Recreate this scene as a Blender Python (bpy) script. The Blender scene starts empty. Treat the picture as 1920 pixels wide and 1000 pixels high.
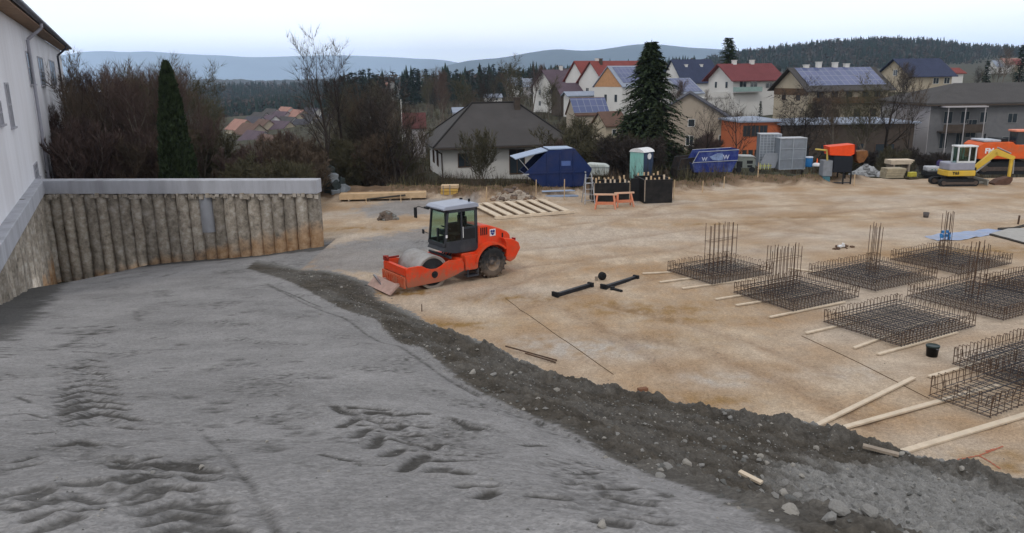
import bpy, bmesh, math, random
import numpy as np
from mathutils import Vector, Matrix
S = bpy.context.scene
COL = S.collection
R = math.radians
rnd = random.Random(7)

# ------------------------------------------------------------------ camera
CAMZ = 7.3
FPX = 1464.0
cam_d = bpy.data.cameras.new('camera')
cam_d.sensor_width = 36.0
cam_d.lens = FPX / 1920.0 * 36.0
cam_d.clip_start = 0.1
cam_d.clip_end = 30000
cam = bpy.data.objects.new('camera', cam_d)
COL.objects.link(cam)
CM = Matrix.Translation((0, 0, CAMZ)) @ Matrix.Rotation(R(90 - 13.7), 4, 'X') @ Matrix.Rotation(R(-0.8), 4, 'Z')
cam.matrix_world = CM
S.camera = cam

# ------------------------------------------------------------------ sky and sun
SUN_EL, SUN_AZ = 50, 200            # azimuth measured clockwise from +Y
w = bpy.data.worlds.new('World')
S.world = w
w.use_nodes = True
nt = w.node_tree
nt.nodes.clear()
out = nt.nodes.new('ShaderNodeOutputWorld')
bg = nt.nodes.new('ShaderNodeBackground')
sky = nt.nodes.new('ShaderNodeTexSky')
sky.sky_type = 'NISHITA'
sky.sun_disc = False
sky.sun_elevation = R(SUN_EL)
sky.sun_rotation = R(SUN_AZ)
sky.air_density = 1.0
sky.dust_density = 3.0
tc = nt.nodes.new('ShaderNodeTexCoord')
mp = nt.nodes.new('ShaderNodeMapping')
mp.inputs['Scale'].default_value = (1.2, 1.2, 7.0)
nz = nt.nodes.new('ShaderNodeTexNoise')
nz.inputs['Scale'].default_value = 1.6
nz.inputs['Detail'].default_value = 6
nz.inputs['Roughness'].default_value = .55
cr = nt.nodes.new('ShaderNodeValToRGB')
cr.color_ramp.elements[0].position = .3
cr.color_ramp.elements[0].color = (8.1, 8.35, 8.8, 1)
cr.color_ramp.elements[1].position = .62
cr.color_ramp.elements[1].color = (9.4, 9.4, 9.5, 1)
mx = nt.nodes.new('ShaderNodeMix')
mx.data_type = 'RGBA'
mx.inputs[0].default_value = .88
nt.links.new(tc.outputs['Generated'], mp.inputs[0])
nt.links.new(mp.outputs[0], nz.inputs['Vector'])
nt.links.new(nz.outputs['Fac'], cr.inputs[0])
nt.links.new(sky.outputs[0], mx.inputs[6])
nt.links.new(cr.outputs[0], mx.inputs[7])
sp = nt.nodes.new('ShaderNodeSeparateXYZ')
nt.links.new(tc.outputs['Generated'], sp.inputs[0])
hr = nt.nodes.new('ShaderNodeMapRange')          # overcast brighter low down
hr.inputs[1].default_value = 0.0; hr.inputs[2].default_value = .28; hr.inputs[3].default_value = 1.75; hr.inputs[4].default_value = .95
nt.links.new(sp.outputs['Z'], hr.inputs[0])
hs = nt.nodes.new('ShaderNodeVectorMath'); hs.operation = 'SCALE'
nt.links.new(mx.outputs[2], hs.inputs[0]); nt.links.new(hr.outputs[0], hs.inputs['Scale'])
nt.links.new(hs.outputs[0], bg.inputs['Color'])
bg.inputs['Strength'].default_value = 0.124
nt.links.new(bg.outputs[0], out.inputs['Surface'])
sd = bpy.data.lights.new('sun', 'SUN')
sd.energy = 0.8
sd.angle = R(12)
sd.color = (1, .96, .9)
so = bpy.data.objects.new('sun', sd)
COL.objects.link(so)
az = R(SUN_AZ)
so.matrix_world = Matrix.Translation((0, -20, 40)) @ Vector((math.sin(az) * math.cos(R(SUN_EL)), math.cos(az) * math.cos(R(SUN_EL)), math.sin(R(SUN_EL)))).to_track_quat('Z', 'Y').to_matrix().to_4x4()
S.view_settings.view_transform = 'Standard'
S.view_settings.look = 'None'
S.view_settings.exposure = -0.12
S.view_settings.gamma = 1

# ------------------------------------------------------------------ helpers
CR = CM.to_3x3()
CO = CM.translation.copy()
def ray(px, py):
    return CR @ Vector(((px - 960) / FPX, -(py - 500) / FPX, -1))
def G(px, py, z=0.0):
    d = ray(px, py)
    return CO + d * ((z - CO.z) / d.z)
def D(px, py, y):
    d = ray(px, py)
    return CO + d * (y / d.y)
def lerp(a, b, t): return a + (b - a) * t

def mat(name, col, rough=.8, var=.15, scale=4, bump=.15, metal=0, dirt=None, dirt_amt=.5, dirt_scale=1.5, streak=False, bscale=None, spec=.18, tint2=None):
    """procedural weathered surface"""
    m = bpy.data.materials.new(name)
    m.use_nodes = True
    t = m.node_tree
    b = t.nodes['Principled BSDF']
    b.inputs['Roughness'].default_value = rough
    b.inputs['Metallic'].default_value = metal
    b.inputs['Specular IOR Level'].default_value = spec
    co = t.nodes.new('ShaderNodeTexCoord')
    mpn = t.nodes.new('ShaderNodeMapping')
    if streak: mpn.inputs['Scale'].default_value = (1, 1, .15)
    t.links.new(co.outputs['Object'], mpn.inputs[0])
    n = t.nodes.new('ShaderNodeTexNoise')
    n.inputs['Scale'].default_value = scale
    n.inputs['Detail'].default_value = 7
    n.inputs['Roughness'].default_value = .65
    t.links.new(mpn.outputs[0], n.inputs['Vector'])
    r = t.nodes.new('ShaderNodeValToRGB')
    r.color_ramp.elements[0].position = .3
    r.color_ramp.elements[1].position = .7
    c = col
    r.color_ramp.elements[0].color = (c[0] * (1 - var), c[1] * (1 - var), c[2] * (1 - var), 1)
    c2 = tint2 or c
    r.color_ramp.elements[1].color = (min(1, c2[0] * (1 + var)), min(1, c2[1] * (1 + var)), min(1, c2[2] * (1 + var)), 1)
    t.links.new(n.outputs['Fac'], r.inputs[0])
    last = r.outputs[0]
    if dirt:
        n2 = t.nodes.new('ShaderNodeTexNoise')
        n2.inputs['Scale'].default_value = dirt_scale
        n2.inputs['Detail'].default_value = 8
        n2.inputs['Roughness'].default_value = .7
        t.links.new(mpn.outputs[0], n2.inputs['Vector'])
        r2 = t.nodes.new('ShaderNodeValToRGB')
        r2.color_ramp.elements[0].position = .45
        r2.color_ramp.elements[1].position = .7
        r2.color_ramp.elements[0].color = (0, 0, 0, 1)
        r2.color_ramp.elements[1].color = (dirt_amt,) * 3 + (1,)
        t.links.new(n2.outputs['Fac'], r2.inputs[0])
        x = t.nodes.new('ShaderNodeMix')
        x.data_type = 'RGBA'
        t.links.new(r2.outputs[0], x.inputs[0])
        t.links.new(last, x.inputs[6])
        x.inputs[7].default_value = (*dirt, 1)
        last = x.outputs[2]
    t.links.new(last, b.inputs['Base Color'])
    if bump:
        n3 = t.nodes.new('ShaderNodeTexNoise')
        n3.inputs['Scale'].default_value = bscale or scale * 5
        n3.inputs['Detail'].default_value = 5
        t.links.new(co.outputs['Object'], n3.inputs['Vector'])
        bm_ = t.nodes.new('ShaderNodeBump')
        bm_.inputs['Strength'].default_value = bump
        bm_.inputs['Distance'].default_value = .05
        t.links.new(n3.outputs['Fac'], bm_.inputs['Height'])
        t.links.new(bm_.outputs[0], b.inputs['Normal'])
    return m

class MB:
    """collects shapes; build() links them as one mesh object"""
    def __init__(self): self.v = []; self.f = []; self.mi = []; self.cur = 0; self.sm = []
    def poly(self, pts, smooth=False):
        i = len(self.v); self.v += [tuple(p) for p in pts]
        self.f.append(tuple(range(i, i + len(pts)))); self.mi.append(self.cur); self.sm.append(smooth)
    def add(self, vs, fs, smooth=False, M4=None):
        i = len(self.v)
        self.v += [tuple(M4 @ Vector(p)) if M4 else tuple(p) for p in vs]
        for f in fs:
            self.f.append(tuple(i + k for k in f)); self.mi.append(self.cur); self.sm.append(smooth)
        return self
    def box(self, a, b, M4=None, bev=0.0):
        x0, y0, z0 = [min(a[i], b[i]) for i in range(3)]; x1, y1, z1 = [max(a[i], b[i]) for i in range(3)]
        if bev <= 0:
            vs = [(x0,y0,z0),(x1,y0,z0),(x1,y1,z0),(x0,y1,z0),(x0,y0,z1),(x1,y0,z1),(x1,y1,z1),(x0,y1,z1)]
            return self.add(vs, [(3,2,1,0),(4,5,6,7),(0,1,5,4),(1,2,6,5),(2,3,7,6),(3,0,4,7)], M4=M4)
        c = bev
        bm = bmesh.new()
        vs = [bm.verts.new(p) for p in [(x0,y0,z0),(x1,y0,z0),(x1,y1,z0),(x0,y1,z0),(x0,y0,z1),(x1,y0,z1),(x1,y1,z1),(x0,y1,z1)]]
        for f in [(3,2,1,0),(4,5,6,7),(0,1,5,4),(1,2,6,5),(2,3,7,6),(3,0,4,7)]: bm.faces.new([vs[k] for k in f])
        bmesh.ops.bevel(bm, geom=bm.edges[:], offset=c, segments=2, affect='EDGES', profile=.5)
        bm.verts.index_update()
        self.add([v.co[:] for v in bm.verts], [[v.index for v in f.verts] for f in bm.faces], M4=M4)
        bm.free()
        return self
    def tube(self, p0, p1, r0, r1=None, n=8, caps=True, smooth=True, M4=None):
        p0 = Vector(p0); p1 = Vector(p1); r1 = r0 if r1 is None else r1
        d = p1 - p0
        if d.length < 1e-6: return self
        q = d.normalized()
        a = q.orthogonal().normalized() if abs(q.z) > .9 or True else None
        u = Vector((0, 0, 1)).cross(q)
        u = u.normalized() if u.length > 1e-3 else Vector((1, 0, 0))
        v = q.cross(u)
        vs = []
        for p, r in ((p0, r0), (p1, r1)):
            for k in range(n):
                t = 2 * math.pi * (k + .5) / n
                vs.append(p + (u * math.cos(t) + v * math.sin(t)) * r)
        fs = [(k, (k + 1) % n, n + (k + 1) % n, n + k) for k in range(n)]
        self.add(vs, fs, smooth and n > 5, M4)
        if caps:
            self.add(vs[:n], [tuple(range(n - 1, -1, -1))], False, M4)
            self.add(vs[n:], [tuple(range(n))], False, M4)
        return self
    def path(self, pts, r, n=6, M4=None):
        for a, b in zip(pts[:-1], pts[1:]): self.tube(a, b, r, n=n, M4=M4)
        return self
    def prism(self, pts2, lo, hi, axis='y', M4=None, bev=0):
        """extrude a 2-D outline along an axis; pts2 are (x,z) for y, (x,y) for z, (y,z) for x"""
        def P(p, t):
            return {'y': (p[0], t, p[1]), 'z': (p[0], p[1], t), 'x': (t, p[0], p[1])}[axis]
        bm = bmesh.new()
        A = [bm.verts.new(P(p, lo)) for p in pts2]; B = [bm.verts.new(P(p, hi)) for p in pts2]
        n = len(pts2)
        bm.faces.new(A); bm.faces.new(B[::-1])
        for k in range(n): bm.faces.new((A[k], B[k], B[(k + 1) % n], A[(k + 1) % n]))
        bmesh.ops.recalc_face_normals(bm, faces=bm.faces[:])
        if bev: bmesh.ops.bevel(bm, geom=bm.edges[:], offset=bev, segments=2, affect='EDGES', profile=.5)
        bmesh.ops.triangulate(bm, faces=[f for f in bm.faces if len(f.verts) > 4])
        bm.verts.index_update()
        self.add([v.co[:] for v in bm.verts], [[v.index for v in f.verts] for f in bm.faces], M4=M4)
        bm.free()
        return self
    def lathe(self, prof, n=24, axis='z', c=(0, 0, 0), M4=None, smooth=True):
        vs = []; c = Vector(c)
        for r, h in prof:
            for k in range(n):
                t = 2 * math.pi * k / n
                a, b = r * math.cos(t), r * math.sin(t)
                p = {'z': (a, b, h), 'y': (a, h, b), 'x': (h, a, b)}[axis]
                vs.append(c + Vector(p))
        fs = []
        for j in range(len(prof) - 1):
            for k in range(n):
                fs.append((j*n+k, j*n+(k+1) % n, (j+1)*n+(k+1) % n, (j+1)*n+k))
        return self.add(vs, fs, smooth, M4)
    def build(self, name, mats, parent=None, loc=None, rot=None):
        me = bpy.data.meshes.new(name)
        me.from_pydata(self.v, [], self.f)
        mats = mats if isinstance(mats, (list, tuple)) else [mats]
        for m in mats: me.materials.append(m)
        if len(mats) > 1: me.polygons.foreach_set('material_index', self.mi)
        me.polygons.foreach_set('use_smooth', self.sm)
        me.validate()
        me.update()
        o = bpy.data.objects.new(name, me)
        COL.objects.link(o)
        if parent: o.parent = parent
        if loc is not None: o.location = loc
        if rot is not None: o.rotation_euler = rot
        return o

def tag(o, label, cat=None, group=None, kind=None):
    if label: o['label'] = label
    if cat: o['category'] = cat
    if group: o['group'] = group
    if kind: o['kind'] = kind
    return o
def thing(name, label, cat, loc=(0, 0, 0), rz=0, group=None):
    o = bpy.data.objects.new(name, None)
    COL.objects.link(o)
    o.empty_display_size = .3
    o.location = loc
    o.rotation_euler = (0, 0, rz)
    return tag(o, label, cat, group)
def dup(o, parent=None, label=None, group=None):
    c = o.copy()
    COL.objects.link(c)
    c.parent = parent
    if label: c['label'] = label
    if group: c['group'] = group
    for ch in list(o.children): dup(ch, c)
    return c
def text_mesh(body, size, depth=.004, bold=False):
    cu = bpy.data.curves.new('lettering', 'FONT')
    cu.body = body; cu.size = size; cu.extrude = depth; cu.offset = .012 * size / .3 if bold else 0
    cu.align_x = 'CENTER'; cu.align_y = 'CENTER'; cu.resolution_u = 3
    o = bpy.data.objects.new('lettering', cu)
    COL.objects.link(o)
    dg = bpy.context.evaluated_depsgraph_get()
    me = bpy.data.meshes.new_from_object(o.evaluated_get(dg))
    vs = [v.co[:] for v in me.vertices]; fs = [tuple(p.vertices) for p in me.polygons]
    bpy.data.objects.remove(o); bpy.data.meshes.remove(me)
    return vs, fs

# numpy noise
_rs = np.random.RandomState(3)
_perm = _rs.permutation(256); _perm = np.concatenate([_perm, _perm])
_gr = _rs.uniform(0, 2 * np.pi, 256)
_gx, _gy = np.cos(_gr), np.sin(_gr)
def pn(x, y):
    xi = np.floor(x).astype(int); yi = np.floor(y).astype(int)
    xf = x - xi; yf = y - yi
    u = xf ** 3 * (xf * (xf * 6 - 15) + 10); v = yf ** 3 * (yf * (yf * 6 - 15) + 10)
    def g(ix, iy, dx, dy):
        h = _perm[_perm[ix & 255] + (iy & 255)]
        return _gx[h] * dx + _gy[h] * dy
    a = g(xi, yi, xf, yf); b = g(xi + 1, yi, xf - 1, yf)
    c = g(xi, yi + 1, xf, yf - 1); d = g(xi + 1, yi + 1, xf - 1, yf - 1)
    return (a + (b - a) * u) + ((c + (d - c) * u) - (a + (b - a) * u)) * v
def fbm(x, y, o=4, s=0):
    r = 0; a = 1
    for k in range(o):
        r = r + a * pn(x * 2 ** k + 17.3 * k + s, y * 2 ** k - 9.1 * k + s * 1.7); a *= .5
    return r
def sstep(a, b, x):
    t = np.clip((x - a) / (b - a), 0, 1); return t * t * (3 - 2 * t)
def inside(poly, X, Y):
    r = np.zeros(X.shape, bool); n = len(poly)
    for i in range(n):
        x0, y0 = poly[i]; x1, y1 = poly[(i + 1) % n]
        c = ((y0 > Y) != (y1 > Y))
        with np.errstate(divide='ignore', invalid='ignore'):
            xx = (x1 - x0) * (Y - y0) / (y1 - y0 if y1 != y0 else 1e-9) + x0
        r ^= c & (X < xx)
    return r
def segdist(pl, X, Y):
    d = np.full(X.shape, 1e9)
    for (x0, y0), (x1, y1) in zip(pl[:-1], pl[1:]):
        dx, dy = x1 - x0, y1 - y0
        t = np.clip(((X - x0) * dx + (Y - y0) * dy) / (dx * dx + dy * dy + 1e-9), 0, 1)
        d = np.minimum(d, np.hypot(X - x0 - t * dx, Y - y0 - t * dy))
    return d
class TPS:
    def __init__(self, P, Z, lam=0.0):
        P = np.array(P, float); Z = np.array(Z, float); n = len(P)
        self.P = P
        r = np.hypot(P[:, None, 0] - P[None, :, 0], P[:, None, 1] - P[None, :, 1])
        K = np.where(r > 0, r * r * np.log(np.maximum(r, 1e-9)), 0) + lam * np.eye(n)
        A = np.zeros((n + 3, n + 3)); A[:n, :n] = K
        A[:n, n] = 1; A[:n, n + 1:] = P; A[n, :n] = 1; A[n + 1:, :n] = P.T
        self.w = np.linalg.solve(A, np.concatenate([Z, [0, 0, 0]]))
    def __call__(self, X, Y):
        n = len(self.P); r = self.w[n] + self.w[n + 1] * X + self.w[n + 2] * Y
        for i in range(n):
            d2 = (X - self.P[i, 0]) ** 2 + (Y - self.P[i, 1]) ** 2
            r = r + self.w[i] * .5 * d2 * np.log(np.maximum(d2, 1e-12))
        return r
# ------------------------------------------------------------------ retaining wall layout
CAPT = 2.95
capA = G(592, 338, CAPT)       # free end, front top edge
capB = G(80, 339, CAPT)        # corner
capC = G(0, 461, CAPT)
adir = (capC - capB).normalized()
capC = capB + adir * 24
wdir = (capA - capB).normalized()
def foot(px, py, P, Q):
    """where the sight line of a pixel meets the vertical wall plane through P,Q"""
    n = Vector((-(Q - P).y, (Q - P).x, 0)); d = ray(px, py)
    return CO + d * ((P - CO).dot(n) / d.dot(n))

# ------------------------------------------------------------------ site ground
fill_ctl = [(0,1000,5.5),(480,1000,5.45),(960,1000,5.4),(1420,1000,5.25),(0,880,5.0),(0,800,4.55),(400,800,4.2),(800,800,4.0),
 (1080,825,3.65),(1250,912,4.5),(0,700,3.4),(0,650,2.7),(300,650,2.4),(600,650,2.3),(900,745,3.15),(780,652,2.2),(300,600,1.75),(600,600,1.6),(700,602,1.45),
 (250,560,1.1),(120,600,1.7),(430,560,1.05),(560,540,.55),(480,505,.2),(620,545,.5),
 (1000,722,1.35),(1200,800,2.0),(1300,850,2.55),(1540,880,1.3),(1540,1000,3.1),(1750,1000,2.2),(1920,1000,1.9),(1750,920,.95),(900,690,1.0),(800,640,.9),(1400,820,1.1)]
toe_px = [(480,488),(560,503),(640,512),(700,533),(757,576),(830,617),(930,655),(1040,705),(1200,742),(1330,772),(1540,802),(1690,850),(1800,878),(1920,905),(2080,950)]
edge_px = [(462,505,.25),(540,528,.5),(620,562,.95),(700,600,1.45),(780,652,2.2),(850,705,2.8),(900,745,3.15),(1080,825,3.65),(1250,912,4.5),(1420,1000,5.25)]
P = []; Z = []
for px, py, z in fill_ctl:
    g = G(px, py, z); P.append((g.x, g.y)); Z.append(z)
for (px, py) in toe_px:
    g = G(px, py, 0); P.append((g.x, g.y)); Z.append(0.0)
    if px > 640:
        P.append((g.x + 1.6, g.y + 2.8)); Z.append(-.9)
for px, py in ((590, 465), (500, 478), (333, 492), (233, 502), (150, 514), (110, 522)):
    g = foot(px, py, capA, capB); P.append((g.x, g.y)); Z.append(g.z)
for px, py in ((75, 535), (30, 560), (0, 578)):
    g = foot(px, py, capB, capC); P.append((g.x, g.y)); Z.append(g.z)
for x, y, z in ((-12, 12, 3.5), (-13, 6, 4.9), (12, 1, 3.6), (0, 0, 6.0), (-8, 0, 6.1), (8, 1, 4.2), (-4.6, 25.2, .05), (-3.9, 24.2, .1), (-3, 33, -.1), (-5, 38, -.3), (-9, 40, -.5)):
    P.append((x, y)); Z.append(z)
fill = TPS(P, Z, .02)
toe = [tuple(G(px, py, 0).xy) for px, py in toe_px]
edge = [tuple(G(px, py, z).xy) for px, py, z in edge_px]
edge = edge + [(edge[-1][0] + 1.4, edge[-1][1] - 3.5)]
bund_poly = edge + [(14, -1), (24, 4)] + toe[::-1]

NX, NY = 810, 900
tx = np.linspace(0, 1, NX)
gx = np.concatenate([np.linspace(-17, -8, 70)[:-1], np.linspace(-8, 9, 600)[:-1], np.linspace(9, 58, 142)])
ty = np.linspace(0, 1, NY)
gy = 1.0 + 3.6 * (np.exp(ty * math.log(1 + 53 / 3.6)) - 1)
X, Y = np.meshgrid(gx, gy)
F = fill(X, Y)
inb = inside(bund_poly, X, Y)
dedge = segdist(edge, X, Y); dtoe = segdist(toe, X, Y)
left_of_edge = ~inb
sand = .05 * fbm(X * .11, Y * .11, 3) + .012 * fbm(X * .9, Y * .9, 4, 5)
# shallow traffic ruts on the sand
ruts = []
for pts in ([(960,470),(1120,455),(1300,430),(1600,395),(1800,380)], [(980,500),(1250,470),(1500,420),(1750,400)], [(600,470),(760,440),(820,430)], [(600,500),(760,470),(830,455)],
            [(1040,405),(1300,400),(1420,425),(1560,440)], [(1160,575),(1260,600),(1400,640),(1560,700)], [(1110,430),(1240,385),(1400,372)], [(1330,385),(1460,410),(1600,445)], [(1430,470),(1560,385),(1600,372)], [(960,585),(1100,545),(1240,520)], [(1000,430),(1160,410),(1330,392),(1500,385)], [(1130,620),(1300,650),(1480,720),(1640,800)], [(880,560),(1000,520),(1140,480)], [(960,540),(1100,600),(1250,690)]):
    ruts.append([tuple(G(a, b, 0).xy) for a, b in pts])
rutd = np.zeros_like(X)
for rp in ruts:
    for off in (0,):
        dd = segdist(rp, X, Y) + .25 * fbm(X * .5, Y * .5, 2, 9)
        rutd = np.maximum(rutd, np.exp(-(dd / .28) ** 2))
sand -= .035 * rutd
# bank round the back of the site
back = [tuple(G(a, b, 0).xy) for a, b in ((560,385),(640,378),(760,372),(900,378),(1000,374),(1100,368),(1270,366),(1400,352),(1540,352),(1640,338),(1760,330),(1960,316),(2200,300))]
bx = np.array([p[0] for p in back]); by = np.array([p[1] for p in back])
bline = np.interp(X, bx, by)
db = Y - bline
bank = .45 * sstep(.0, 1.6, db + .5 * fbm(X * .4, Y * .4, 3)) * (1 + .6 * fbm(X * .7, Y * .7, 3, 3)) - sstep(3, 7, db) * 1.6
sandz = sand + bank
rough = fbm(X * 1.3, Y * 1.3, 5, 2)
fine = fbm(X * 5, Y * 5, 4, 8)
Zf = F + 0.0
# loose tipped ridge: lumpy
ridge = np.where(inb, 1, 0) * sstep(0, .5, dedge) 
Zf = Zf + ridge * (.35 + .65 * sstep(26, 19, Y)) * (.11 * rough + .085 * fine + .055 * fbm(X * 13, Y * 13, 3, 4))
crest = np.exp(-((dedge - .7) / .55) ** 2) * np.where(inb, 1, 0)
Zf += crest * .13 * (.3 + .7 * sstep(25, 19, Y))
# small levee down to the sand at its toe
nearr = sstep(24, 19, Y)
Zf += np.where(inb, 1, 0) * .18 * nearr * np.exp(-((dtoe - .9) / .6) ** 2) * (1 + rough)
# smooth driven surface: micro relief, creases, footprints, tyre tracks
smooth = np.where(inb, 0, 1) * 1.0
Zf += smooth * (.018 * fbm(X * .35, Y * .35, 2, 6) + .006 * fbm(X * 5, Y * 5, 4, 1))
crk = np.zeros_like(X)
for pts, wd in (([(500,535,.55),(600,575,1.2),(700,622,1.9),(800,680,2.6),(900,745,3.15)], .045), ([(375,805,4.3),(420,860,4.7),(470,930,5.1),(520,1000,5.45)], .016), ([(120,640,2.6),(160,620,2.3),(230,612,2.1)], .05), ([(255,590,1.6),(262,602,1.8)], .04)):
    pl = [tuple(G(a, b, c).xy) for a, b, c in pts]
    crk = np.maximum(crk, np.exp(-((segdist(pl, X, Y) + .03 * fbm(X * 3, Y * 3, 3)) / wd) ** 2))
Zf -= .012 * crk * smooth
dist_soil = np.zeros_like(X) + .95 * crk * (.7 + .8 * fbm(X * 6, Y * 6, 2))
rt = np.random.RandomState(11)
feet = [(435,590,1.6),(455,608,1.8),(460,585,1.5),(415,745,3.9),(400,765,4.0),(405,800,4.2),(440,680,2.8),(610,715,3.2),(300,700,3.2),(315,690,3.1),(505,855,4.6),(380,880,4.8),(555,690,2.8),(480,730,3.4),(350,745,3.8),(860,800,4.0),(900,790,3.9),(520,790,4.1),(545,800,4.2),(570,815,4.3),(470,690,2.9),(430,830,4.5),(690,640,2.2),(400,700,3.1),(340,640,2.4)]
for a, b, c in feet:
    g = G(a, b, c); an = rt.uniform(-.5, .5)
    u = (X - g.x) * math.cos(an) + (Y - g.y) * math.sin(an); v = -(X - g.x) * math.sin(an) + (Y - g.y) * math.cos(an)
    s = rt.uniform(.10, .17)
    q = np.exp(-((u / s) ** 2 + (v / (s * 1.3)) ** 2) ** 2)
    q = q * (.6 + .8 * fbm(X * 9, Y * 9, 2, a))
    Zf -= .015 * q; dist_soil = np.maximum(dist_soil, .85 * q)
# tyre prints pressed into the fill: (pixel polyline, width in metres, strength)
def fpt(px, py):
    z = 3.5
    for _ in range(30):
        g = G(px, py, z); z = .5 * z + .5 * float(fill(np.array([g.x]), np.array([g.y]))[0])
    return (g.x, g.y)
lugs = []
def lg(w_, st, *pls):
    for p in pls: lugs.append((p, w_, st))
lg(.078, 1.0, [(677,786),(733,793)], [(677,800),(742,803)], [(704,812),(787,816)], [(735,827),(796,834)], [(781,849),(826,851)], [(800,869),(886,867)], [(835,856),(861,855)], [(660,766),(720,770)], [(740,780),(795,779)], [(840,888),(870,889)], [(760,800),(800,802)], [(690,775),(725,776)])
lg(.055, .9, [(636,806),(674,786)], [(663,824),(690,809)], [(693,845),(717,821)], [(724,860),(751,846)], [(757,885),(800,858)], [(812,889),(830,880)], [(625,765),(668,780)], [(795,842),(830,832),(850,836)], [(850,790),(885,800),(905,806)], [(880,803),(900,812)])
lg(.055, .95, [(145,677),(170,674),(194,679)], [(132,692),(165,686),(202,689)], [(136,703),(170,698),(207,702)], [(132,716),(165,711),(198,712)], [(118,728),(160,720),(214,724)], [(106,745),(154,731),(220,740)], [(110,763),(167,747),(238,758)], [(112,778),(172,757),(236,768)], [(119,790),(185,771),(264,790)], [(128,802),(165,793)], [(180,800),(264,808)], [(75,620),(114,615)], [(132,616),(180,612)], [(140,660),(196,662)], [(150,644),(190,645)])
lg(.05, .75, [(110,752),(150,740)], [(112,770),(150,760)])
lg(.03, .7, [(0,782),(50,777),(88,784)], [(50,790),(90,788)], [(60,815),(100,812)], [(0,660),(14,650),(40,648)], [(5,640),(40,636)], [(45,740),(75,742)], [(30,745),(60,756)])
lg(.06, .9, [(119,833),(150,829),(176,834)], [(120,846),(160,850),(190,846)], [(215,862),(262,866),(290,858)], [(225,875),(300,872),(396,884)], [(262,890),(330,889),(390,900)], [(250,905),(290,898)], [(300,920),(350,919)], [(211,870),(250,880)], [(330,868),(372,873)])
lg(.05, .75, [(18,927),(66,917)], [(48,938),(88,920)], [(57,951),(100,935)], [(130,912),(190,910)], [(140,928),(190,936)], [(20,880),(60,873)], [(28,866),(70,858)], [(220,905),(262,893),(310,900)], [(240,930),(285,912),(360,922)], [(264,960),(317,943),(422,956)], [(280,982),(334,962),(430,978)], [(300,1004),(350,985),(440,1002)], [(235,945),(290,928)], [(60,975),(110,962)], [(80,992),(140,975)], [(380,940),(420,938)], [(150,962),(200,950)], [(20,952),(40,960)])
lg(.055, .9, [(1075,890),(1120,889),(1163,899)], [(1044,863),(1088,868)], [(1070,908),(1115,907)], [(1127,918),(1185,921)], [(1150,934),(1210,948)], [(1000,934),(1044,938)], [(920,925),(905,932)], [(980,838),(1018,836)], [(850,789),(907,808)], [(1180,972),(1240,985)], [(1120,980),(1165,990)], [(870,912),(920,914)])
lg(.34, .8, [(690,775),(800,812),(860,850)], [(160,690),(170,790)])
lg(.22, .8, [(230,865),(390,895)], [(130,838),(180,842)], [(20,935),(180,930)], [(250,920),(400,965)], [(1060,880),(1180,960)], [(850,792),(905,806)])
lg(.10, .7, [(700,780),(830,850)], [(640,770),(700,790)], [(170,740),(190,800)], [(150,860),(240,868)], [(300,878),(380,892)], [(860,800),(890,810)], [(150,690),(185,712)])
lg(.028, .9, [(602,853),(640,864),(672,868)], [(672,872),(720,874)], [(255,585),(261,602)], [(210,612),(160,628),(90,660)], [(0,672),(20,665)], [(500,533),(600,575)], [(845,790),(870,800)])
wx_ = .022 * fbm(X * 5, Y * 5, 3, 51); wy_ = .022 * fbm(X * 5, Y * 5, 3, 57)
brk = fbm(X * 7, Y * 7, 3, 61); brk2 = fbm(X * 13, Y * 13, 3, 71) * .8 + .25 * fbm(X * 3, Y * 3, 2, 73)
for pl_px, w_, st in lugs:
    pl = [fpt(*q) for q in pl_px]
    xs_ = [p[0] for p in pl]; ys_ = [p[1] for p in pl]; mg = w_ * 3 + .12
    ja, jb = np.searchsorted(gx, [min(xs_) - mg, max(xs_) + mg]); ia, ib = np.searchsorted(gy, [min(ys_) - mg, max(ys_) + mg])
    if jb - ja < 2 or ib - ia < 2: continue
    sl = (slice(ia, ib), slice(ja, jb))
    dl = segdist(pl, X[sl] + wx_[sl], Y[sl] + wy_[sl]) + .02 * brk[sl]
    q = sstep(w_ * 1.3, w_ * .7, dl) * smooth[sl]
    rim = np.exp(-((dl - w_ * 1.9) / (w_ * .6)) ** 2) * smooth[sl]
    Zf[sl] += (-min(.016, w_ * .32) * q + min(.012, w_ * .22) * rim) * st
    dist_soil[sl] = np.maximum(dist_soil[sl], q * st * ((1.1 + .4 * brk[sl]) if w_ < .09 else (.22 + 1.9 * brk2[sl])))
# where the fill ends
infill = Zf > sandz
# keep the fill west of the rear-wall end only inside the pit
ZZ = np.maximum(Zf, sandz)
pit = (X < capA.x + .3) & (Y > 20) & (Y < capA.y + 1.5)
ZZ = np.where(pit, Zf, ZZ)
ZZ = np.where((Y > capA.y + 1.5) & (X < capA.x - .5 - (Y - capA.y) * .30), -.6, ZZ)
thick = Zf - sandz
# colours of the soils (real soil colours, linear)
def c(r, g, b): return np.array([r, g, b])
n1 = fbm(X * .42, Y * .5, 6, 3); n2 = fbm(X * 2.0, Y * 2.0, 5, 12); n3 = fbm(X * .12, Y * .22, 3, 21)
t1 = np.clip(.5 + n1 * 1.25, 0, 1)[..., None]; t2 = np.clip(.5 + n2 * 1.1, 0, 1)[..., None]; t3 = np.clip(.5 + n3 * 1.2, 0, 1)[..., None]
SA = c(.355, .25, .16); SB = c(.44, .35, .26); SC = c(.27, .165, .08); SD = c(.44, .375, .31)
csand = SA * (1 - t1) + SB * t1
csand = csand * (1 - .55 * t2 * (1 - t1)) + SC * (.55 * t2 * (1 - t1))
csand = csand * (1 - .75 * t3 ** 2) + SD * (.75 * t3 ** 2)
csand *= (.9 + .22 * t2)
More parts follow.
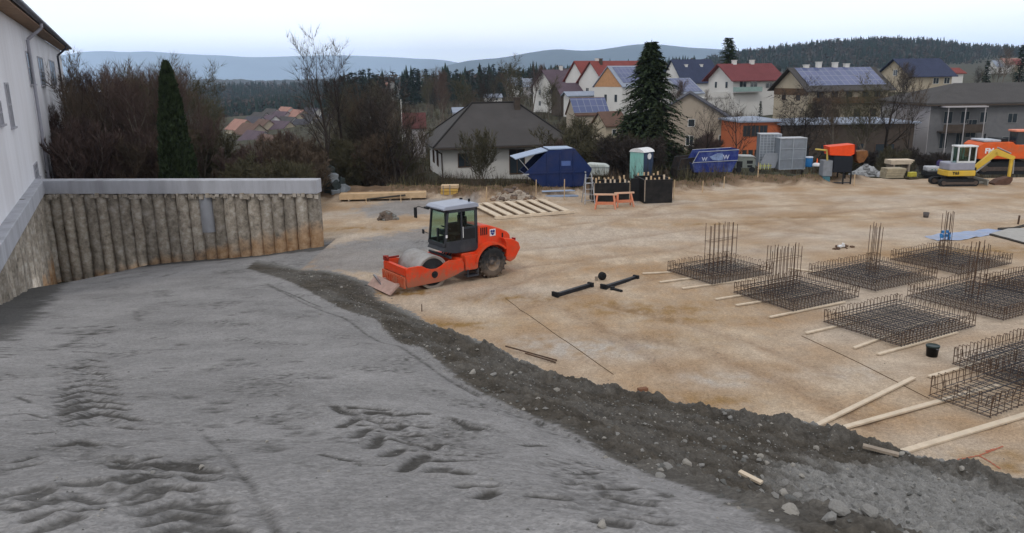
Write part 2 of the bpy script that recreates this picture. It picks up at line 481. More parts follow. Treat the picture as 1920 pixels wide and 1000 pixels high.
# ochre damp patches at places
for px, py, rx, ry, am in ((1215,582,2.2,.6,.6), (1150,570,1.2,.35,.5), (1290,600,1.6,.35,.5), (650,430,3,.7,.55), (960,560,2,.6,.5), (860,610,1.5,.5,.7), (1850,470,3.5,1.0,.55), (1350,420,2.5,.35,.5), (1480,408,3,.25,.7), (1400,560,1.5,.8,.35), (1350,750,1.2,.5,.5), (1240,640,2.2,.7,.4), (1880,870,1.2,.6,.6), (760,548,1.2,.5,.9)):
    g = G(px, py, 0)
    q = np.clip(np.exp(-(((X - g.x) / rx) ** 2 + ((Y - g.y) / ry) ** 2)) * (1 + 2.2 * n2) * am, 0, 1)[..., None]
    csand = csand * (1 - q) + c(.255, .16, .07) * q
# pale dried grey-white patches
for px, py, rx, ry, am in ((1120,655,2.0,.9,.8), (1350,710,1.3,.7,.55), (1420,470,3.0,.8,.4), (1000,640,1.2,.6,.5), (1330,400,4,1.2,.4), (1240,380,2.5,1.2,.6), (1600,700,1.6,.7,.4), (700,400,3.5,1.3,.6), (1000,450,2.5,1,.45), (1650,370,6,1,.35), (1420,560,1,.5,.3)):
    g = G(px, py, 0)
    q = np.clip(np.exp(-(((X - g.x) / rx) ** 2 + ((Y - g.y) / ry) ** 2)) * (1 + 1.8 * n2) * am, 0, 1)[..., None]
    csand = csand * (1 - q) + c(.40, .355, .31) * q
rr = (rutd * (.6 + .8 * n2))[..., None].clip(0, 1)
csand = csand * (1 - rr * .6) + c(.22, .15, .10) * rr * .6
# grey gravel spill across the sand behind and left of the roller
gp = [tuple(G(a, b, 0).xy) for a, b in ((585,470),(640,455),(720,440),(800,425),(820,440),(830,465),(780,490),(720,512),(640,512),(560,500))]
gp2 = [tuple(G(a, b, 0).xy) for a, b in ((660,392),(740,376),(900,372),(900,395),(800,402),(700,408))]
gm = np.zeros_like(X)
for g_ in (gp, gp2):
    sdv = np.where(inside(g_, X, Y), 1, -1) * segdist(g_ + [g_[0]], X, Y)
    gm = np.maximum(gm, sstep(-.5, .6, sdv + .9 * n2))
bk = sstep(.2, 1.2, db + .8 * n2)
cgrey = c(.230, .224, .222) * (1 + .10 * n2[..., None] + .22 * n1[..., None] + .12 * fine[..., None])
cdark = c(.068, .060, .050) * (1 + .5 * n2[..., None] + .35 * fine[..., None])
cmid = c(.155, .150, .142) * (1 + .4 * fine[..., None])
cbrown = c(.13, .088, .058) * (1 + .5 * n2[..., None])
colr = csand
colr = colr * (1 + .16 * fbm(X * 7, Y * 7, 3, 41)[..., None])
colr = colr * (1 - gm[..., None] * .85) + cgrey * gm[..., None] * .85
colr = colr * (1 - bk[..., None]) + cbrown * bk[..., None]
fm = sstep(-.03, .05, thick + .04 * fine)[..., None]
fm = np.where(pit[..., None], 1, fm)
sm_ = sstep(-.02, .10, dedge - .05 + .12 * fine)
isb = np.where(inb, sm_, 0)[..., None]
# bund: dark damp earth on the slope, paler gravel flats
flat = sstep(-.25, .45, n1 + .5 * rough) * .75
lowflat = [tuple(G(a, b, z).xy) for a, b, z in ((1450,885,1.6),(1700,860,.6),(1940,930,.6),(2000,1080,2.5),(1560,1060,3.2),(1490,960,2.7))]
lf = sstep(-.4, .5, np.where(inside(lowflat, X, Y), 1, -1) * segdist(lowflat + [lowflat[0]], X, Y) + .5 * n2)
toeg = np.exp(-(dtoe / .45) ** 2)
pale = np.clip(np.maximum(np.maximum(flat * .45, lf * .9), toeg * .7), 0, 1)[..., None]
cb = cdark * (1 - pale) + cmid * pale * 1.0
lfx = np.clip(np.maximum(lf * .75, toeg * .8), 0, 1)[..., None]
cb = cb * (1 - lfx) + c(.215, .212, .205) * (1 + .35 * fine[..., None]) * lfx
cf = cgrey * (1 - isb) + cb * isb
grit = sstep(.05, .5, fbm(X * .8, Y * .8, 4, 31)) * sstep(-.15, .45, fbm(X * 9, Y * 9, 3, 33)) * .8
ds = np.clip(np.maximum(dist_soil, grit), 0, 1)[..., None]
cf = cf * (1 - .92 * ds) + c(.050, .047, .043) * .92 * ds
# damp strip along the foot of the pile wall
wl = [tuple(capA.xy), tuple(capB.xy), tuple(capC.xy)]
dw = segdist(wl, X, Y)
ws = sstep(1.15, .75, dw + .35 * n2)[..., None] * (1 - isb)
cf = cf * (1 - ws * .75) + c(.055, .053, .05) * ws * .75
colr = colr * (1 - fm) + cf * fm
colr = np.clip(colr, .02, .9)

def grid_mesh(name, X, Y, Z, colr, m):
    ny, nx = X.shape
    me = bpy.data.meshes.new(name)
    me.vertices.add(nx * ny)
    me.vertices.foreach_set('co', np.stack([X, Y, Z], -1).astype(np.float32).ravel())
    i = np.arange(nx * ny).reshape(ny, nx)
    q = np.stack([i[:-1, :-1], i[:-1, 1:], i[1:, 1:], i[1:, :-1]], -1).reshape(-1, 4)
    me.loops.add(q.size); me.loops.foreach_set('vertex_index', q.ravel().astype(np.int32))
    me.polygons.add(len(q)); me.polygons.foreach_set('loop_start', (np.arange(len(q)) * 4).astype(np.int32))
    me.polygons.foreach_set('use_smooth', np.ones(len(q), bool))
    me.update(calc_edges=True)
    if colr is not None:
        a = me.attributes.new('soil', 'FLOAT_COLOR', 'POINT')
        cc = np.concatenate([colr, np.ones(colr.shape[:2] + (1,))], -1)
        a.data.foreach_set('color', cc.astype(np.float32).ravel())
    me.materials.append(m)
    me.validate()
    o = bpy.data.objects.new(name, me)
    COL.objects.link(o)
    return o
def soil_material():
    m = bpy.data.materials.new('site soil'); m.use_nodes = True
    t = m.node_tree; b = t.nodes['Principled BSDF']
    b.inputs['Roughness'].default_value = 1; b.inputs['Specular IOR Level'].default_value = .05
    at = t.nodes.new('ShaderNodeAttribute'); at.attribute_name = 'soil'
    co = t.nodes.new('ShaderNodeTexCoord')
    n = t.nodes.new('ShaderNodeTexNoise'); n.inputs['Scale'].default_value = 14; n.inputs['Detail'].default_value = 9; n.inputs['Roughness'].default_value = .75
    v = t.nodes.new('ShaderNodeTexVoronoi'); v.inputs['Scale'].default_value = 22
    t.links.new(co.outputs['Object'], n.inputs['Vector']); t.links.new(co.outputs['Object'], v.inputs['Vector'])
    r = t.nodes.new('ShaderNodeMapRange'); r.inputs[1].default_value = .3; r.inputs[2].default_value = .7; r.inputs[3].default_value = .72; r.inputs[4].default_value = 1.28
    t.links.new(n.outputs['Fac'], r.inputs[0])
    mu = t.nodes.new('ShaderNodeVectorMath'); mu.operation = 'SCALE'
    t.links.new(at.outputs['Color'], mu.inputs[0]); t.links.new(r.outputs[0], mu.inputs['Scale'])
    t.links.new(mu.outputs[0], b.inputs['Base Color'])
    bp = t.nodes.new('ShaderNodeBump'); bp.inputs['Strength'].default_value = .55; bp.inputs['Distance'].default_value = .03
    sp_ = t.nodes.new('ShaderNodeTexVoronoi'); sp_.inputs['Scale'].default_value = 55
    t.links.new(co.outputs['Object'], sp_.inputs['Vector'])
    rs_ = t.nodes.new('ShaderNodeMapRange'); rs_.inputs[1].default_value = 0; rs_.inputs[2].default_value = 1; rs_.inputs[3].default_value = .80; rs_.inputs[4].default_value = 1.22
    t.links.new(sp_.outputs['Color'], rs_.inputs[0])
    mu2 = t.nodes.new('ShaderNodeVectorMath'); mu2.operation = 'SCALE'
    t.links.new(mu.outputs[0], mu2.inputs[0]); t.links.new(rs_.outputs[0], mu2.inputs['Scale']); t.links.new(mu2.outputs[0], b.inputs['Base Color'])
    n2_ = t.nodes.new('ShaderNodeTexNoise'); n2_.inputs['Scale'].default_value = 30; n2_.inputs['Detail'].default_value = 6
    t.links.new(co.outputs['Object'], n2_.inputs['Vector'])
    t.links.new(n2_.outputs['Fac'], bp.inputs['Height']); t.links.new(bp.outputs[0], b.inputs['Normal'])
    return m
ground = grid_mesh('ground', X, Y, ZZ, colr, soil_material())
ground['kind'] = 'structure'
def gz(x, y):
    """height of the built site ground"""
    j = np.clip(np.searchsorted(gx, x) - 1, 0, len(gx) - 2); i = np.clip(np.searchsorted(gy, y) - 1, 0, len(gy) - 2)
    u = np.clip((x - gx[j]) / (gx[j+1] - gx[j]), 0, 1); v = np.clip((y - gy[i]) / (gy[i+1] - gy[i]), 0, 1)
    return (ZZ[i, j] * (1-u) + ZZ[i, j+1] * u) * (1-v) + (ZZ[i+1, j] * (1-u) + ZZ[i+1, j+1] * u) * v
def onground(px, py, z0=0):
    """walk a sight line to the built ground"""
    d = ray(px, py); t = 2.0
    while t < 90:
        p = CO + d * t
        if p.z < float(gz(p.x, p.y)): return Vector((p.x, p.y, float(gz(p.x, p.y))))
        t += .04
    return G(px, py, z0)

# ------------------------------------------------------------------ far land
def Dz(px, py, d):
    p = D(px, py, d); return p
far_ctl = []
for px, py, d in ((900,338,73),(780,335,66),(1200,222,180),(1050,205,185),(1400,200,178),(1440,308,95),(1850,285,110),(1740,285,100),(1740,162,170),(1560,222,125),(1300,188,190),(1310,280,105),(1105,230,140),(1130,262,110),
                  (500,262,520),(440,240,600),(560,235,560),(600,205,800),(400,215,900),(800,193,450),(1000,188,450),(650,200,450),(760,240,200),(880,200,250),(330,345,60),(200,335,62),(450,330,90),(600,300,120),(300,260,300),(1900,170,260),(1840,150,330),(1640,160,400),(1920,135,600),(1300,150,600),(950,170,700),(100,230,400), (700,290,110)):
    p = D(px, py, d); far_ctl.append((p.x, p.y, p.z))
far_ctl += [(x, 53, -1.3) for x in (-6, 5, 16, 28, 42, 60)] + [(x, 60, -1.9) for x in (-3, 8, 20, 34, 50)] + [(-30, 45, -1), (-60, 45, -3), (-90, 80, -9), (90, 60, 0), (-400, 600, -20), (500, 500, 12), (-500, 1500, -10), (0, 1500, 5), (600, 1500, 30), (-120, 20, -5), (120, 20, 1), (-60, 0, -2), (70, 0, 0), (-200, 200, -22), (250, 200, 3)]
def build_far():
    P = [(a, b) for a, b, _ in far_ctl]; Z_ = [z for *_, z in far_ctl]
    return TPS(np.array(P) / 100.0, Z_, .05)
_ft = build_far()
def fz(x, y): return _ft(np.asarray(x, float) / 100, np.asarray(y, float) / 100)
fx = np.concatenate([-np.geomspace(900, 20, 70), np.linspace(-19, 59, 80), np.geomspace(60, 900, 70)])
fy = np.concatenate([np.linspace(38, 120, 110), np.geomspace(121, 1600, 90)])
FX, FY = np.meshgrid(fx, fy)
FZ = fz(FX, FY) + .25 * fbm(FX * .2, FY * .2, 3) * sstep(55, 80, FY)
ins = (FX > gx[0] - 1) & (FX < gx[-1] + 1) & (FY < gy[-1] + .5)
FZ = np.where(ins, np.minimum(FZ, -1.9), FZ)
far_m = mat('rough grass', (.052, .052, .032), .95, .5, .25, .3, dirt=(.05, .036, .026), dirt_amt=.9, dirt_scale=.07, bscale=2)
terr = grid_mesh('terrain', FX, FY, FZ, None, far_m)
terr['kind'] = 'structure'
# level strip west of the site under the building, behind the wall
b = MB(); b.poly([(-160, -30, -6), (-17, -30, -.5), (-17, 46, -1.9), (-160, 46, -7)])
q = b.build('ground', far_m); q['kind'] = 'structure'
b = MB(); b.poly([(58, -30, -.3), (300, -30, -.3), (300, 60, -.3), (58, 60, -.3)])
q = b.build('ground', far_m); q['kind'] = 'structure'

# ------------------------------------------------------------------ hills
def hill(name, prof, d, thick, m, base=-60, nx=160, jag=0, slope=.6):
    """a ridge whose skyline passes through prof, with real depth"""
    xs = [p[0] for p in prof]; ys = [p[1] for p in prof]
    pxs = np.linspace(xs[0], xs[-1], nx)
    pys = np.interp(pxs, xs, ys)
    k = np.ones(7) / 7
    pys = np.convolve(np.pad(pys, 3, mode='edge'), k, 'valid')
    C = np.array([tuple(D(a, b, d)) for a, b in zip(pxs, pys)])
    ny = 34
    v = np.linspace(0, 1, ny)
    XX = np.zeros((ny, nx)); YY = np.zeros((ny, nx)); Z2 = np.zeros((ny, nx))
    for j, t in enumerate(v):
        yy = d - thick + 2 * thick * t
        XX[j] = C[:, 0] * (yy / d) ; YY[j] = yy
        f = math.cos((t - .5) * math.pi) ** 1.1
        Z2[j] = base + (C[:, 2] - base) * f
    Z2 += thick * .05 * fbm(XX / thick * 2.2, YY / thick * 2.2, 4, d) * (np.abs(v - .5)[:, None] * 2) ** .7
    if jag: Z2 += jag * fbm(XX / jag / 2, YY / jag / 2, 3, 5)
    o = grid_mesh(name, XX, YY, Z2, None, m)
    o['kind'] = 'structure'
    return o, XX, YY, Z2
forest_m = mat('distant woodland', (.028, .042, .034), .95, .5, .012, .6, bscale=.06, tint2=(.05, .045, .035))
forest_f = mat('far woodland', (.030, .044, .040), .95, .65, .0022, .4, bscale=.02)
hill('hills', [(-300,150),(0,125),(110,106),(150,98),(190,95),(230,99),(290,97),(350,102),(470,108),(540,106),(600,104),(650,104),(700,107),(760,110),(820,111),(850,116),(900,128),(1000,140)], 9500, 1900, forest_f)
hill('hills', [(780,135),(840,122),(870,115),(900,112),(930,112),(960,105),(1000,98),(1040,93),(1070,94),(1100,97),(1130,93),(1170,87),(1200,83),(1230,83),(1280,88),(1340,92),(1400,97),(1460,102),(1600,108),(2100,110)], 5200, 1000, forest_f)
hill('hills', [(200,160),(380,150),(500,152),(700,147),(900,148),(1000,150),(1200,155)], 2600, 500, forest_m, jag=8)
hR, hX, hY, hZ = hill('hills', [(1280,140),(1330,122),(1380,108),(1430,103),(1480,98),(1530,92),(1580,88),(1630,85),(1680,84),(1730,85),(1770,92),(1810,96),(1850,97),(1900,100),(1960,103),(2300,110)], 1250, 420, forest_m, base=-10, nx=260, jag=5)
# ------------------------------------------------------------------ common materials
conc = mat('pale concrete', (.36, .37, .40), .85, .12, 3, .15, dirt=(.24, .24, .25), dirt_amt=.6, dirt_scale=.9)
conc_cap = mat('cap concrete', (.42, .43, .47), .8, .10, 2, .12, dirt=(.25, .25, .27), dirt_amt=.75, dirt_scale=1.2, streak=True)
timber = mat('raw timber', (.55, .40, .25), .75, .15, 3, .1, dirt=(.38, .26, .15), dirt_amt=.5, dirt_scale=2)
timber_pale = mat('pale plank', (.62, .52, .40), .75, .10, 3, .1, dirt=(.42, .33, .24), dirt_amt=.5, dirt_scale=2)
timber_grey = mat('weathered timber', (.30, .25, .2), .85, .25, 4, .2)
steel_rust = mat('rusty rebar', (.085, .055, .040), .7, .4, 8, .1, dirt=(.13, .065, .03), dirt_amt=.6, dirt_scale=5)
steel_dark = mat('dark rebar', (.05, .05, .058), .6, .35, 8, .1)
black_m = mat('black rubber', (.018, .019, .021), .75, .3, 6, .2)
dkgrey = mat('dark grey paint', (.035, .04, .05), .45, .2, 4, .05, dirt=(.12, .11, .1), dirt_amt=.35)
galv = mat('galvanised steel', (.42, .44, .47), .45, .15, 3, .05, metal=.6)
steel_m = mat('worn steel', (.33, .34, .36), .4, .2, 5, .1, metal=.7, dirt=(.22, .2, .18), dirt_amt=.6)
white_p = mat('white paint', (.72, .73, .75), .5, .06, 2, .05, dirt=(.4, .38, .34), dirt_amt=.35)
def glass_mat(name, col, rough=.08):
    m = bpy.data.materials.new(name); m.use_nodes = True
    b = m.node_tree.nodes['Principled BSDF']
    b.inputs['Base Color'].default_value = (*col, 1); b.inputs['Roughness'].default_value = rough
    b.inputs['Specular IOR Level'].default_value = .7
    return m
pane_m = glass_mat('window glass', (.03, .04, .05))
def clear_glass(name, tint):
    m = bpy.data.materials.new(name); m.use_nodes = True
    t = m.node_tree; b = t.nodes['Principled BSDF']
    b.inputs['Base Color'].default_value = (*tint, 1); b.inputs['Roughness'].default_value = .03
    tr = t.nodes.new('ShaderNodeBsdfTransparent'); tr.inputs[0].default_value = (*[min(1, k * 1.0) for k in tint], 1)
    mx_ = t.nodes.new('ShaderNodeMixShader'); fr = t.nodes.new('ShaderNodeFresnel'); fr.inputs[0].default_value = 1.5
    t.links.new(fr.outputs[0], mx_.inputs[0]); t.links.new(tr.outputs[0], mx_.inputs[1])
    gl = t.nodes.new('ShaderNodeBsdfGlossy'); gl.inputs['Roughness'].default_value = .03
    t.links.new(gl.outputs[0], mx_.inputs[2]); t.links.new(mx_.outputs[0], t.nodes['Material Output'].inputs[0])
    return m
cab_glass = clear_glass('tinted cab glass', (.62, .80, .74))

# ------------------------------------------------------------------ bored pile retaining wall
def pile_material():
    m = bpy.data.materials.new('bored pile concrete'); m.use_nodes = True
    t = m.node_tree; b = t.nodes['Principled BSDF']; b.inputs['Roughness'].default_value = .95; b.inputs['Specular IOR Level'].default_value = .1
    co = t.nodes.new('ShaderNodeTexCoord'); geo = t.nodes.new('ShaderNodeNewGeometry')
    oi = t.nodes.new('ShaderNodeObjectInfo')
    sep = t.nodes.new('ShaderNodeSeparateXYZ'); t.links.new(geo.outputs['Position'], sep.inputs[0])
    n = t.nodes.new('ShaderNodeTexNoise'); n.inputs['Scale'].default_value = 3.2; n.inputs['Detail'].default_value = 9; n.inputs['Roughness'].default_value = .72
    t.links.new(geo.outputs['Position'], n.inputs['Vector'])
    r = t.nodes.new('ShaderNodeValToRGB')
    e = r.color_ramp.elements
    e[0].position = .28; e[0].color = (.10, .09, .08, 1); e[1].position = .70; e[1].color = (.52, .49, .45, 1)
    e2 = e.new(.5); e2.color = (.325, .285, .235, 1)
    t.links.new(n.outputs['Fac'], r.inputs[0])
    # per pile shade
    mr = t.nodes.new('ShaderNodeMapRange'); mr.inputs[3].default_value = .72; mr.inputs[4].default_value = 1.18
    t.links.new(oi.outputs['Random'], mr.inputs[0])
    sc = t.nodes.new('ShaderNodeVectorMath'); sc.operation = 'SCALE'; t.links.new(r.outputs[0], sc.inputs[0]); t.links.new(mr.outputs[0], sc.inputs['Scale'])
    # ochre clay stain low down and to the east
    at = t.nodes.new('ShaderNodeAttribute'); at.attribute_type = 'OBJECT'; at.attribute_name = 'clay'
    n2_ = t.nodes.new('ShaderNodeTexNoise'); n2_.inputs['Scale'].default_value = 1.6; n2_.inputs['Detail'].default_value = 6
    t.links.new(geo.outputs['Position'], n2_.inputs['Vector'])
    a1 = t.nodes.new('ShaderNodeMath'); a1.operation = 'MULTIPLY_ADD'; a1.inputs[1].default_value = 2.2; t.links.new(n2_.outputs['Fac'], a1.inputs[0]); t.links.new(at.outputs['Fac'], a1.inputs[2])
    a2 = t.nodes.new('ShaderNodeMath'); a2.operation = 'SUBTRACT'; t.links.new(a1.outputs[0], a2.inputs[0]); t.links.new(sep.outputs['Z'], a2.inputs[1])
    r3 = t.nodes.new('ShaderNodeMapRange'); r3.inputs[1].default_value = 1.15; r3.inputs[2].default_value = 1.75; r3.inputs[4].default_value = .72
    t.links.new(a2.outputs[0], r3.inputs[0])
    x = t.nodes.new('ShaderNodeMix'); x.data_type = 'RGBA'; t.links.new(r3.outputs[0], x.inputs[0]); t.links.new(sc.outputs[0], x.inputs[6])
    n4 = t.nodes.new('ShaderNodeValToRGB'); n4.color_ramp.elements[0].color = (.30, .145, .055, 1); n4.color_ramp.elements[1].color = (.55, .36, .20, 1); n4.color_ramp.elements[0].position = .35; n4.color_ramp.elements[1].position = .7
    t.links.new(n.outputs['Fac'], n4.inputs[0]); t.links.new(n4.outputs[0], x.inputs[7])
    t.links.new(x.outputs[2], b.inputs['Base Color'])
    bp = t.nodes.new('ShaderNodeBump'); bp.inputs['Strength'].default_value = .6; bp.inputs['Distance'].default_value = .03
    n5 = t.nodes.new('ShaderNodeTexNoise'); n5.inputs['Scale'].default_value = 9; n5.inputs['Detail'].default_value = 8
    t.links.new(geo.outputs['Position'], n5.inputs['Vector']); t.links.new(n5.outputs['Fac'], bp.inputs['Height']); t.links.new(bp.outputs[0], b.inputs['Normal'])
    return m
pile_m = pile_material()
pipe_m = mat('grey steel casing', (.30, .31, .34), .5, .08, 2, .05, dirt=(.2, .2, .2), dirt_amt=.4)
wall_t = thing('retaining_wall', 'L-shaped retaining wall of weathered round concrete piles under a smooth pale capping beam', 'retaining wall', (capB.x, capB.y, 0))
def loc(p): return (p.x - capB.x, p.y - capB.y, p.z)
CH, CW = .62, .72
wn = Vector((wdir.y, -wdir.x, 0))          # towards the site
an_ = Vector((-adir.y, adir.x, 0))
if an_.x < 0: an_ = -an_
b = MB()
P0, P1, P2 = capA, capB, capC
bk_ = -wn * CW; ba_ = -an_ * CW
inner = capB + bk_ + (wdir * 0)
# outer rear corner from the two back lines
def isect(p, d, q, e):
    t = ((q.x - p.x) * e.y - (q.y - p.y) * e.x) / (d.x * e.y - d.y * e.x); return p + d * t
rear = isect(capA + bk_, wdir, capC + ba_, adir)
top = [P0, P1, P2, P2 + ba_, rear, P0 + bk_]
pr = [(p.x - capB.x, p.y - capB.y) for p in top]
b.prism([(x, y) for x, y in pr], CAPT - CH, CAPT, 'z', bev=.03)
b.build('capping_beam', conc_cap, wall_t)
def pile_mesh(seed, r, h):
    rs = random.Random(seed); bm_ = MB(); n = 18; rows = 26
    prof_w = [1 + .03 * math.sin(i * .7 + seed) + rs.uniform(-.02, .02) for i in range(rows)]
    vs = []; 
    for j in range(rows):
        z = h * j / (rows - 1)
        for k in range(n):
            a = 2 * math.pi * k / n
            rr_ = r * (prof_w[j] + .02 * math.sin(3 * a + j * .35 + seed) + rs.uniform(-.012, .012))
            vs.append((rr_ * math.cos(a), rr_ * math.sin(a), z))
    fs = [(j*n+k, j*n+(k+1) % n, (j+1)*n+(k+1) % n, (j+1)*n+k) for j in range(rows-1) for k in range(n)]
    bm_.add(vs, fs, True); return bm_
variants = []
L1 = (capA - capB).length; n1p = 23; sp = L1 / n1p
cnt = 0
for side, (o0, d, nn, nvec) in enumerate(((capA, -wdir, n1p, wn), (capB, adir, 40, an_))):
    for k in range(nn):
        p = o0 + d * (sp * (k + .5)) - nvec * (.36 + rnd.uniform(-.03, .03))
        cas = (side == 0 and k == 9)
        r_ = sp * .56 * rnd.uniform(.95, 1.03)
        h = CAPT - CH + 3.1 - .003
        if len(variants) < 14 :
            o = pile_mesh(cnt * 3.7, sp * .53, h).build('pile', pile_m, wall_t); variants.append(o)
        else:
            o = variants[(cnt * 5) % 14].copy(); COL.objects.link(o); o.parent = wall_t
        o.location = (p.x - capB.x, p.y - capB.y, -3.1)
        o.rotation_euler = (rnd.uniform(-.006, .006), rnd.uniform(-.006, .006), rnd.uniform(0, 6))
        o['clay'] = (1.15 - .125 * k) if side == 0 else -.35 + .3 * math.sin(k)
        if cas:
            cb_ = MB(); cb_.tube((0, 0, 3.1 + .55), (0, 0, h - .05), sp * .60, n=20, caps=True)
            q = cb_.build('casing_pipe', pipe_m, wall_t, loc=o.location); q['label'] = 'smooth grey casing on one pile'
        cnt += 1
# piles filling the corner
for q_ in (Vector((0, 0, 0)) - wn * .36 - an_ * .30, - wn * .36 - an_ * .30 - wdir * .5, -wn * .8 - an_ * .30):
    o = variants[3].copy(); COL.objects.link(o); o.parent = wall_t; o.location = (q_.x, q_.y, -3.1); o['clay'] = -1.5
# broken crust of concrete under the cap
b = MB()
for k in range(150):
    s = rnd.uniform(0, L1); p = capA - wdir * s
    z = CAPT - CH - rnd.uniform(.02, .16); r_ = rnd.uniform(.04, .11)
    q = p - wn * rnd.uniform(.0, .16) - capB
    b.box((q.x - r_, q.y - r_ * .6, z - r_), (q.x + r_ * .7, q.y + r_ * .6, z + r_ * .8))
o = b.build('concrete_crust', pile_m, wall_t); o['kind'] = 'stuff'; o['clay'] = -1.0
b = MB(); b.tube((0, 0, 0), (.72, -.0, .18), .05, n=6)
pp = foot(148, 487, capB, capA)
# terrace behind the west arm
b = MB()
tpoly = [rear + Vector((-.0, -.0, 0)), capC + ba_ , capC + Vector((-60, -8, 0)), rear + Vector((-60, 22, 0))]
b.prism([(p.x, p.y) for p in tpoly], 1.2, CAPT - .006, 'z')
slab = b.build('pavement', conc); slab['kind'] = 'structure'
jp = G(30, 376, CAPT)
b = MB(); M4 = Matrix.Translation((jp.x - 4.2, jp.y, CAPT - .004)) @ Matrix.Rotation(R(3), 4, 'Z')
b.box((-12, -.09, -.02), (4.4, .09, .012), M4)
o = b.build('drain_channel', mat('drain cover', (.16, .15, .14), .8)); tag(o, 'dark drain strip across the pale concrete terrace behind the pile wall', 'drain')

# ------------------------------------------------------------------ large white building on the left
bc = Vector((D(112, 90, 75).x, 75, 0)); far_eave = D(112, 90, 75)
EZ = far_eave.z
near = G(0, 10, EZ)                       # same eave height, left picture edge
fd = (near - far_eave); fd.z = 0; FL = fd.length; fd.normalize()
rzb = math.atan2(fd.y, fd.x)
BL = FL + 14; BZ0 = -6.5
hall = thing('white_building', 'long white rendered building with dark eaves and downpipes at the left edge', 'building', (far_eave.x, far_eave.y, BZ0), rzb)
H = EZ - BZ0
render_m = mat('white render', (.76, .76, .80), .9, .05, .8, .05, dirt=(.48, .46, .47), dirt_amt=.45, dirt_scale=.35, streak=True)
trim_dark = mat('dark eaves boarding', (.07, .055, .05), .7, .2, 3)
zinc = mat('zinc gutter', (.16, .16, .19), .5, .15, 3, .05, metal=.3)
# local frame: +x towards the camera along the facade, y = into the building is chosen as the side away from the site
yin = -1 if (Matrix.Rotation(rzb, 3, 'Z') @ Vector((0, 1, 0))).x > 0 else 1
WD = 14 * yin
b = MB(); b.box((0, 0, 0), (BL, WD, H - .25)); b.build('wall', render_m, hall)
b = MB()
y0, y1 = -.75 * yin, WD + .75 * yin; ym = WD / 2
zr = 3.4
for (ya, za, yb, zb_) in ((y0, H - .15, ym, H - .15 + zr), (y1, H - .15, ym, H - .15 + zr)):
    b.add([(-.5, ya, za), (BL + .5, ya, za), (BL + .5, yb, zb_), (-.5, yb, zb_), (-.5, ya, za + .22), (BL + .5, ya, za + .22), (BL + .5, yb, zb_ + .22), (-.5, yb, zb_ + .22)],
          [(0,3,2,1),(4,5,6,7),(0,1,5,4),(1,2,6,5),(2,3,7,6),(3,0,4,7)])
b.build('roof', mat('brown roof', (.09, .075, .075), .8, .2, 3), hall)
b = MB(); b.box((-.45, y0 * .96, H - .24), (BL, -.003 * yin, H - .17)); b.build('eaves_board', mat('brown soffit', (.30, .20, .13), .8, .2, 2), hall)
b = MB(); b.tube((-.6, y0 - .1 * yin, H - .02), (BL + .4, y0 - .1 * yin, H - .02), .13, n=10); b.build('gutter', zinc, hall)
def facade(px, py):
    """local x and height of a pixel on the facade plane"""
    n = Vector((-fd.y, fd.x, 0)); d = ray(px, py); p = CO + d * ((far_eave - CO).dot(n) / d.dot(n))
    return (p - Vector((far_eave.x, far_eave.y, 0))).dot(fd), p.z - BZ0
for (tpx, tpy), (bpx, bpy_), m_ in (((44, 62), (84, 325), mat('grey downpipe', (.33, .33, .38), .5, .1)), ((106, 100), (135, 330), mat('dark downpipe', (.04, .045, .06), .5, .1))):
    xa, _ = facade((tpx + bpx) / 2, (tpy + bpy_) / 2)
    xa = max(xa, .12)
    b = MB(); yy = -.14 * yin
    b.path([(xa, y0 - .1 * yin, H - .12), (xa, y0 - .1 * yin, H - .35), (xa, yy, H - .95), (xa, yy, 1.0)], .085, n=8)
    b.build('downpipe', m_, hall)
wf_m = mat('window frame grey', (.38, .38, .42), .6, .1)
for quad in (((50,97),(62,158)), ((71,106),(84,160)), ((94,113),(104,160)), ((9,155),(24,238)), ((-8,190),(6,232)), ((63,308),(71,332)), ((84,292),(95,332)), ((106,278),(112,318))):
    (ax, ay), (bx_, by_) = quad
    x1, zt = facade(ax, ay); x2, zb_ = facade(bx_, by_)
    my = (ay + by_) / 2; mxx = (ax + bx_) / 2; hw_ = 4.5 if ay < 120 else (3.2 if ay < 200 else 3.6)
    wdt = abs(facade(mxx - hw_, my)[0] - facade(mxx + hw_, my)[0])
    x1, _ = facade((ax + bx_) / 2, (ay + by_) / 2); 
    b = MB(); fo = -.05 * yin
    for q in (((x1 - wdt/2, 0, zb_), (x1 - wdt/2 + .07, fo, zt)), ((x1 + wdt/2 - .07, 0, zb_), (x1 + wdt/2, fo, zt)), ((x1 - wdt/2 + .07, 0, zt - .08), (x1 + wdt/2 - .07, fo, zt)), ((x1 - wdt/2 - .06, 0, zb_ - .07), (x1 + wdt/2 + .06, fo * 2.4, zb_)), ((x1 - .03, 0, zb_), (x1 + .03, fo * .9, zt - .08)), ((x1 - wdt/2 + .07, 0, (zb_ + zt)/2 - .03), (x1 - .03, fo * .8, (zb_ + zt)/2 + .03)), ((x1 + .03, 0, (zb_ + zt)/2 - .03), (x1 + wdt/2 - .07, fo * .8, (zb_ + zt)/2 + .03))):
        b.box(*q)
    f = b.build('window', wf_m, hall)
    b = MB(); b.box((x1 - wdt/2 + .07, .05 * yin, zb_), (x1 + wdt/2 - .07, -.012 * yin, zt - .08)); b.build('pane', glass_mat('hall pane', (.10, .12, .14), .15) if ay < 120 else glass_mat('pale pane', (.22, .23, .26), .3), f)

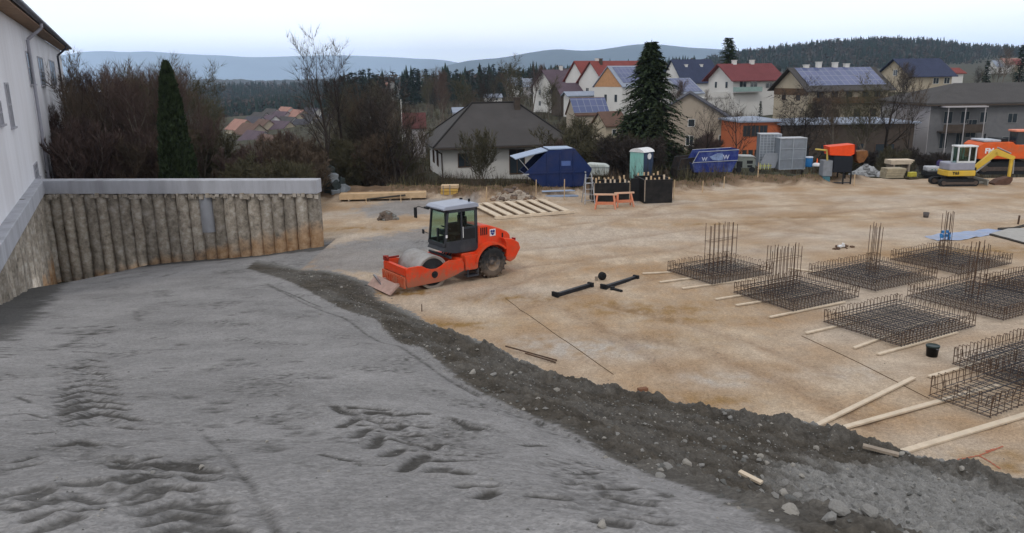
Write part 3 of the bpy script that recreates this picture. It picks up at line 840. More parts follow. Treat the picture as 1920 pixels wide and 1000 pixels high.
# ------------------------------------------------------------------ the compactor
oran = mat('orange paint', (.70, .050, .010), .5, .12, 2.5, .03, dirt=(.30, .12, .06), dirt_amt=.6, dirt_scale=2.6, spec=.25)
def mud(m, z0, z1, col=(.27, .19, .13), amt=.9):
    t = m.node_tree; b = t.nodes['Principled BSDF']; src = b.inputs['Base Color'].links[0].from_socket
    co = [n for n in t.nodes if n.type == 'TEX_COORD'][0]; se = t.nodes.new('ShaderNodeSeparateXYZ'); t.links.new(co.outputs['Object'], se.inputs[0])
    mr = t.nodes.new('ShaderNodeMapRange'); mr.inputs[1].default_value = z1; mr.inputs[2].default_value = z0; mr.inputs[3].default_value = -.25; mr.inputs[4].default_value = .55; t.links.new(se.outputs['Z'], mr.inputs[0])
    n = t.nodes.new('ShaderNodeTexNoise'); n.inputs['Scale'].default_value = 7; n.inputs['Detail'].default_value = 8; n.inputs['Roughness'].default_value = .7; t.links.new(co.outputs['Object'], n.inputs['Vector'])
    a = t.nodes.new('ShaderNodeMath'); a.operation = 'ADD'; t.links.new(mr.outputs[0], a.inputs[0]); t.links.new(n.outputs['Fac'], a.inputs[1])
    r = t.nodes.new('ShaderNodeMapRange'); r.inputs[1].default_value = .55; r.inputs[2].default_value = .85; r.inputs[4].default_value = amt; t.links.new(a.outputs[0], r.inputs[0])
    x = t.nodes.new('ShaderNodeMix'); x.data_type = 'RGBA'; t.links.new(r.outputs[0], x.inputs[0]); t.links.new(src, x.inputs[6]); x.inputs[7].default_value = (*col, 1); t.links.new(x.outputs[2], b.inputs['Base Color'])
    return m
mud(oran, .15, 1.1, (.25, .13, .08), .75)
mud(drum_m0, .0, 1.0) if False else None
oran_dirty = mat('muddy orange paint', (.55, .10, .04), .7, .25, 6, .1, dirt=(.33, .20, .13), dirt_amt=.9, dirt_scale=3)
drum_m = mat('dusty drum steel', (.36, .35, .345), .6, .07, 4, .06, metal=.25, dirt=(.22, .19, .16), dirt_amt=.8, dirt_scale=2.5)
mud(drum_m, .0, 1.3, (.26, .20, .15), .7)
ca = G(816, 541.5, 0); cb2 = G(926, 521, 0)
fwd = (ca - cb2); WB = fwd.length; fwd.normalize()
rzr = math.atan2(fwd.y, fwd.x)
left = Vector((-fwd.y, fwd.x, 0))
ro = ca - left * .88
roller = thing('road_roller', 'orange single-drum soil compactor with dark glass cab and big rear tyres', 'road roller', (ro.x, ro.y, -.02), rzr)
xw = -WB
RM_inv = (Matrix.Translation((ro.x, ro.y, -.02)) @ Matrix.Rotation(rzr, 4, 'Z')).inverted()
# drum
b = MB()
DR = .60
b.lathe([(.30, -.74), (DR - .09, -.74), (DR - .02, -.78), (DR, -.78), (DR, -.4), (DR, 0), (DR, .4), (DR, .78), (DR - .02, .78), (DR - .09, .74), (.30, .74)], 56, 'y', (0, 0, DR))
o = b.build('drum', drum_m, roller)
b = MB()
for s in (-1, 1):
    b = MB(); b.lathe([(.001, s * .84), (.16, s * .84), (.20, s * .75), (.50, s * .745)], 40, 'y', (0, 0, DR)); b.build('drum_hub', black_m, o)
# drum frame side plates
side = [(1.08, .22), (1.12, .30), (1.12, .86), (1.02, .93), (.62, .93), (.46, .90), (.30, .80), (.12, .74), (-.12, .74), (-.30, .80), (-.46, .90), (-.62, .95), (-1.10, .93), (-1.22, .80), (-1.22, .50), (-.80, .36), (-.25, .24)]
b = MB()
for s in (-1, 1):
    b.prism(side, s * .80, s * .885, 'y', bev=.012)
b.box((1.0, -.80, .62), (1.14, .80, .91), bev=.01)
b.box((-1.22, -.80, .52), (-1.02, .80, .93), bev=.01)
o = b.build('drum_frame', oran, roller)
b = MB(); b.box((1.143, -.86, .20), (1.20, .86, .60), bev=.008)
for k in range(9):
    y = -.72 + k * .18; b.box((1.2, y - .02, .24), (1.235, y + .02, .56))
b.build('front_beam', oran_dirty, roller)
b = MB(); b.tube((0, .886, DR - .06), (0, .90, DR - .06), .125, n=20); b.tube((0, -.886, DR - .06), (0, -.90, DR - .06), .125, n=20)
b.tube((.03, .901, DR - .03), (.03, .93, DR - .03), .035, n=8)
b.build('axle_cover', black_m, roller)
# lamp and valve clutter on the far front corner
b = MB(); b.box((1.02, -.86, .92), (1.14, -.70, 1.08), bev=.01); b.tube((1.08, -.60, .92), (1.08, -.60, 1.12), .04); b.tube((1.14, -.60, 1.10), (1.14, -.40, 1.06), .03); b.box((.5, -.89, .94), (1.0, -.83, 1.0))
b.build('front_bracket', mat('dark red bracket', (.25, .03, .02), .6, .4, 9), roller)
# dozer blade
b = MB()
b.prism([(1.36, .36), (1.74, .06), (1.80, .09), (1.46, .40)], -.88, .86, 'y', bev=.006)
b.prism([(1.24, .20), (1.46, .30), (1.46, .36), (1.24, .34)], -.55, -.45, 'y'); b.prism([(1.24, .20), (1.46, .30), (1.46, .36), (1.24, .34)], .45, .55, 'y')
bl = b.build('blade', mat('muddy pink blade', (.40, .27, .23), .7, .2, 5, .1, dirt=(.25, .2, .17), dirt_amt=.7, dirt_scale=3), roller)
e0 = RM_inv @ G(702, 517, .42); e1 = RM_inv @ G(725, 547, .03)
b = MB()
d_ = (e1 - e0); u_ = Vector((1, 0, .3)).normalized() * .05
b.add([e0 - u_, e1 - u_, e1 + u_, e0 + u_, e0 - u_ + Vector((.0, .0, .05)), e1 - u_ + Vector((0, 0, .05)), e1 + u_ + Vector((0, 0, .05)), e0 + u_ + Vector((0, 0, .05))], [(3,2,1,0),(4,5,6,7),(0,1,5,4),(1,2,6,5),(2,3,7,6),(3,0,4,7)])
b.box((e1.x - .12, e1.y - .05, .0), (e1.x + .02, e1.y + .1, .22))
b.build('cutting_edge', steel_m, roller)
# scraper over the drum rear, hoses at the pivot
b = MB(); b.box((-.78, -.78, .98), (-.70, .78, 1.06)); b.build('drum_scraper', dkgrey, roller)
b = MB()
for y in (-.25, -.1, .12, .3):
    b.path([(-.95, y, .95), (-1.1, y, 1.12), (-1.3, y * .8, 1.08), (-1.42, y * .7, .85)], .028)
b.box((-1.50, -.22, .42), (-1.15, .22, .80)); b.build('articulation_joint', black_m, roller)
# rear frame
b = MB()
b.box((-2.05, -.62, .50), (-1.30, .62, 1.06), bev=.02)
b.box((-1.86, .62, .46), (-1.32, .84, 1.0), bev=.015)
b.box((-1.86, -.84, .46), (-1.32, -.62, 1.0), bev=.015)
b.box((xw - .9, -.40, .45), (-2.05, .40, 1.05))
b.build('rear_frame', oran, roller)
b = MB(); b.box((-1.80, .60, .22), (-1.38, .90, .27)); b.box((-1.84, .86, .22), (-1.80, .90, .5)); b.box((-1.40, .86, .22), (-1.36, .90, .5)); b.box((-1.80, .60, .36), (-1.76, .90, .40)); b.build('step', dkgrey, roller)
# engine hood
hood = [(-2.02, 1.02), (-2.02, 1.93), (-2.10, 2.0), (-2.55, 1.96), (-3.0, 1.80), (xw - .86, 1.62), (xw - .98, 1.50), (xw - 1.03, 1.20), (xw - 1.03, 1.02)]
b = MB(); b.prism(hood, -.56, .56, 'y', bev=.05)
hd = b.build('engine_hood', oran, roller)
b = MB()
for k in range(4): b.box((-2.16 - k * .085, .562, 1.62), (-2.205 - k * .085, .572, 1.90))
for k in range(4): b.box((-2.16 - k * .085, -.562, 1.62), (-2.205 - k * .085, -.572, 1.90))
b.box((xw - .60, .562, 1.36), (xw - .66, .57, 1.6))
b.build('vent', black_m, hd)
b = MB(); lx = -2.70
b.cur = 0; b.box((lx - .13, .562, 1.54), (lx + .13, .570, 1.80))
b.cur = 1; 
for dx_, dz_ in ((-.05, .05), (.05, .05), (0, -.05)): b.lathe([(.001, .574), (.052, .574), (.052, .571)], 12, 'y', (lx + dx_, 0, 1.67 + dz_))
b.box((lx - .085, .5705, 1.62), (lx + .085, .573, 1.66))
b.build('emblem', [white_p, mat('navy emblem', (.03, .05, .22), .5)], hd)
# mudguards, rear counterweight
for s in (-1, 1):
    arc = []
    for k in range(15):
        a = R(10 + k * 130 / 14); arc.append((xw + .70 * math.cos(a), .58 + .70 * math.sin(a)))
    arc2 = [(xw + .78 * math.cos(R(10 + k * 130 / 14)), .58 + .78 * math.sin(R(10 + k * 130 / 14))) for k in range(15)][::-1]
    b = MB(); b.prism(arc + arc2, s * .44, s * .90, 'y'); b.build('mudguard', oran if s > 0 else dkgrey, roller)
rear_p = [(xw - .62, .62), (xw - .62, 1.24), (xw - .5, 1.45), (xw - .95, 1.36), (xw - 1.20, 1.20), (xw - 1.27, .98), (xw - 1.02, .60), (xw - .80, .50)]
b = MB(); b.prism(rear_p, -.84, .84, 'y', bev=.03); b.build('counterweight', oran, roller)
b = MB(); b.box((xw - 1.17, .50, 1.23), (xw - 1.10, .66, 1.36)); b.build('tail_lamp', mat('red lens', (.25, .01, .01), .3), roller)
# wheels
tyre_m = mat('tyre rubber', (.022, .023, .025), .85, .4, 6, .3, dirt=(.12, .10, .085), dirt_amt=.7, dirt_scale=3)
rim_m = mud(mat('grey rim', (.08, .085, .095), .6, .25, 5, .1, dirt=(.2, .17, .14), dirt_amt=.5), -.6, .6)
mud(tyre_m, -.6, .5, (.17, .13, .10), .7)
WR = .59
wheel0 = None
for s in (-1, 1):
    wh = bpy.data.objects.new('wheel', None); COL.objects.link(wh); wh.parent = roller; wh.location = (xw, s * .68, WR)
    b = MB()
    b.lathe([(.30, -.20), (.42, -.215), (.52, -.20), (WR - .04, -.15), (WR - .03, 0), (WR - .04, .15), (.52, .20), (.42, .215), (.30, .20)], 44, 'y')
    for k in range(18):
        for q in (-1, 1):
            a = 2 * math.pi * (k + (.5 if q > 0 else 0)) / 18
            M4 = Matrix.Rotation(-a, 4, 'Y') @ Matrix.Translation((0, 0, WR - .02)) @ Matrix.Rotation(R(38) * q, 4, 'Z')
            b.box((-.028, -.01 if q > 0 else -.21, -.05), (.028, .21 if q > 0 else .01, .025), M4)
    b.build('tyre', tyre_m, wh)
    b = MB(); b.lathe([(.31, s * .19), (.27, s * .16), (.25, s * .06), (.12, s * .04), (.11, s * .10), (.001, s * .11)], 28, 'y')
    for k in range(8):
        a = 2 * math.pi * k / 8; b.tube((.18 * math.cos(a), s * .05, .18 * math.sin(a)), (.18 * math.cos(a), s * .085, .18 * math.sin(a)), .018, n=6)
    b.build('rim', rim_m, wh)
b = MB(); b.tube((xw, -.5, WR), (xw, .5, WR), .11, n=10); b.build('axle', black_m, roller)
# cab
cf, cr_, cy, cz0, cz1 = -.60, -2.02, .60, 1.10, 2.80
b = MB()
b.prism([(cf + .05, cz0 + .12), (cf - .05, cz0 + .30), (cr_ + .0, cz0 + .30), (cr_, cz0), (cf - .45, cz0)], -cy, cy, 'y', bev=.015)
pw = .055
pts_fb = (cf, cz0 + .30); pts_ft = (cf - .16, cz1 - .12)
for s in (-1, 1):
    y_ = s * (cy - pw / 2)
    def post(x0, z0, x1, z1, wx=.06):
        b.add([(x0 - wx, y_ - pw/2, z0), (x0, y_ - pw/2, z0), (x0, y_ + pw/2, z0), (x0 - wx, y_ + pw/2, z0), (x1 - wx, y_ - pw/2, z1), (x1, y_ - pw/2, z1), (x1, y_ + pw/2, z1), (x1 - wx, y_ + pw/2, z1)], [(3,2,1,0),(4,5,6,7),(0,1,5,4),(1,2,6,5),(2,3,7,6),(3,0,4,7)])
    post(cf, cz0 + .28, cf - .16, cz1 - .1, .075)
    post(cf - .72, cz0 + .28, cf - .72, cz1 - .1, .06)
    post(cr_ + .10, cz0 + .28, cr_ + .10, cz1 - .1, .10)
    b.box((cf - .05, y_ - pw/2, cz0 + .28), (cr_, y_ + pw/2, cz0 + .46)); b.box((cf - .14, y_ - pw/2, cz1 - .2), (cr_, y_ + pw/2, cz1 - .08))
    b.box((cf - .72, y_ - pw/2, cz0 + .85), (cr_, y_ + pw/2, cz0 + .92))
b.box((cf - .07, -cy, cz0 + .28), (cf + .004, cy, cz0 + .40)); b.box((cf - .22, -cy, cz1 - .2), (cf - .14, cy, cz1 - .08))
b.box((cr_, -cy, cz0 + .28), (cr_ + .07, cy, cz0 + .9)); b.box((cr_, -cy, cz1 - .2), (cr_ + .07, cy, cz1 - .08))
b.box((cf - .13, -.03, cz0 + .38), (cf - .05, .03, cz0 + .9))
cab = b.build('cab', dkgrey, roller)
b = MB()
b.prism([(cf + .02, cz1 - .09), (cf + .03, cz1 - .03), (cf - .10, cz1 + .05), (cr_ + .1, cz1 + .09), (cr_ - .05, cz1 + .03), (cr_ - .06, cz1 - .09)], -cy - .04, cy + .04, 'y', bev=.02)
b.build('cab_roof', mat('pale grey roof', (.30, .33, .41), .4, .06, 2, .03, spec=.5), cab)
b = MB(); b.box((cf + .03, -.55, cz1 - .13), (cf + .16, -.30, cz1 - .06), bev=.01); b.box((cf + .03, .30, cz1 - .13), (cf + .10, .5, cz1 - .06), bev=.01); b.tube((cr_ + .15, .3, cz1 + .06), (cr_ + .15, .3, cz1 + .19), .045); b.tube((cr_ + .1, -.35, cz1 + .06), (cr_ + .1, -.35, cz1 + .14), .06)
b.build('roof_lamp', black_m, cab)
b = MB()
b.poly([(cf - .03, -cy + .06, cz0 + .40), (cf - .03, cy - .06, cz0 + .40), (cf - .17, cy - .06, cz1 - .2), (cf - .17, -cy + .06, cz1 - .2)])
for s in (-1, 1):
    y_ = s * (cy - pw/2 )
    b.poly([(cf - .09, y_, cz0 + .46), (cf - .72, y_, cz0 + .46), (cf - .72, y_, cz1 - .2), (cf - .2, y_, cz1 - .2)])
    b.poly([(cf - .78, y_, cz0 + .92), (cr_ + .1, y_, cz0 + .92), (cr_ + .1, y_, cz1 - .2), (cf - .78, y_, cz1 - .2)])
b.poly([(cr_ + .03, -cy + .06, cz0 + .9), (cr_ + .03, cy - .06, cz0 + .9), (cr_ + .03, cy - .06, cz1 - .2), (cr_ + .03, -cy + .06, cz1 - .2)])
b.build('cab_glass', cab_glass, cab)
b = MB(); b.box((cf - .78, cy - pw, cz0 + .46), (cr_, cy - .004, cz0 + .85)); b.box((cf - .78, -cy + pw, cz0 + .46), (cr_, -cy + .004, cz0 + .85)); b.build('lower_panel', black_m, cab)
b = MB(); b.box((-1.72, -.26, cz0 + .50), (-1.22, .26, cz0 + .62), bev=.03); b.box((-1.80, -.26, cz0 + .55), (-1.66, .26, cz0 + 1.25), bev=.04); b.box((-1.70, -.2, cz0 + .3), (-1.3, .2, cz0 + .5)); b.box((-1.80, -.13, cz0 + 1.25), (-1.70, .13, cz0 + 1.42), bev=.02)
b.build('seat', black_m, cab)
b = MB(); b.tube((-.92, 0, cz0 + .3), (-1.0, 0, cz0 + .85), .05); b.lathe([(.16, .0), (.18, .02), (.20, 0), (.18, -.02), (.16, 0)], 20, 'z', M4=Matrix.Translation((-1.03, 0, cz0 + .88)) @ Matrix.Rotation(R(-25), 4, 'Y'))
b.box((-.98, -.2, cz0 + .62), (-.84, .2, cz0 + .82), bev=.02); b.build('steering_wheel', dkgrey, cab)
b = MB(); b.path([(cf - .08, -cy - .02, cz1 - .2), (cf + .1, -cy - .45, cz1 - .12), (cf + .12, -cy - .66, cz1 - .2)], .014)
b.box((cf + .09, -cy - .76, cz1 - .58), (cf + .15, -cy - .58, cz1 - .19), bev=.02)
b.path([(cf, cy - .03, cz0 + .5), (cf + .04, cy + .02, cz0 + .52)], .012)
b.path([(cf - .02, -cy, cz0 + .62), (cf + .05, -cy - .2, cz0 + .66)], .012); b.box((cf + .03, -cy - .30, cz0 + .58), (cf + .08, -cy - .18, cz0 + .74), bev=.015)
b.build('mirror', black_m, cab)
b = MB(); b.tube((cf - .78, cy + .03, cz0 + .55), (cf - .78, cy + .03, cz0 + .95), .013); b.box((cf - .12, cy, cz0 + .62), (cf - .06, cy + .03, cz0 + .72)); b.build('grab_rail', white_p, cab)
# ------------------------------------------------------------------ rebar foundation cages
VD = Vector((math.cos(R(29)), math.sin(R(29)), 0)); UD = Vector((math.cos(R(119)), math.sin(R(119)), 0))
def rebar_cage(L, N, vlen, label, ulen=None, cols=None, ucol=.5, vcol=.5, hcol=2.0, edge_h=.46, sp=.125, blue=False):
    l = G(*L) if L else None; n = G(*N)
    u = ulen if ulen else (l - n).length
    t = thing('rebar_cage', label, 'rebar cage', (n.x, n.y, float(gz(n.x, n.y)) + .01), R(29), 'steel cages for the column foundations')
    # local x along v, y along u
    rs = random.Random(int(n.x * 100))
    r = .0082
    b = MB()
    k = 0
    while k * sp <= vlen + .001:
        x = k * sp; b.tube((x, -.03, .075), (x + rs.uniform(-.01, .01), u + .03, .075), r, n=4, caps=False); k += 1
    k = 0
    while k * sp <= u + .001:
        y = k * sp; b.tube((-.03, y, .095), (vlen + .03, y + rs.uniform(-.01, .01), .095), r, n=4, caps=False); k += 1
    b.build('bottom_mat', steel_dark, t)
    b = MB()
    k = 0
    while k * sp * 1.6 <= vlen - .3:
        x = .2 + k * sp * 1.6; b.tube((x, .15, .30), (x, u - .15, .30), r, n=4, caps=False); k += 1
    k = 0
    while k * sp * 1.6 <= u - .3:
        y = .2 + k * sp * 1.6; b.tube((.15, y, .32), (vlen - .15, y, .32), r, n=4, caps=False); k += 1
    b.build('upper_mat', steel_dark, t)
    for (a0, a1, off) in (((0, 0), (vlen, 0), (0, .12)), ((0, u), (vlen, u), (0, -.12)), ((0, 0), (0, u), (.12, 0)), ((vlen, 0), (vlen, u), (-.12, 0))):
        b = MB(); ln = math.hypot(a1[0] - a0[0], a1[1] - a0[1]); m_ = int(ln / (sp * 1.25))
        for q in range(m_ + 1):
            f = q / m_; x = a0[0] + (a1[0] - a0[0]) * f; y = a0[1] + (a1[1] - a0[1]) * f
            h = edge_h + rs.uniform(-.03, .03); lx, ly = rs.uniform(-.02, .02), rs.uniform(-.02, .02)
            b.tube((x, y, .06), (x + lx, y + ly, h), r, n=4, caps=False)
            b.tube((x + lx, y + ly, h), (x + lx + off[0] * .7, y + ly + off[1] * .7, h - .01), r, n=4, caps=False)
            b.tube((x + lx + off[0] * .7, y + ly + off[1] * .7, h - .01), (x + off[0], y + off[1], h * .5), r, n=4, caps=False)
        for z in (.10, edge_h * .55):
            b.tube((a0[0], a0[1], z), (a1[0], a1[1], z), r, n=4, caps=False)
        b.build('edge_bars', steel_rust, t)
    if cols:
        nx_, ny_, dx, dy = cols
        b = MB(); cx, cy_ = vlen * vcol, u * ucol
        for i in range(nx_):
            for j in range(ny_):
                if 0 < i < nx_ - 1 and 0 < j < ny_ - 1: continue
                x = cx + (i - (nx_ - 1) / 2) * dx; y = cy_ + (j - (ny_ - 1) / 2) * dy
                b.tube((x, y, .05), (x + rs.uniform(-.03, .03), y + rs.uniform(-.03, .03), hcol + rs.uniform(-.12, .06)), .0115, n=5)
        hx, hy = (nx_ - 1) / 2 * dx + .015, (ny_ - 1) / 2 * dy + .015
        for z in (.35, .6, .9) if not nx_ > 5 else (.4, 1.3):
            b.path([(cx - hx, cy_ - hy, z), (cx + hx, cy_ - hy, z), (cx + hx, cy_ + hy, z), (cx - hx, cy_ + hy, z), (cx - hx, cy_ - hy, z)], .007, n=4)
        b.build('column_bars', steel_rust, t)
        if blue:
            b = MB()
            for q in range(9):
                x = cx + rs.uniform(-hx, hx); y = cy_ + rs.uniform(-hy, hy); z = 1.0 + rs.uniform(-.12, .2)
                b.box((x - .04, y - .04, z), (x + .04, y + .04, z + .10))
            b.build('bar_tie', mat('blue tie', (.05, .22, .5), .6), t)
    return t
rebar_cage((1250,512), (1335,538), 2.95, 'steel cage left-most on the sand, with a wide row of tall starter bars', cols=(7, 2, .22, .26), vcol=.52, ucol=.52, hcol=1.95)
rebar_cage((1375,553), (1487,588), 3.05, 'steel cage with a broad comb of starter bars, in front of the left-most cage', cols=(9, 2, .17, .25), vcol=.40, ucol=.62, hcol=1.75)
rebar_cage((1509,519), (1641,550), 3.35, 'steel cage with a tight bundle of starter bars, behind the comb-like cage', cols=(3, 3, .14, .14), vcol=.5, ucol=.5, hcol=2.0)
rebar_cage((1666,491), (1801,519), 3.2, 'rear steel cage in front of the blue sheet, starter bars tied with blue', cols=(3, 3, .14, .14), vcol=.45, ucol=.55, hcol=2.05, blue=True)
rebar_cage((1700,561), (1880,607), 3.5, 'steel cage beyond the black bucket with five tall dark starter bars', cols=(3, 3, .2, .2), vcol=.40, ucol=.55, hcol=2.0)
rebar_cage((1545,609), (1689,655), 3.35, 'low steel cage with no starter bars, left of the black bucket', cols=None)
rebar_cage((1852,540), None or (1990,572), 3.2, 'steel cage cut off by the right edge, behind the others', ulen=2.5, cols=None)
p7 = G(1786, 690); n7 = p7 - UD * 1.7
def pxof(p):
    q = CR.transposed() @ (Vector(p) - CO); return (960 + FPX * q.x / -q.z, 500 - FPX * q.y / -q.z)
rebar_cage(None, pxof(n7), 4.2, 'large steel cage at the right edge in front of the black bucket', ulen=1.7, edge_h=.52)
rebar_cage(None, (1855, 790), 3.4, 'nearest steel cage, open mesh lying over two long planks', ulen=1.36, sp=.2, edge_h=.55)

# ------------------------------------------------------------------ planks under and beside the cages
def plank(a, b_, label, group=None, wd=.11, th=.045, m=timber_pale, za=0, zb=0, ext=0):
    p, q = G(*a), G(*b_)
    d = (q - p); 
    if ext: d = d.normalized() * ext; q = p + d
    L = d.length; rz = math.atan2(d.y, d.x)
    z = max(float(gz(p.x, p.y)), 0) + .012
    bb = MB(); bb.box((0, -wd / 2, 0), (L, wd / 2, th), bev=.004)
    z1 = max(float(gz(q.x, q.y)), 0) + .012
    o = bb.build('plank', m, loc=(p.x, p.y, z + za), rot=(0, -math.atan2(z1 + zb - z - za, L), rz))
    tag(o, label, 'plank', group)
    return o
plank((1532,800), (1713,711), 'loose pale plank ending at the earth bank, not reaching any steel cage', wd=.12)
plank((1573,807), (1760,756), 'long pale plank running from the earth bank under the nearest steel cage', wd=.13, ext=5.2)
plank((1692,850), (1858,801), 'nearest and whitest long plank, along the front of the nearest steel cage', wd=.15, ext=5.0)
plank((1742,709), (1860,676), 'long plank running under the large steel cage at the right edge', wd=.12, ext=5)
sg = 'short plank ends showing beside the steel cages'
for a, q, e, lab in (((1205,515),(1250,513),1.1,'thin strip of timber lying left of the left-most steel cage'), ((1237,531),(1285,525),3.2,'plank end poking out behind the near corner of the left-most cage'), ((1279,543),(1325,537),3.2,'plank under the near corner of the left-most steel cage'),
                ((1342,564),(1385,557),3.2,'plank under the left corner of the cage with the comb of bars'), ((1380,575),(1425,568),3.2,'plank under the middle of the left side of the comb-like cage'), ((1443,597),(1482,589),3.3,'plank under the near corner of the comb-like cage'),
                ((1511,627),(1555,617),3.4,'plank under the left corner of the low cage without starter bars'), ((1601,655),(1759,598),3.6,'white plank running diagonally through the low cage without starter bars'), ((1646,667),(1690,655),3.4,'plank under the near corner of the low cage without starter bars'),
                ((1478,505),(1530,512),1.4,'plank end behind the comb-like steel cage')):
    plank(a, q, lab, sg, wd=.10, ext=e)

# ------------------------------------------------------------------ small things on the sand
def at_px(px, py): 
    g = G(px, py); return Vector((g.x, g.y, float(gz(g.x, g.y))))
p = at_px(1747, 668)
t = thing('bucket', 'black plastic bucket with a lid standing on the sand between the steel cages', 'bucket', p)
b = MB(); b.lathe([(.001, 0), (.135, 0), (.155, .25), (.165, .25), (.165, .29)], 28); b.build('body', mat('black plastic', (.012, .013, .014), .45, .1), t)
b = MB(); b.lathe([(.172, .27), (.172, .30), (.15, .305), (.145, .295), (.001, .295)], 28); b.build('lid', mat('dark green lid', (.025, .04, .038), .4), t)
b = MB(); b.path([(.17 * math.cos(a), .17 * math.sin(a) , .22 - .05 * math.sin((a + 1) * 1)) for a in [R(k * 18 - 90) for k in range(11)]], .006, n=5); b.build('handle', steel_m, t)
p = at_px(1736, 407)
t = thing('bucket', 'small grey tub alone on the far sand', 'bucket', p)
b = MB(); b.lathe([(.001, 0), (.12, 0), (.15, .26), (.14, .26), (.12, .03), (.001, .03)], 20); b.build('body', mat('grey tub', (.10, .09, .09), .6), t)
def beam(a, q, label, hh=.12):
    p, q = at_px(*a), at_px(*q); d = q - p; L = d.length
    t = thing('steel_beam', label, 'beam', (p.x, p.y, p.z), math.atan2(d.y, d.x))
    b = MB(); b.box((0, -.07, 0), (L, -.055, hh)); b.box((0, -.055, hh - .012), (L, .05, hh)); b.box((0, .05, 0), (L, .064, hh)); b.build('channel', mat('black steel channel', (.018, .019, .024), .5, .3), t)
    b = MB(); b.box((.02, -.12, 0), (.10, .16, hh + .05)); b.box((L - .12, -.13, 0), (L - .02, .10, hh + .03)); b.build('end_plate', black_m, t)
    return t
beam((1040,557), (1109,536), 'left one of two black steel channels on the sand, upturned left end')
beam((1131,541), (1194,521), 'right one of two black steel channels on the sand')
p, q = at_px(1147, 543), at_px(1166, 548)
b = MB(); b.tube((0, 0, .05), (q.x - p.x, q.y - p.y, .05), .05, n=8); b.box((-.05, -.06, 0), (.1, .06, .12)); tag(b.build('steel_offcut', black_m, loc=p), 'short black steel offcut beside the right black channel', 'offcut')
p = at_px(1129, 525)
t = thing('tape_reel', 'small black reel behind the gap of the two black channels', 'reel', p, R(20))
b = MB(); b.lathe([(.02, -.05), (.15, -.05), (.15, -.03), (.07, -.03), (.07, .03), (.15, .03), (.15, .05), (.02, .05), (.02, -.05)], 20, 'y', (0, 0, .15)); b.build('spool', black_m, t)
b = MB(); b.box((-.28, -.03, 0), (-.18, .03, .16)); b.build('grip', timber_grey, t)
def line_on_ground(pts, r, name, m, label, cat, n=5, h=.004, group=None):
    P_ = [at_px(*a) for a in pts]; Q = []
    for a, q in zip(P_[:-1], P_[1:]):
        k = max(2, int((q - a).length / .3))
        for i in range(k):
            v = a.lerp(q, i / k); Q.append(v)
    Q.append(P_[-1])
    b = MB()
    for v in Q: v.z = float(gz(v.x, v.y)) + h
    b.path(Q, r, n=n)
    return tag(b.build(name, m), label, cat, group)
cord = mat('brown cord', (.13, .085, .05), .9)
line_on_ground([(948,560),(1020,612),(1090,661),(1150,703)], .011, 'string_line', cord, 'thin brown string lying on the sand right of the roller', 'string')
line_on_ground([(1503,630),(1600,676),(1680,715),(1742,747)], .012, 'string_line', cord, 'thin brown string on the sand in front of the low steel cage', 'string')
p, q = at_px(945, 657), at_px(1044, 680)
for a, q_, lab in (((948,658),(1044,678),'upper one of two rusty rods poking out of the earth bank'), ((985,672),(1042,682),'lower and shorter rusty rod by the earth bank')):
    p, q = at_px(*a), at_px(*q_)
    b = MB(); b.tube(p + Vector((0, 0, .14)), q + Vector((0, 0, .03)), .022, n=6); tag(b.build('rusty_rod', steel_rust), lab, 'rod')
red_m = mat('red marking paint', (.38, .12, .07), .8, .1)
def paint(pts, lab, wd=.035):
    for (a, q_) in zip(pts[:-1], pts[1:]):
        pass
    b = MB()
    for a, q_ in zip(pts[:-1], pts[1:]):
        A, B_ = at_px(*a), at_px(*q_); d = (B_ - A); k = max(2, int(d.length / .1)); nrm = Vector((-d.y, d.x, 0)).normalized() * wd * .6
        for i in range(k):
            s, e = A.lerp(B_, i / k), A.lerp(B_, (i + .86) / k)
            quad = [s - nrm, e - nrm * rnd.uniform(.4, 1), e + nrm * rnd.uniform(.4, 1), s + nrm]
            b.poly([Vector((v.x, v.y, float(gz(v.x, v.y)) + .010)) for v in quad])
    o = b.build('paint_mark', red_m); tag(o, lab, 'paint mark'); return o
paint([(1795,864),(1836,856),(1882,838)], 'long red paint line sprayed on the sand at the lower right')
paint([(1836,857),(1852,866),(1876,882)], 'short red paint line branching towards the earth bank')
paint([(1848,848),(1866,843)], 'short red paint dash above the long red line')
p = at_px(1205, 733); b = MB(); b.box((-.12, -.06, -.01), (.12, .06, .07), bev=.01); tag(b.build('brick', mat('brown brick', (.20, .10, .06), .9, .2), loc=p, rot=(0, 0, .3)), 'small brown brick alone on the sand beside the earth bank', 'brick')
p = at_px(1578, 466)
t = thing('drain_fitting', 'white pipe fitting in a shallow dug patch behind the steel cages', 'pipe fitting', p)
b = MB(); b.tube((-.16, 0, .07), (.12, .05, .09), .065, n=12); b.tube((.02, 0, .08), (.05, -.02, .22), .05, n=12); b.build('pipe', white_p, t)
b = MB()
for k in range(16): 
    a = rnd.uniform(0, 6.3); d_ = rnd.uniform(.2, .6); r_ = rnd.uniform(.03, .08); b.box((d_ * math.cos(a) - r_, .5 * d_ * math.sin(a) - r_, 0), (d_ * math.cos(a) + r_, .5 * d_ * math.sin(a) + r_, r_), Matrix.Rotation(rnd.uniform(0, 1), 4, 'Z'))
b.build('dug_clods', mat('dark clods', (.12, .075, .05), .9, .3), t)['kind'] = 'stuff'
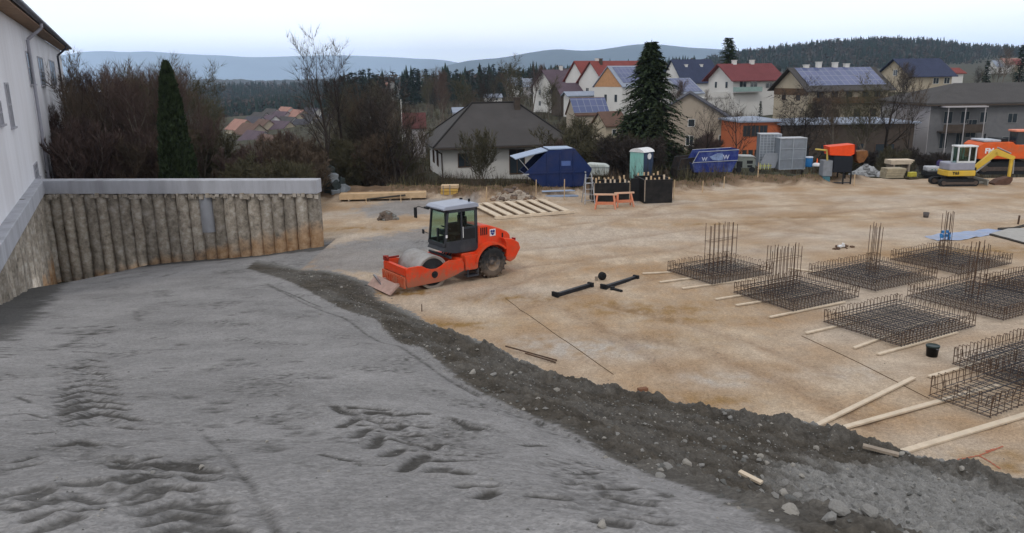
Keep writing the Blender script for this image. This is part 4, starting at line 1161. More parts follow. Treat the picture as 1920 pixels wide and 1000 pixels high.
# blue sheet and slab at right
def sheet(pts, name, m, th, lab, cat, kind=None, z=.0):
    P_ = [G(*a) for a in pts]
    zz = max(float(gz(v.x, v.y)) for v in P_) + .02 + z
    b = MB(); b.prism([(v.x, v.y) for v in P_], zz - .12, zz + th, 'z'); o = b.build(name, m)
    tag(o, lab, cat, kind=kind); return o
tarp_m = mat('blue grey plastic sheet', (.23, .30, .46), .35, .2, 1.5, .5, dirt=(.36, .34, .34), dirt_amt=.7, dirt_scale=1.1, bscale=3)
def tarp():
    pts = [(1733,444),(1760,440),(1800,436),(1852,429),(1880,431),(1868,436),(1856,441),(1830,446),(1802,451),(1757,452)]
    P_ = [G(*a) for a in pts]
    bm_ = bmesh.new(); vs = [bm_.verts.new((v.x, v.y, 0)) for v in P_]; bm_.faces.new(vs)
    bmesh.ops.triangulate(bm_, faces=bm_.faces[:]); bmesh.ops.subdivide_edges(bm_, edges=bm_.edges[:], cuts=5, use_grid_fill=True)
    for v in bm_.verts: v.co.z = float(gz(v.co.x, v.co.y)) + .03 + .03 * math.sin(v.co.x * 5 + v.co.y * 3) * math.sin(v.co.y * 4) 
    me = bpy.data.meshes.new('plastic_sheet'); bm_.to_mesh(me); bm_.free(); me.materials.append(tarp_m)
    o = bpy.data.objects.new('plastic_sheet', me); COL.objects.link(o)
    tag(o, 'crumpled blue-grey plastic sheet lying behind the rear steel cage', 'plastic sheet')
tarp()
sheet([(1858,440),(1890,431),(1990,428),(1990,470),(1925,459)], 'concrete_slab', mat('pale blinding concrete', (.36, .35, .33), .9, .1), .05, 'pale thin concrete slab at the right edge beside the blue sheet', 'concrete slab')
line_on_ground([(1856,441),(1890,449),(1925,459),(1980,474)], .05, 'timber_edge', mat('dark edging board', (.06, .055, .05), .8), 'dark edging board along the near side of the pale slab', 'edging board', h=.05)
line_on_ground([(1872,430),(1900,429),(1925,423),(1975,415)], .07, 'timber_edge', mat('dark edging', (.06, .055, .05), .8), 'dark edging board along the far side of the pale slab', 'edging board', h=.05)
def stake(px, yb, yt, lab=None, r=.022, m=timber_grey, group='wooden stakes round the edge of the site'):
    p = at_px(px, yb); ppm = (yb - 143) / 7.3; h = (yb - yt) / ppm / .97
    b = MB(); b.box((-r, -r, -.1), (r, r, h)); tag(b.build('stake', m, loc=p, rot=(rnd.uniform(-.04, .04), rnd.uniform(-.04, .04), rnd.uniform(0, 1))), lab, 'stake', group)
stake(791, 585, 571, 'short dark peg standing at the foot of the earth bank left of the roller tracks', .015, steel_rust, None)
stake(1909, 420, 404, 'dark peg standing on the far pale slab at the right edge', .03, steel_rust, None)

# ------------------------------------------------------------------ back edge of the site
for px, yb, yt, lab in ((687,384,370,'stake in front of the long timber box, left one'), (752,380,366,'stake in front of the long timber box, right one'), (912,379,351,'stake left of the rubble heap'), (1005,371,340,'stake between rubble heap and blue lidded skip'), (1058,375,336,'stake in front of the blue lidded skip'),
            (1263,373,338,'stake at the right corner of the black formwork'), (1317,362,340,'stake in front of the open blue skip, left one'), (1357,355,334,'stake in front of the open blue skip, right one'), (1420,346,320,'stake in front of the grey panel stack'), (1601,349,328,'pale stake right of the orange hopper')):
    stake(px, yb, yt, lab, m=timber)
def heap(name, px, py, wid, hgt, n, m, lab, cat, smin=.08, smax=.3, seed=1, dep=.5, flat=.45):
    rs = random.Random(seed); p = at_px(px, py); b = MB()
    for k in range(n):
        a = rs.uniform(0, 2 * math.pi); q = math.sqrt(rs.random()); x = q * math.cos(a) * wid / 2; y = q * math.sin(a) * wid * dep / 2 
        z = hgt * (1 - q ** 1.3) * rs.uniform(.6, 1)
        s = rs.uniform(smin, smax)
        M4 = Matrix.Translation((x, y + wid * dep / 2, z)) @ Matrix.Rotation(rs.uniform(0, 6), 4, 'Z') @ Matrix.Rotation(rs.uniform(-.7, .7), 4, 'X')
        b.cur = k % len(m) if isinstance(m, list) else 0
        b.box((-s / 2, -s * .4, -s * flat / 2), (s / 2, s * .4, s * flat / 2), M4, bev=s * .1)
    # core mound
    N_ = 20; b.cur = 0
    b.lathe([(.001, hgt * .8), (wid * .2, hgt * .7), (wid * .38, hgt * .35), (wid * .52, -.05)], N_, 'z', M4=Matrix.Translation((0, wid * dep / 2, 0)) @ Matrix.Diagonal((1, dep, 1, 1)))
    return tag(b.build(name, m, loc=p), lab, cat)
rub = [mat('pale rubble', (.34, .29, .24), .9, .25, 3), mat('brown rubble', (.20, .14, .10), .9, .3, 3), mat('dark rubble', (.13, .10, .085), .9, .3, 3)]
heap('rubble_heap', 962, 378, 2.7, .75, 130, rub, 'heap of pale broken slabs and rubble left of the blue lidded skip', 'rubble heap', .12, .42, 4)
heap('rubble_heap', 975, 352, 1.2, .9, 50, [mat('grey junk', (.22, .23, .24), .8, .3), mat('wire', (.35, .36, .37), .6)], 'small grey junk heap at the open end of the blue lidded skip', 'junk heap', .06, .3, 14)
heap('earth_clod', 724, 414, 1.05, .62, 22, [mat('damp clod', (.14, .11, .09), .9, .35), mat('grey clod', (.20, .20, .19), .9, .3)], 'dark pointed clod of earth alone on the sand left of the roller cab', 'earth clod', .1, .34, 5)
heap('boulder', 622, 374, 1.3, 1.7, 16, [mat('mossy boulder', (.035, .045, .045), .9, .5, 3), mat('pale boulder face', (.17, .19, .21), .9, .3, 3)], 'tall dark boulder with pale patches at the end of the pile wall', 'boulder', .4, .8, 6, .8, .9)
grv = [mat('pale gravel', (.30, .31, .32), .9, .2), mat('grey gravel', (.20, .205, .21), .9, .2)]
heap('gravel_heap', 1630, 332, 2.2, .8, 120, grv, 'pale grey gravel heap right of the orange hopper', 'gravel heap', .1, .35, 7)
# long timber box
p0, p1 = at_px(637, 379), at_px(799, 375)
d = p1 - p0; L = d.length
t = thing('formwork_box', 'long low box of fresh timber boards lying behind the roller', 'formwork box', p0, math.atan2(d.y, d.x))
b = MB(); b.box((0, 0, .12), (L, .05, .46)); b.box((0, .75, .12), (L, .80, .46)); b.box((0, .05, .12), (.05, .75, .44)); b.box((L - .05, .05, .12), (L, .75, .44)); b.box((.05, .05, .36), (L - .05, .75, .42)); b.build('side_board', timber, t)
b = MB()
for k in range(4): b.box((.5 + k * L / 4.2, -.06, 0), (.6 + k * L / 4.2, .9, .12))
b.build('bearer', timber_grey, t)
b = MB(); b.tube((1.6, -.2, .14), (4.0, -.12, .34), .055, n=6); tag(b.build('post', mat('dark post', (.05, .045, .04), .8), loc=p0, rot=(0, 0, math.atan2(d.y, d.x))), 'dark post leaning along the front of the long timber box', 'post')
p = at_px(843, 371)
t = thing('timber_stack', 'short stack of yellow formwork beams behind the roller cab', 'timber stack', p)
ylw = mat('yellow shuttering', (.52, .33, .09), .6, .15, 3)
for k in range(3):
    b = MB(); b.box((-.55 + k * .02, 0, .02 + k * .2), (.5 + .03 * k, .7, .19 + k * .2)); b.build('beam', ylw if k < 2 else timber, t)
b = MB(); b.box((.0, -.04, .0), (.07, -.0, .64)); b.box((-.4, -.04, .0), (-.34, -.0, .6)); b.build('stake', timber_grey, t)
# slatted frame on the sand
A, B_, C_, D_ = [at_px(*q) for q in ((928,412), (1076,400), (1026,378), (880,388))]
t = thing('slatted_frame', 'flat slatted frame of pale timber lying on the sand behind the roller', 'timber frame', A)
b = MB()
def strip(b, p, q, w_, z0, z1):
    d = (q - p).normalized(); n_ = Vector((-d.y, d.x, 0)) * w_ / 2
    b.add([p - n_ + Vector((0,0,z0)), q - n_ + Vector((0,0,z0)), q + n_ + Vector((0,0,z0)), p + n_ + Vector((0,0,z0)), p - n_ + Vector((0,0,z1)), q - n_ + Vector((0,0,z1)), q + n_ + Vector((0,0,z1)), p + n_ + Vector((0,0,z1))], [(3,2,1,0),(4,5,6,7),(0,1,5,4),(1,2,6,5),(2,3,7,6),(3,0,4,7)])
for s, e in ((A, B_), (D_, C_)):
    b = MB(); strip(b, Vector(s - A) * 1, Vector(e - A), .16, .02, .15); b.build('rail', timber_pale, t)
ns = 7
for k in range(ns):
    f = (k + .35) / ns
    b = MB(); s = (A - A).lerp(B_ - A, f); e = (D_ - A).lerp(C_ - A, f); s.z = e.z = 0; strip(b, s, e, .34, .152, .20); b.build('slat', timber_pale, t)
# closed blue skip
p = at_px(1047, 364)
blue = mat('blue skip paint', (.010, .024, .095), .45, .15, 2, .05, dirt=(.05, .05, .09), dirt_amt=.5, dirt_scale=1.2)
blue2 = mat('pale blue steel', (.30, .38, .52), .45, .1)
t = thing('skip_container', 'dark blue lidded skip with its pale lid flap raised', 'skip', p, R(9))
prof = [(-.74, 2.25), (1.02, 2.35), (2.15, 1.05), (2.05, .80), (1.65, 0), (-1.0, 0), (-1.55, .5), (-2.15, .92)]
b = MB()
for y in (0, 1.95): b.prism(prof, y, y + .05, 'y')
# shell plates between the sides (left sloping face stays open)
def plate(x0, z0, x1, z1, th=.04):
    d_ = Vector((x1 - x0, 0, z1 - z0)).normalized(); n_ = Vector((-d_.z, 0, d_.x)) * th
    q = [(x0, .05, z0), (x1, .05, z1), (x1, 1.95, z1), (x0, 1.95, z0)]
    b.add(q + [tuple(Vector(v) + n_) for v in q], [(3,2,1,0),(4,5,6,7),(0,1,5,4),(1,2,6,5),(2,3,7,6),(3,0,4,7)])
for k in (1, 2, 3, 4, 5, 6):
    plate(prof[k - 1 + 1][0], prof[k][1], prof[(k + 1) % 8][0], prof[(k + 1) % 8][1])
plate(-.74, 2.25, 1.02, 2.35)
for x in (-.75, .1, .95): b.box((x, -.05, .05), (x + .08, -.002, 2.2 if x < .9 else 2.2))
b.box((-1.9, -.06, .86), (2.05, -.003, .95))
b.build('body', blue, t)
b = MB(); b.add([(-.70, -.05, 2.27), (-2.75, -.05, 1.80), (-2.75, 2.05, 1.80), (-.70, 2.05, 2.27), (-.70, -.05, 2.33), (-2.77, -.05, 1.86), (-2.77, 2.05, 1.86), (-.70, 2.05, 2.33)], [(3,2,1,0),(4,5,6,7),(0,1,5,4),(1,2,6,5),(2,3,7,6),(3,0,4,7)]); b.build('lid_flap', blue2, t)
b = MB(); b.box((-.6, .1, 2.34), (.95, 1.9, 2.40)); b.build('lid', blue2, t)
b = MB(); b.tube((-1.95, -.08, 1.15), (-2.5, -.02, 1.82), .02); b.box((-2.3, -.1, .82), (-1.9, -.06, .9)); b.tube((1.7, -.1, .9), (1.7, -.22, .9), .05); b.build('lid_strut', galv, t)
b = MB(); b.box((.15, -.012, 1.32), (.78, -.003, 1.62)); b.build('plate', mat('faded blue plate', (.08, .13, .32), .6), t)
p = at_px(1047, 371)
for k in range(3):
    b = MB(); b.box((-1.0 + .1 * k, -.02 - .16 * k, .03), (1.0 + .12 * k, .08 - .16 * k, .12)); b.tube((-1.0, .1 - .14 * k, .34), (.85 + .1 * k, .1 - .14 * k, .38), .035); 
    tag(b.build('steel_prop', blue2 if k else galv, loc=p + Vector((0, .5, 0))), 'pale steel props lying in front of the blue lidded skip', 'prop', 'props in front of the lidded skip')
# pale upturned tub right of the skip
p = at_px(1119, 346); p.y += 6
p = D(1119, 331, 53.5); 
t = thing('water_tank', 'long pale plastic tank with rounded ends right of the blue lidded skip', 'tank', (p.x, p.y, p.z), R(-8))
b = MB(); b.prism([(-.75, .05), (-.82, .4), (-.72, .80), (-.5, .88), (.6, .80), (.82, .66), (.82, .25), (.7, .05)], 0, 1.0, 'y', bev=.08); b.build('shell', mat('pale plastic', (.48, .52, .50), .5, .1, dirt=(.3, .32, .3), dirt_amt=.6), t)
b = MB(); b.box((-.84, -.03, .58), (.84, 1.03, .64)); b.tube((.1, -.0, .35), (.1, -.05, .35), .1, n=12); b.build('band', mat('grey band', (.25, .28, .28), .6), t)
# black formwork boxes
def formwork(near, w1, w2, rz, h, lab, seed):
    rs = random.Random(seed); p = at_px(*near)
    t = thing('formwork', lab, 'formwork', p, rz)
    blk = mat('black film faced board', (.012, .012, .013), .5, .2, 3, .05, dirt=(.05, .045, .04), dirt_amt=.4)
    for (a, q) in (((0, 0), (w1, 0)), ((0, w2), (w1, w2)), ((0, .08), (0, w2 - .08)), ((w1, .08), (w1, w2 - .08))):
        b = MB()
        if a[1] == q[1]: b.box((a[0], a[1] - .04, .02), (q[0], a[1] + .04, h))
        else: b.box((a[0], a[1], .02), (a[0] + .08 * (1 if a[0] == 0 else -1), q[1], h - .003))
        b.build('panel', blk, t)
    k = 0; x = .1
    while x < w1:
        b = MB(); hh = h + rs.uniform(.08, .30); b.box((x, .045, h * .3), (x + .09, .12, hh)); b.build('stud', timber_pale if rs.random() < .6 else timber, t); x += rs.uniform(.22, .36)
    x = .15
    while x < w1:
        b = MB(); hh = h + rs.uniform(.05, .25); b.box((x, w2 + .045, h * .3), (x + .09, w2 + .12, hh)); b.build('stud', timber, t); x += rs.uniform(.25, .4)
    b = MB(); b.box((.0, -.085, h * .1), (.05, -.045, h)); b.build('corner_batten', timber_grey, t)
    return t
formwork((1113, 380), 2.1, 1.6, R(3), 1.15, 'left black formwork box with short timber studs along its top, behind the trestles', 2)
formwork((1207, 382), 1.68, 2.0, R(6), 1.38, 'right and taller black formwork box, timber studs on top, before the portable toilet', 3)
b = MB(); p = at_px(1182, 377); b.box((0, 0, 0), (.86, .06, 1.35)); tag(b.build('shutter_panel', black_m, loc=p, rot=(0, 0, R(-8))), 'plain black panel closing the gap between the two formwork boxes', 'panel')
# step ladder
p = at_px(1103, 381)
t = thing('step_ladder', 'grey aluminium step ladder standing left of the black formwork', 'ladder', p, R(8))
for s, nm in ((-1, 'front_frame'), (1, 'rear_frame')):
    b = MB()
    for q in (-1, 1): b.tube((q * .30, s * .42, 0), (q * .17, s * .03, 1.72), .028, n=6)
    for k in range(5):
        f = (k + .7) / 5.4
        if s < 0 or k in (1, 3): b.box((-.30 + .13 * f, s * (.42 - .39 * f) - .035, 1.72 * f - .012), (.30 - .13 * f, s * (.42 - .39 * f) + .035, 1.72 * f + .012))
    b.build(nm, galv, t)
# trestles
pink = mat('faded orange trestle paint', (.58, .20, .11), .7, .15, 4, .1, dirt=(.45, .33, .24), dirt_amt=.6)
def trestle(px, py, rz, lab, w_=1.15, h=.85):
    p = at_px(px, py); t = thing('trestle', lab, 'trestle', p, rz)
    b = MB(); b.box((-w_/2 - .08, -.06, h - .09), (w_/2 + .08, .06, h)); b.build('top_rail', mat('pale trestle rail', (.60, .38, .27), .7), t)
    for sx in (-1, 1):
        for sy in (-1, 1):
            b = MB(); b.tube((sx * (w_/2 - .02), sy * .32, 0), (sx * (w_/2 - .12), sy * .03, h - .09), .055, n=4); b.build('leg', pink, t)
        b = MB(); b.box((sx * (w_/2 - .08) - .03, -.22, h * .35), (sx * (w_/2 - .08) + .03, .22, h * .35 + .09)); b.build('cross_bar', pink, t)
    b = MB(); b.box((-w_/2 + .08, -.22, h * .30), (w_/2 - .08, -.17, h * .30 + .16)); b.build('long_bar', pink, t)
trestle(1135, 391, R(-8), 'faded orange trestle, left one in front of the black formwork')
trestle(1170, 387, R(10), 'faded orange trestle, right one in front of the black formwork', 1.0, .82)
# portable toilet
p = at_px(1204, 352)
t = thing('portable_toilet', 'portable toilet with mint side, dark blue door and white roof', 'portable toilet', (p.x, p.y, p.z), R(-47))
mint = mat('mint plastic', (.28, .56, .52), .45, .06, 2, .03, dirt=(.3, .38, .36), dirt_amt=.4); dkb = mat('dark slate plastic', (.035, .055, .10), .45, .1, 2)
b = MB()
b.box((0, .0, .1), (-.001, 0, .1))
b = MB(); b.box((-1.1, .04, .10), (-.0, 1.1, 2.02)); b.build('cabin', mint, t)
b = MB()
for k in range(4): b.box((-.003 - .0, 0, 0), (0, 0, 0))
b = MB(); b.box((.003, .08, .14), (.045, 1.06, 2.0)); 
for y in (.25, .5, .75): b.box((.045, y, .3), (.06, y + .05, 1.5))
b.build('door', dkb, t)
b = MB(); b.tube((.05, .62, 1.72), (.068, .62, 1.72), .20, n=24); b.build('emblem', white_p, t)
b = MB()
for k in range(5): b.box((-1.0 + k * .2, .0, .25), (-.94 + k * .2, .035, 1.85))
b.box((-1.08, .018, 1.86), (-.02, .04, 1.96)); b.build('side_ribs', mint, t)
b = MB(); 
arc = [(-1.14 + 1.24 * k / 12, 2.0 + .26 * math.sin(math.pi * k / 12) ** .55) for k in range(13)]
b.prism(arc, -.03, 1.14, 'y'); b.build('roof', white_p, t)
b = MB(); b.box((-1.12, .0, 0), (.05, 1.12, .098)); b.build('base', dkgrey, t)
# open blue skip
blue_s = mat('bright blue skip paint', (.018, .032, .18), .5, .2, 3, .05, dirt=(.15, .2, .36), dirt_amt=.6, dirt_scale=1.6)
def open_skip(px, py, W_, Hh, Dp, m, lab, rz=0, letters=None):
    p = at_px(px, py); t = thing('skip_container', lab, 'skip', p, rz)
    x0, x1 = -W_ * .5, W_ * .5
    prof = [(x0 + W_ * .06, 0), (x1 - W_ * .14, 0), (x1 - W_ * .02, Hh * .55), (x1, Hh), (x0 + W_ * .13, Hh * .93), (x0, Hh * .40)]
    b = MB(); th = .04
    for y in (0, Dp): b.prism(prof, y, y + th, 'y')
    def pl(a, q):
        v = [(a[0], th, a[1]), (q[0], th, q[1]), (q[0], Dp, q[1]), (a[0], Dp, a[1])]; w_ = [(x_, y_, z_ + .03) for x_, y_, z_ in v]
        b.add(v + w_, [(3,2,1,0),(4,5,6,7),(0,1,5,4),(1,2,6,5),(2,3,7,6),(3,0,4,7)])
    pl(prof[0], prof[1]); pl(prof[1], prof[2]); pl(prof[2], prof[3]); pl(prof[5], prof[0])
    b.build('body', m, t)
    for pa_, pb_ in (((prof[4][0], -.02, prof[4][1]), (prof[3][0], -.02, prof[3][1])), ((prof[5][0], -.02, prof[5][1]), (prof[4][0], -.02, prof[4][1])), ((prof[4][0], Dp + .05, prof[4][1]), (prof[3][0], Dp + .05, prof[3][1])), ((x0 + .05, -.03, Hh * .45), (x1 - .05, -.03, Hh * .52))):
        b = MB(); b.tube(pa_, pb_, .025, n=6); b.build('rim', dkgrey if m != blue_s else galv, t)
    b = MB()
    for k in range(3): x = x0 + W_ * (.3 + .22 * k); b.box((x, -.04, .05), (x + .06, -.002, Hh * .5))
    b.build('rib', m, t)
    if letters:
        for s_, lx, lz, sz in letters:
            vs, fs = text_mesh(s_, sz, .004, True)
            b = MB(); b.add(vs, fs, M4=Matrix.Translation((lx, -.022, lz)) @ Matrix.Rotation(R(90), 4, 'X')); b.build('lettering', mat('worn letter paint', (.42, .46, .60), .7, .3, 6), t)
    return t
sk = open_skip(1340, 335, 3.3, 1.56, 1.7, blue_s, 'open blue skip with worn white letters on its side', R(2), [('W', -.80, .93, .36), ('W', .74, 1.04, .42)])
b = MB(); b.prism([(-.45, 1.10), (.15, 1.34), (.5, 1.30), (.55, .88), (.2, .82), (-.2, .86)], -.028, -.006, 'y'); b.build('worn_patch', mat('worn pale paint', (.2, .27, .45), .7, .4, 6), sk)
open_skip(1291, 333, 1.7, 1.55, 1.6, mat('black skip', (.02, .02, .022), .7, .3, dirt=(.1, .06, .04), dirt_amt=.6), 'dark rusty open skip at the left end of the open blue skip', R(5))
# grey compressor
p = at_px(1396, 333)
t = thing('compressor', 'low grey-green site compressor between the open blue skip and the grey panels', 'compressor', p, R(-4))
gg = mat('grey green sheet', (.17, .19, .175), .6, .15, dirt=(.26, .26, .24), dirt_amt=.5)
b = MB(); b.prism([(-.75, .30), (-.75, .95), (-.62, 1.12), (.55, 1.10), (.72, .9), (.72, .30)], 0, 1.1, 'y', bev=.03); b.build('housing', gg, t)
b = MB(); b.box((.10, -.01, .62), (.52, .003, .85)); b.box((.15, -.01, .36), (.5, .003, .52)); b.box((-.6, -.012, .34), (-.2, .003, .8)); b.build('grille', black_m, t)
for x in (-.45, .5): b = MB(); b.tube((x, -.05, .2), (x, .12, .2), .2, n=16); b.build('wheel', black_m, t)
b = MB(); b.prism([(-.78, 1.12), (-.6, 1.2), (.6, 1.16), (.78, 1.0), (.6, 1.10), (-.6, 1.13)], -.04, 1.14, 'y'); b.build('lid', mat('pale lid', (.36, .38, .38), .5), t)
# grey panel stacks
pg_ = mat('grey panel', (.24, .27, .31), .45, .1, 2, .05, metal=.2, dirt=(.16, .17, .18), dirt_amt=.5)
def panel_stack(px, py, w_, h, dpt, lab, rz, nc=4, nr=6):
    p = at_px(px, py); t = thing('formwork_panel_stack', lab, 'panel stack', p, rz)
    b = MB(); b.box((0, .05, .08), (w_, dpt, h)); b.build('panel', pg_, t)
    b = MB()
    for k in range(nc + 1): x = w_ * k / nc; b.box((x - .02, 0, .08), (x + .02, .049, h))
    for k in range(nr + 1): z = .08 + (h - .08) * k / nr; b.box((0, .012, z - .015), (w_, .046, z + .015))
    b.build('stiffener', mat('panel rib', (.36, .40, .45), .5, .1), t)
    b = MB(); b.box((-.03, -.01, h), (w_ + .03, dpt + .02, h + .05)); b.build('cover', mat('pale cover', (.42, .44, .47), .6, .2), t)
    b = MB(); b.box((.05, .06, 0), (.2, dpt, .078)); b.box((w_ - .2, .06, 0), (w_ - .05, dpt, .078)); b.build('bearer', timber_grey, t)
    return t
panel_stack(1422, 325, 1.5, 2.45, 1.3, 'left upright stack of grey ribbed panels in front of the orange building', R(-6), 6, 12)
panel_stack(1460, 328, 1.95, 2.30, 1.2, 'right upright stack of grey panels with two broad leaves', R(4), 2, 3)
p = at_px(1418, 327); b = MB(); b.add([(0, 0, 0), (1.28, 0, .05), (1.62, .18, 1.12), (.6, .25, 1.1), (0, .04, 0), (1.28, .04, .05), (1.62, .22, 1.12), (.6, .29, 1.1)], [(3,2,1,0),(4,5,6,7),(0,1,5,4),(1,2,6,5),(2,3,7,6),(3,0,4,7)])
tag(b.build('sheet_panel', mat('grey sheet', (.22, .24, .27), .5, .1), loc=p + Vector((0, -.25, 0))), 'plain grey sheet leaning against the left panel stack', 'sheet')
p = at_px(1424, 329); t = thing('barrier', 'low yellow-green barrier in front of the leaning grey sheet', 'barrier', p)
yg = mat('yellow green plastic', (.5, .52, .16), .6, .2)
for k in range(6): b = MB(); b.box((k * .15, -.02, 0), (k * .15 + .05, .02, .42 - .03 * (k % 2))); b.build('post', yg if k % 2 == 0 else mat('dull post', (.2, .2, .08), .8), t)
b = MB(); b.box((-.05, .021, .22), (.85, .04, .28)); b.build('rail', yg, t)
p = at_px(1515, 327); t = thing('water_drum', 'small blue drum with a pale rim right of the grey panel stacks', 'drum', p)
b = MB(); b.lathe([(.001, 0), (.24, 0), (.25, .05), (.25, .66), (.22, .7)], 18); b.build('barrel', mat('blue plastic', (.02, .14, .36), .5), t); b = MB(); b.lathe([(.27, .66), (.27, .74), (.001, .75)], 18); b.build('lid', mat('pale lid plastic', (.5, .56, .66), .5), t)
p = at_px(1529, 325); b = MB(); b.lathe([(.001, .26), (.16, .24), (.30, .12), (.32, .02), (.3, 0)], 14, M4=Matrix.Diagonal((1.2, .7, 1, 1))); tag(b.build('sack', mat('white sack', (.7, .7, .72), .7), loc=p), 'white sack on the ground between blue drum and orange hopper', 'sack')
p = at_px(1531, 318); b = MB(); b.lathe([(.22, 0), (.2, .03), (.07, .05), (.03, .5), (.001, .5)], 14); tag(b.build('traffic_cone', mat('orange cone', (.8, .12, .03), .6), loc=p), 'orange cone behind the white sack', 'traffic cone')
# orange hopper machine
p = at_px(1573, 346)
t = thing('hopper_plant', 'site hopper with orange top, black tank and steel legs', 'hopper', p, R(-3))
red = mat('bright orange red', (.72, .07, .015), .5, .1, 3, .03)
b = MB(); b.prism([(-.72, 1.92), (-.82, 2.48), (.80, 2.62), (.86, 2.0), (.60, 1.86)], 0, 1.2, 'y', bev=.02); b.build('hopper', red, t)
b = MB(); b.box((.83, -.02, 2.0), (.90, 1.22, 2.6)); b.build('end_rim', mat('dark maroon', (.12, .02, .015), .6), t)
b = MB(); b.box((-.45, .02, .78), (.78, 1.15, 1.86), bev=.03); b.build('tank', mat('black tank', (.012, .015, .022), .5), t)
b = MB(); b.box((-1.08, .1, .52), (-.47, .9, 1.56), bev=.02); b.build('cabinet', mat('grey cabinet', (.20, .22, .25), .6, .15), t)
for x, y in ((.25, .05), (.75, .05), (.75, 1.1), (.25, 1.1)): b = MB(); b.box((x - .04, y - .04, 0), (x + .04, y + .04, .78)); b.build('leg', black_m, t)
b = MB(); b.box((-1.05, .05, .14), (-.6, .95, .5)); b.build('motor', mat('teal motor', (.06, .16, .20), .6), t)
b = MB(); b.box((-1.1, .02, .04), (-.9, 1.0, .14)); b.box((-.9, .06, .05), (.75, .12, .12)); b.box((-.9, 1.05, .05), (.75, 1.11, .12)); b.build('skid', dkgrey, t)
b = MB(); b.path([(-.78, .3, 1.50), (-.86, .3, 2.22), (-1.62, .3, 2.30)], .06, n=8); b.build('spout', mat('dull yellow pipe', (.48, .38, .10), .6), t)
b = MB(); b.prism([(.98, 2.15), (1.7, 2.2), (1.8, 1.9), (1.55, 1.45), (1.25, 1.35), (1.05, 1.6)], .1, .9, 'y', bev=.04); b.build('bucket', mat('rust brown bucket', (.17, .075, .03), .7, .4, 5), t)
b = MB(); b.box((.9, .4, 1.9), (1.0, .55, 2.2)); b.build('hinge', black_m, t)
# timber and pallets to the right
p = at_px(1676, 335); t = thing('timber_stack', 'long weathered block of stacked timber right of the gravel heap', 'timber stack', p, R(4))
for k in range(4): b = MB(); b.box((-.62 + .04 * k, 0, .03 + .17 * k), (.70 + .05 * k, .9, .185 + .17 * k)); b.build('board_layer', mat('stack timber', (.36, .31, .22), .8, .25, 3), t)
p = at_px(1704, 326); p.y += 1.2; t = thing('timber_stack', 'pale planks on bearers behind the weathered timber block', 'timber stack', p, R(2))
for k in range(3): b = MB(); b.box((-.8, 0, .55 + .11 * k), (.75 + .1 * k, 1.0, .645 + .11 * k)); b.build('board_layer', timber_pale, t)
for x in (-.6, .55): b = MB(); b.box((x, 0, 0), (x + .12, 1.0, .545)); b.build('bearer', timber_grey, t)
p = at_px(1709, 336); t = thing('plate_compactor', 'small yellow and green plate compactor beside the timber block', 'plate compactor', p, R(20))
b = MB(); b.prism([(-.42, .06), (-.48, .16), (.42, .16), (.48, .06), (.4, .0), (-.36, .0)], -.22, .22, 'y'); b.build('plate', mat('dark plate', (.07, .06, .04), .7), t)
b = MB(); b.box((-.25, -.17, .165), (.28, .17, .5), bev=.04); b.build('motor', mat('yellow green motor', (.42, .38, .06), .6, .3, 6), t)
b = MB(); b.path([(.2, -.15, .4), (.7, -.15, .85), (.7, .15, .85), (.2, .15, .4)], .02); b.build('handle', black_m, t)
p = at_px(1755, 330); t = thing('pallet_load', 'white wrapped load on a black base left of the small excavator', 'pallet load', p, R(-5))
b = MB(); b.box((-.68, 0, 0), (.66, .9, .30), bev=.05); b.build('base', black_m, t)
b = MB(); b.box((-.62, .04, .305), (.62, .86, .66), bev=.09); b.build('wrapped_load', mat('pale foil', (.40, .41, .44), .4, .25, 5), t)
for k in range(3): b = MB(); b.tube((-.3 + k * .22, -.012, .45), (-.3 + k * .22, .05, .45), .05, n=8); b.build('knob', mat('green knob', (.10, .2, .15), .6), t)
p = at_px(1766, 330); b = MB(); b.box((-.19, -.17, 0), (.17, .17, .34), bev=.03); b.box((-.12, -.1, .34), (.10, .1, .42), bev=.02); tag(b.build('crate', mat('dark violet crate', (.05, .035, .12), .6), loc=p + Vector((.05, .5, .662))), 'dark violet crate on the white wrapped load', 'crate')
for (px, py, w_, h_, m_, lab, nm) in ((1650,322,.5,.35,mat('pale sack', (.4, .41, .43), .8),'pale sack on the bank behind the gravel heap','sack'), (1680,309,.7,.3,mat('dark tyre', (.02, .02, .02), .8),'dark tyre behind the timber stacks','tyre')):
    p = at_px(px, py + 10); b = MB(); b.lathe([(.001, h_), (w_ * .35, h_ * .9), (w_ * .5, h_ * .5), (w_ * .5, 0)], 14); tag(b.build(nm, m_, loc=p), lab, nm)

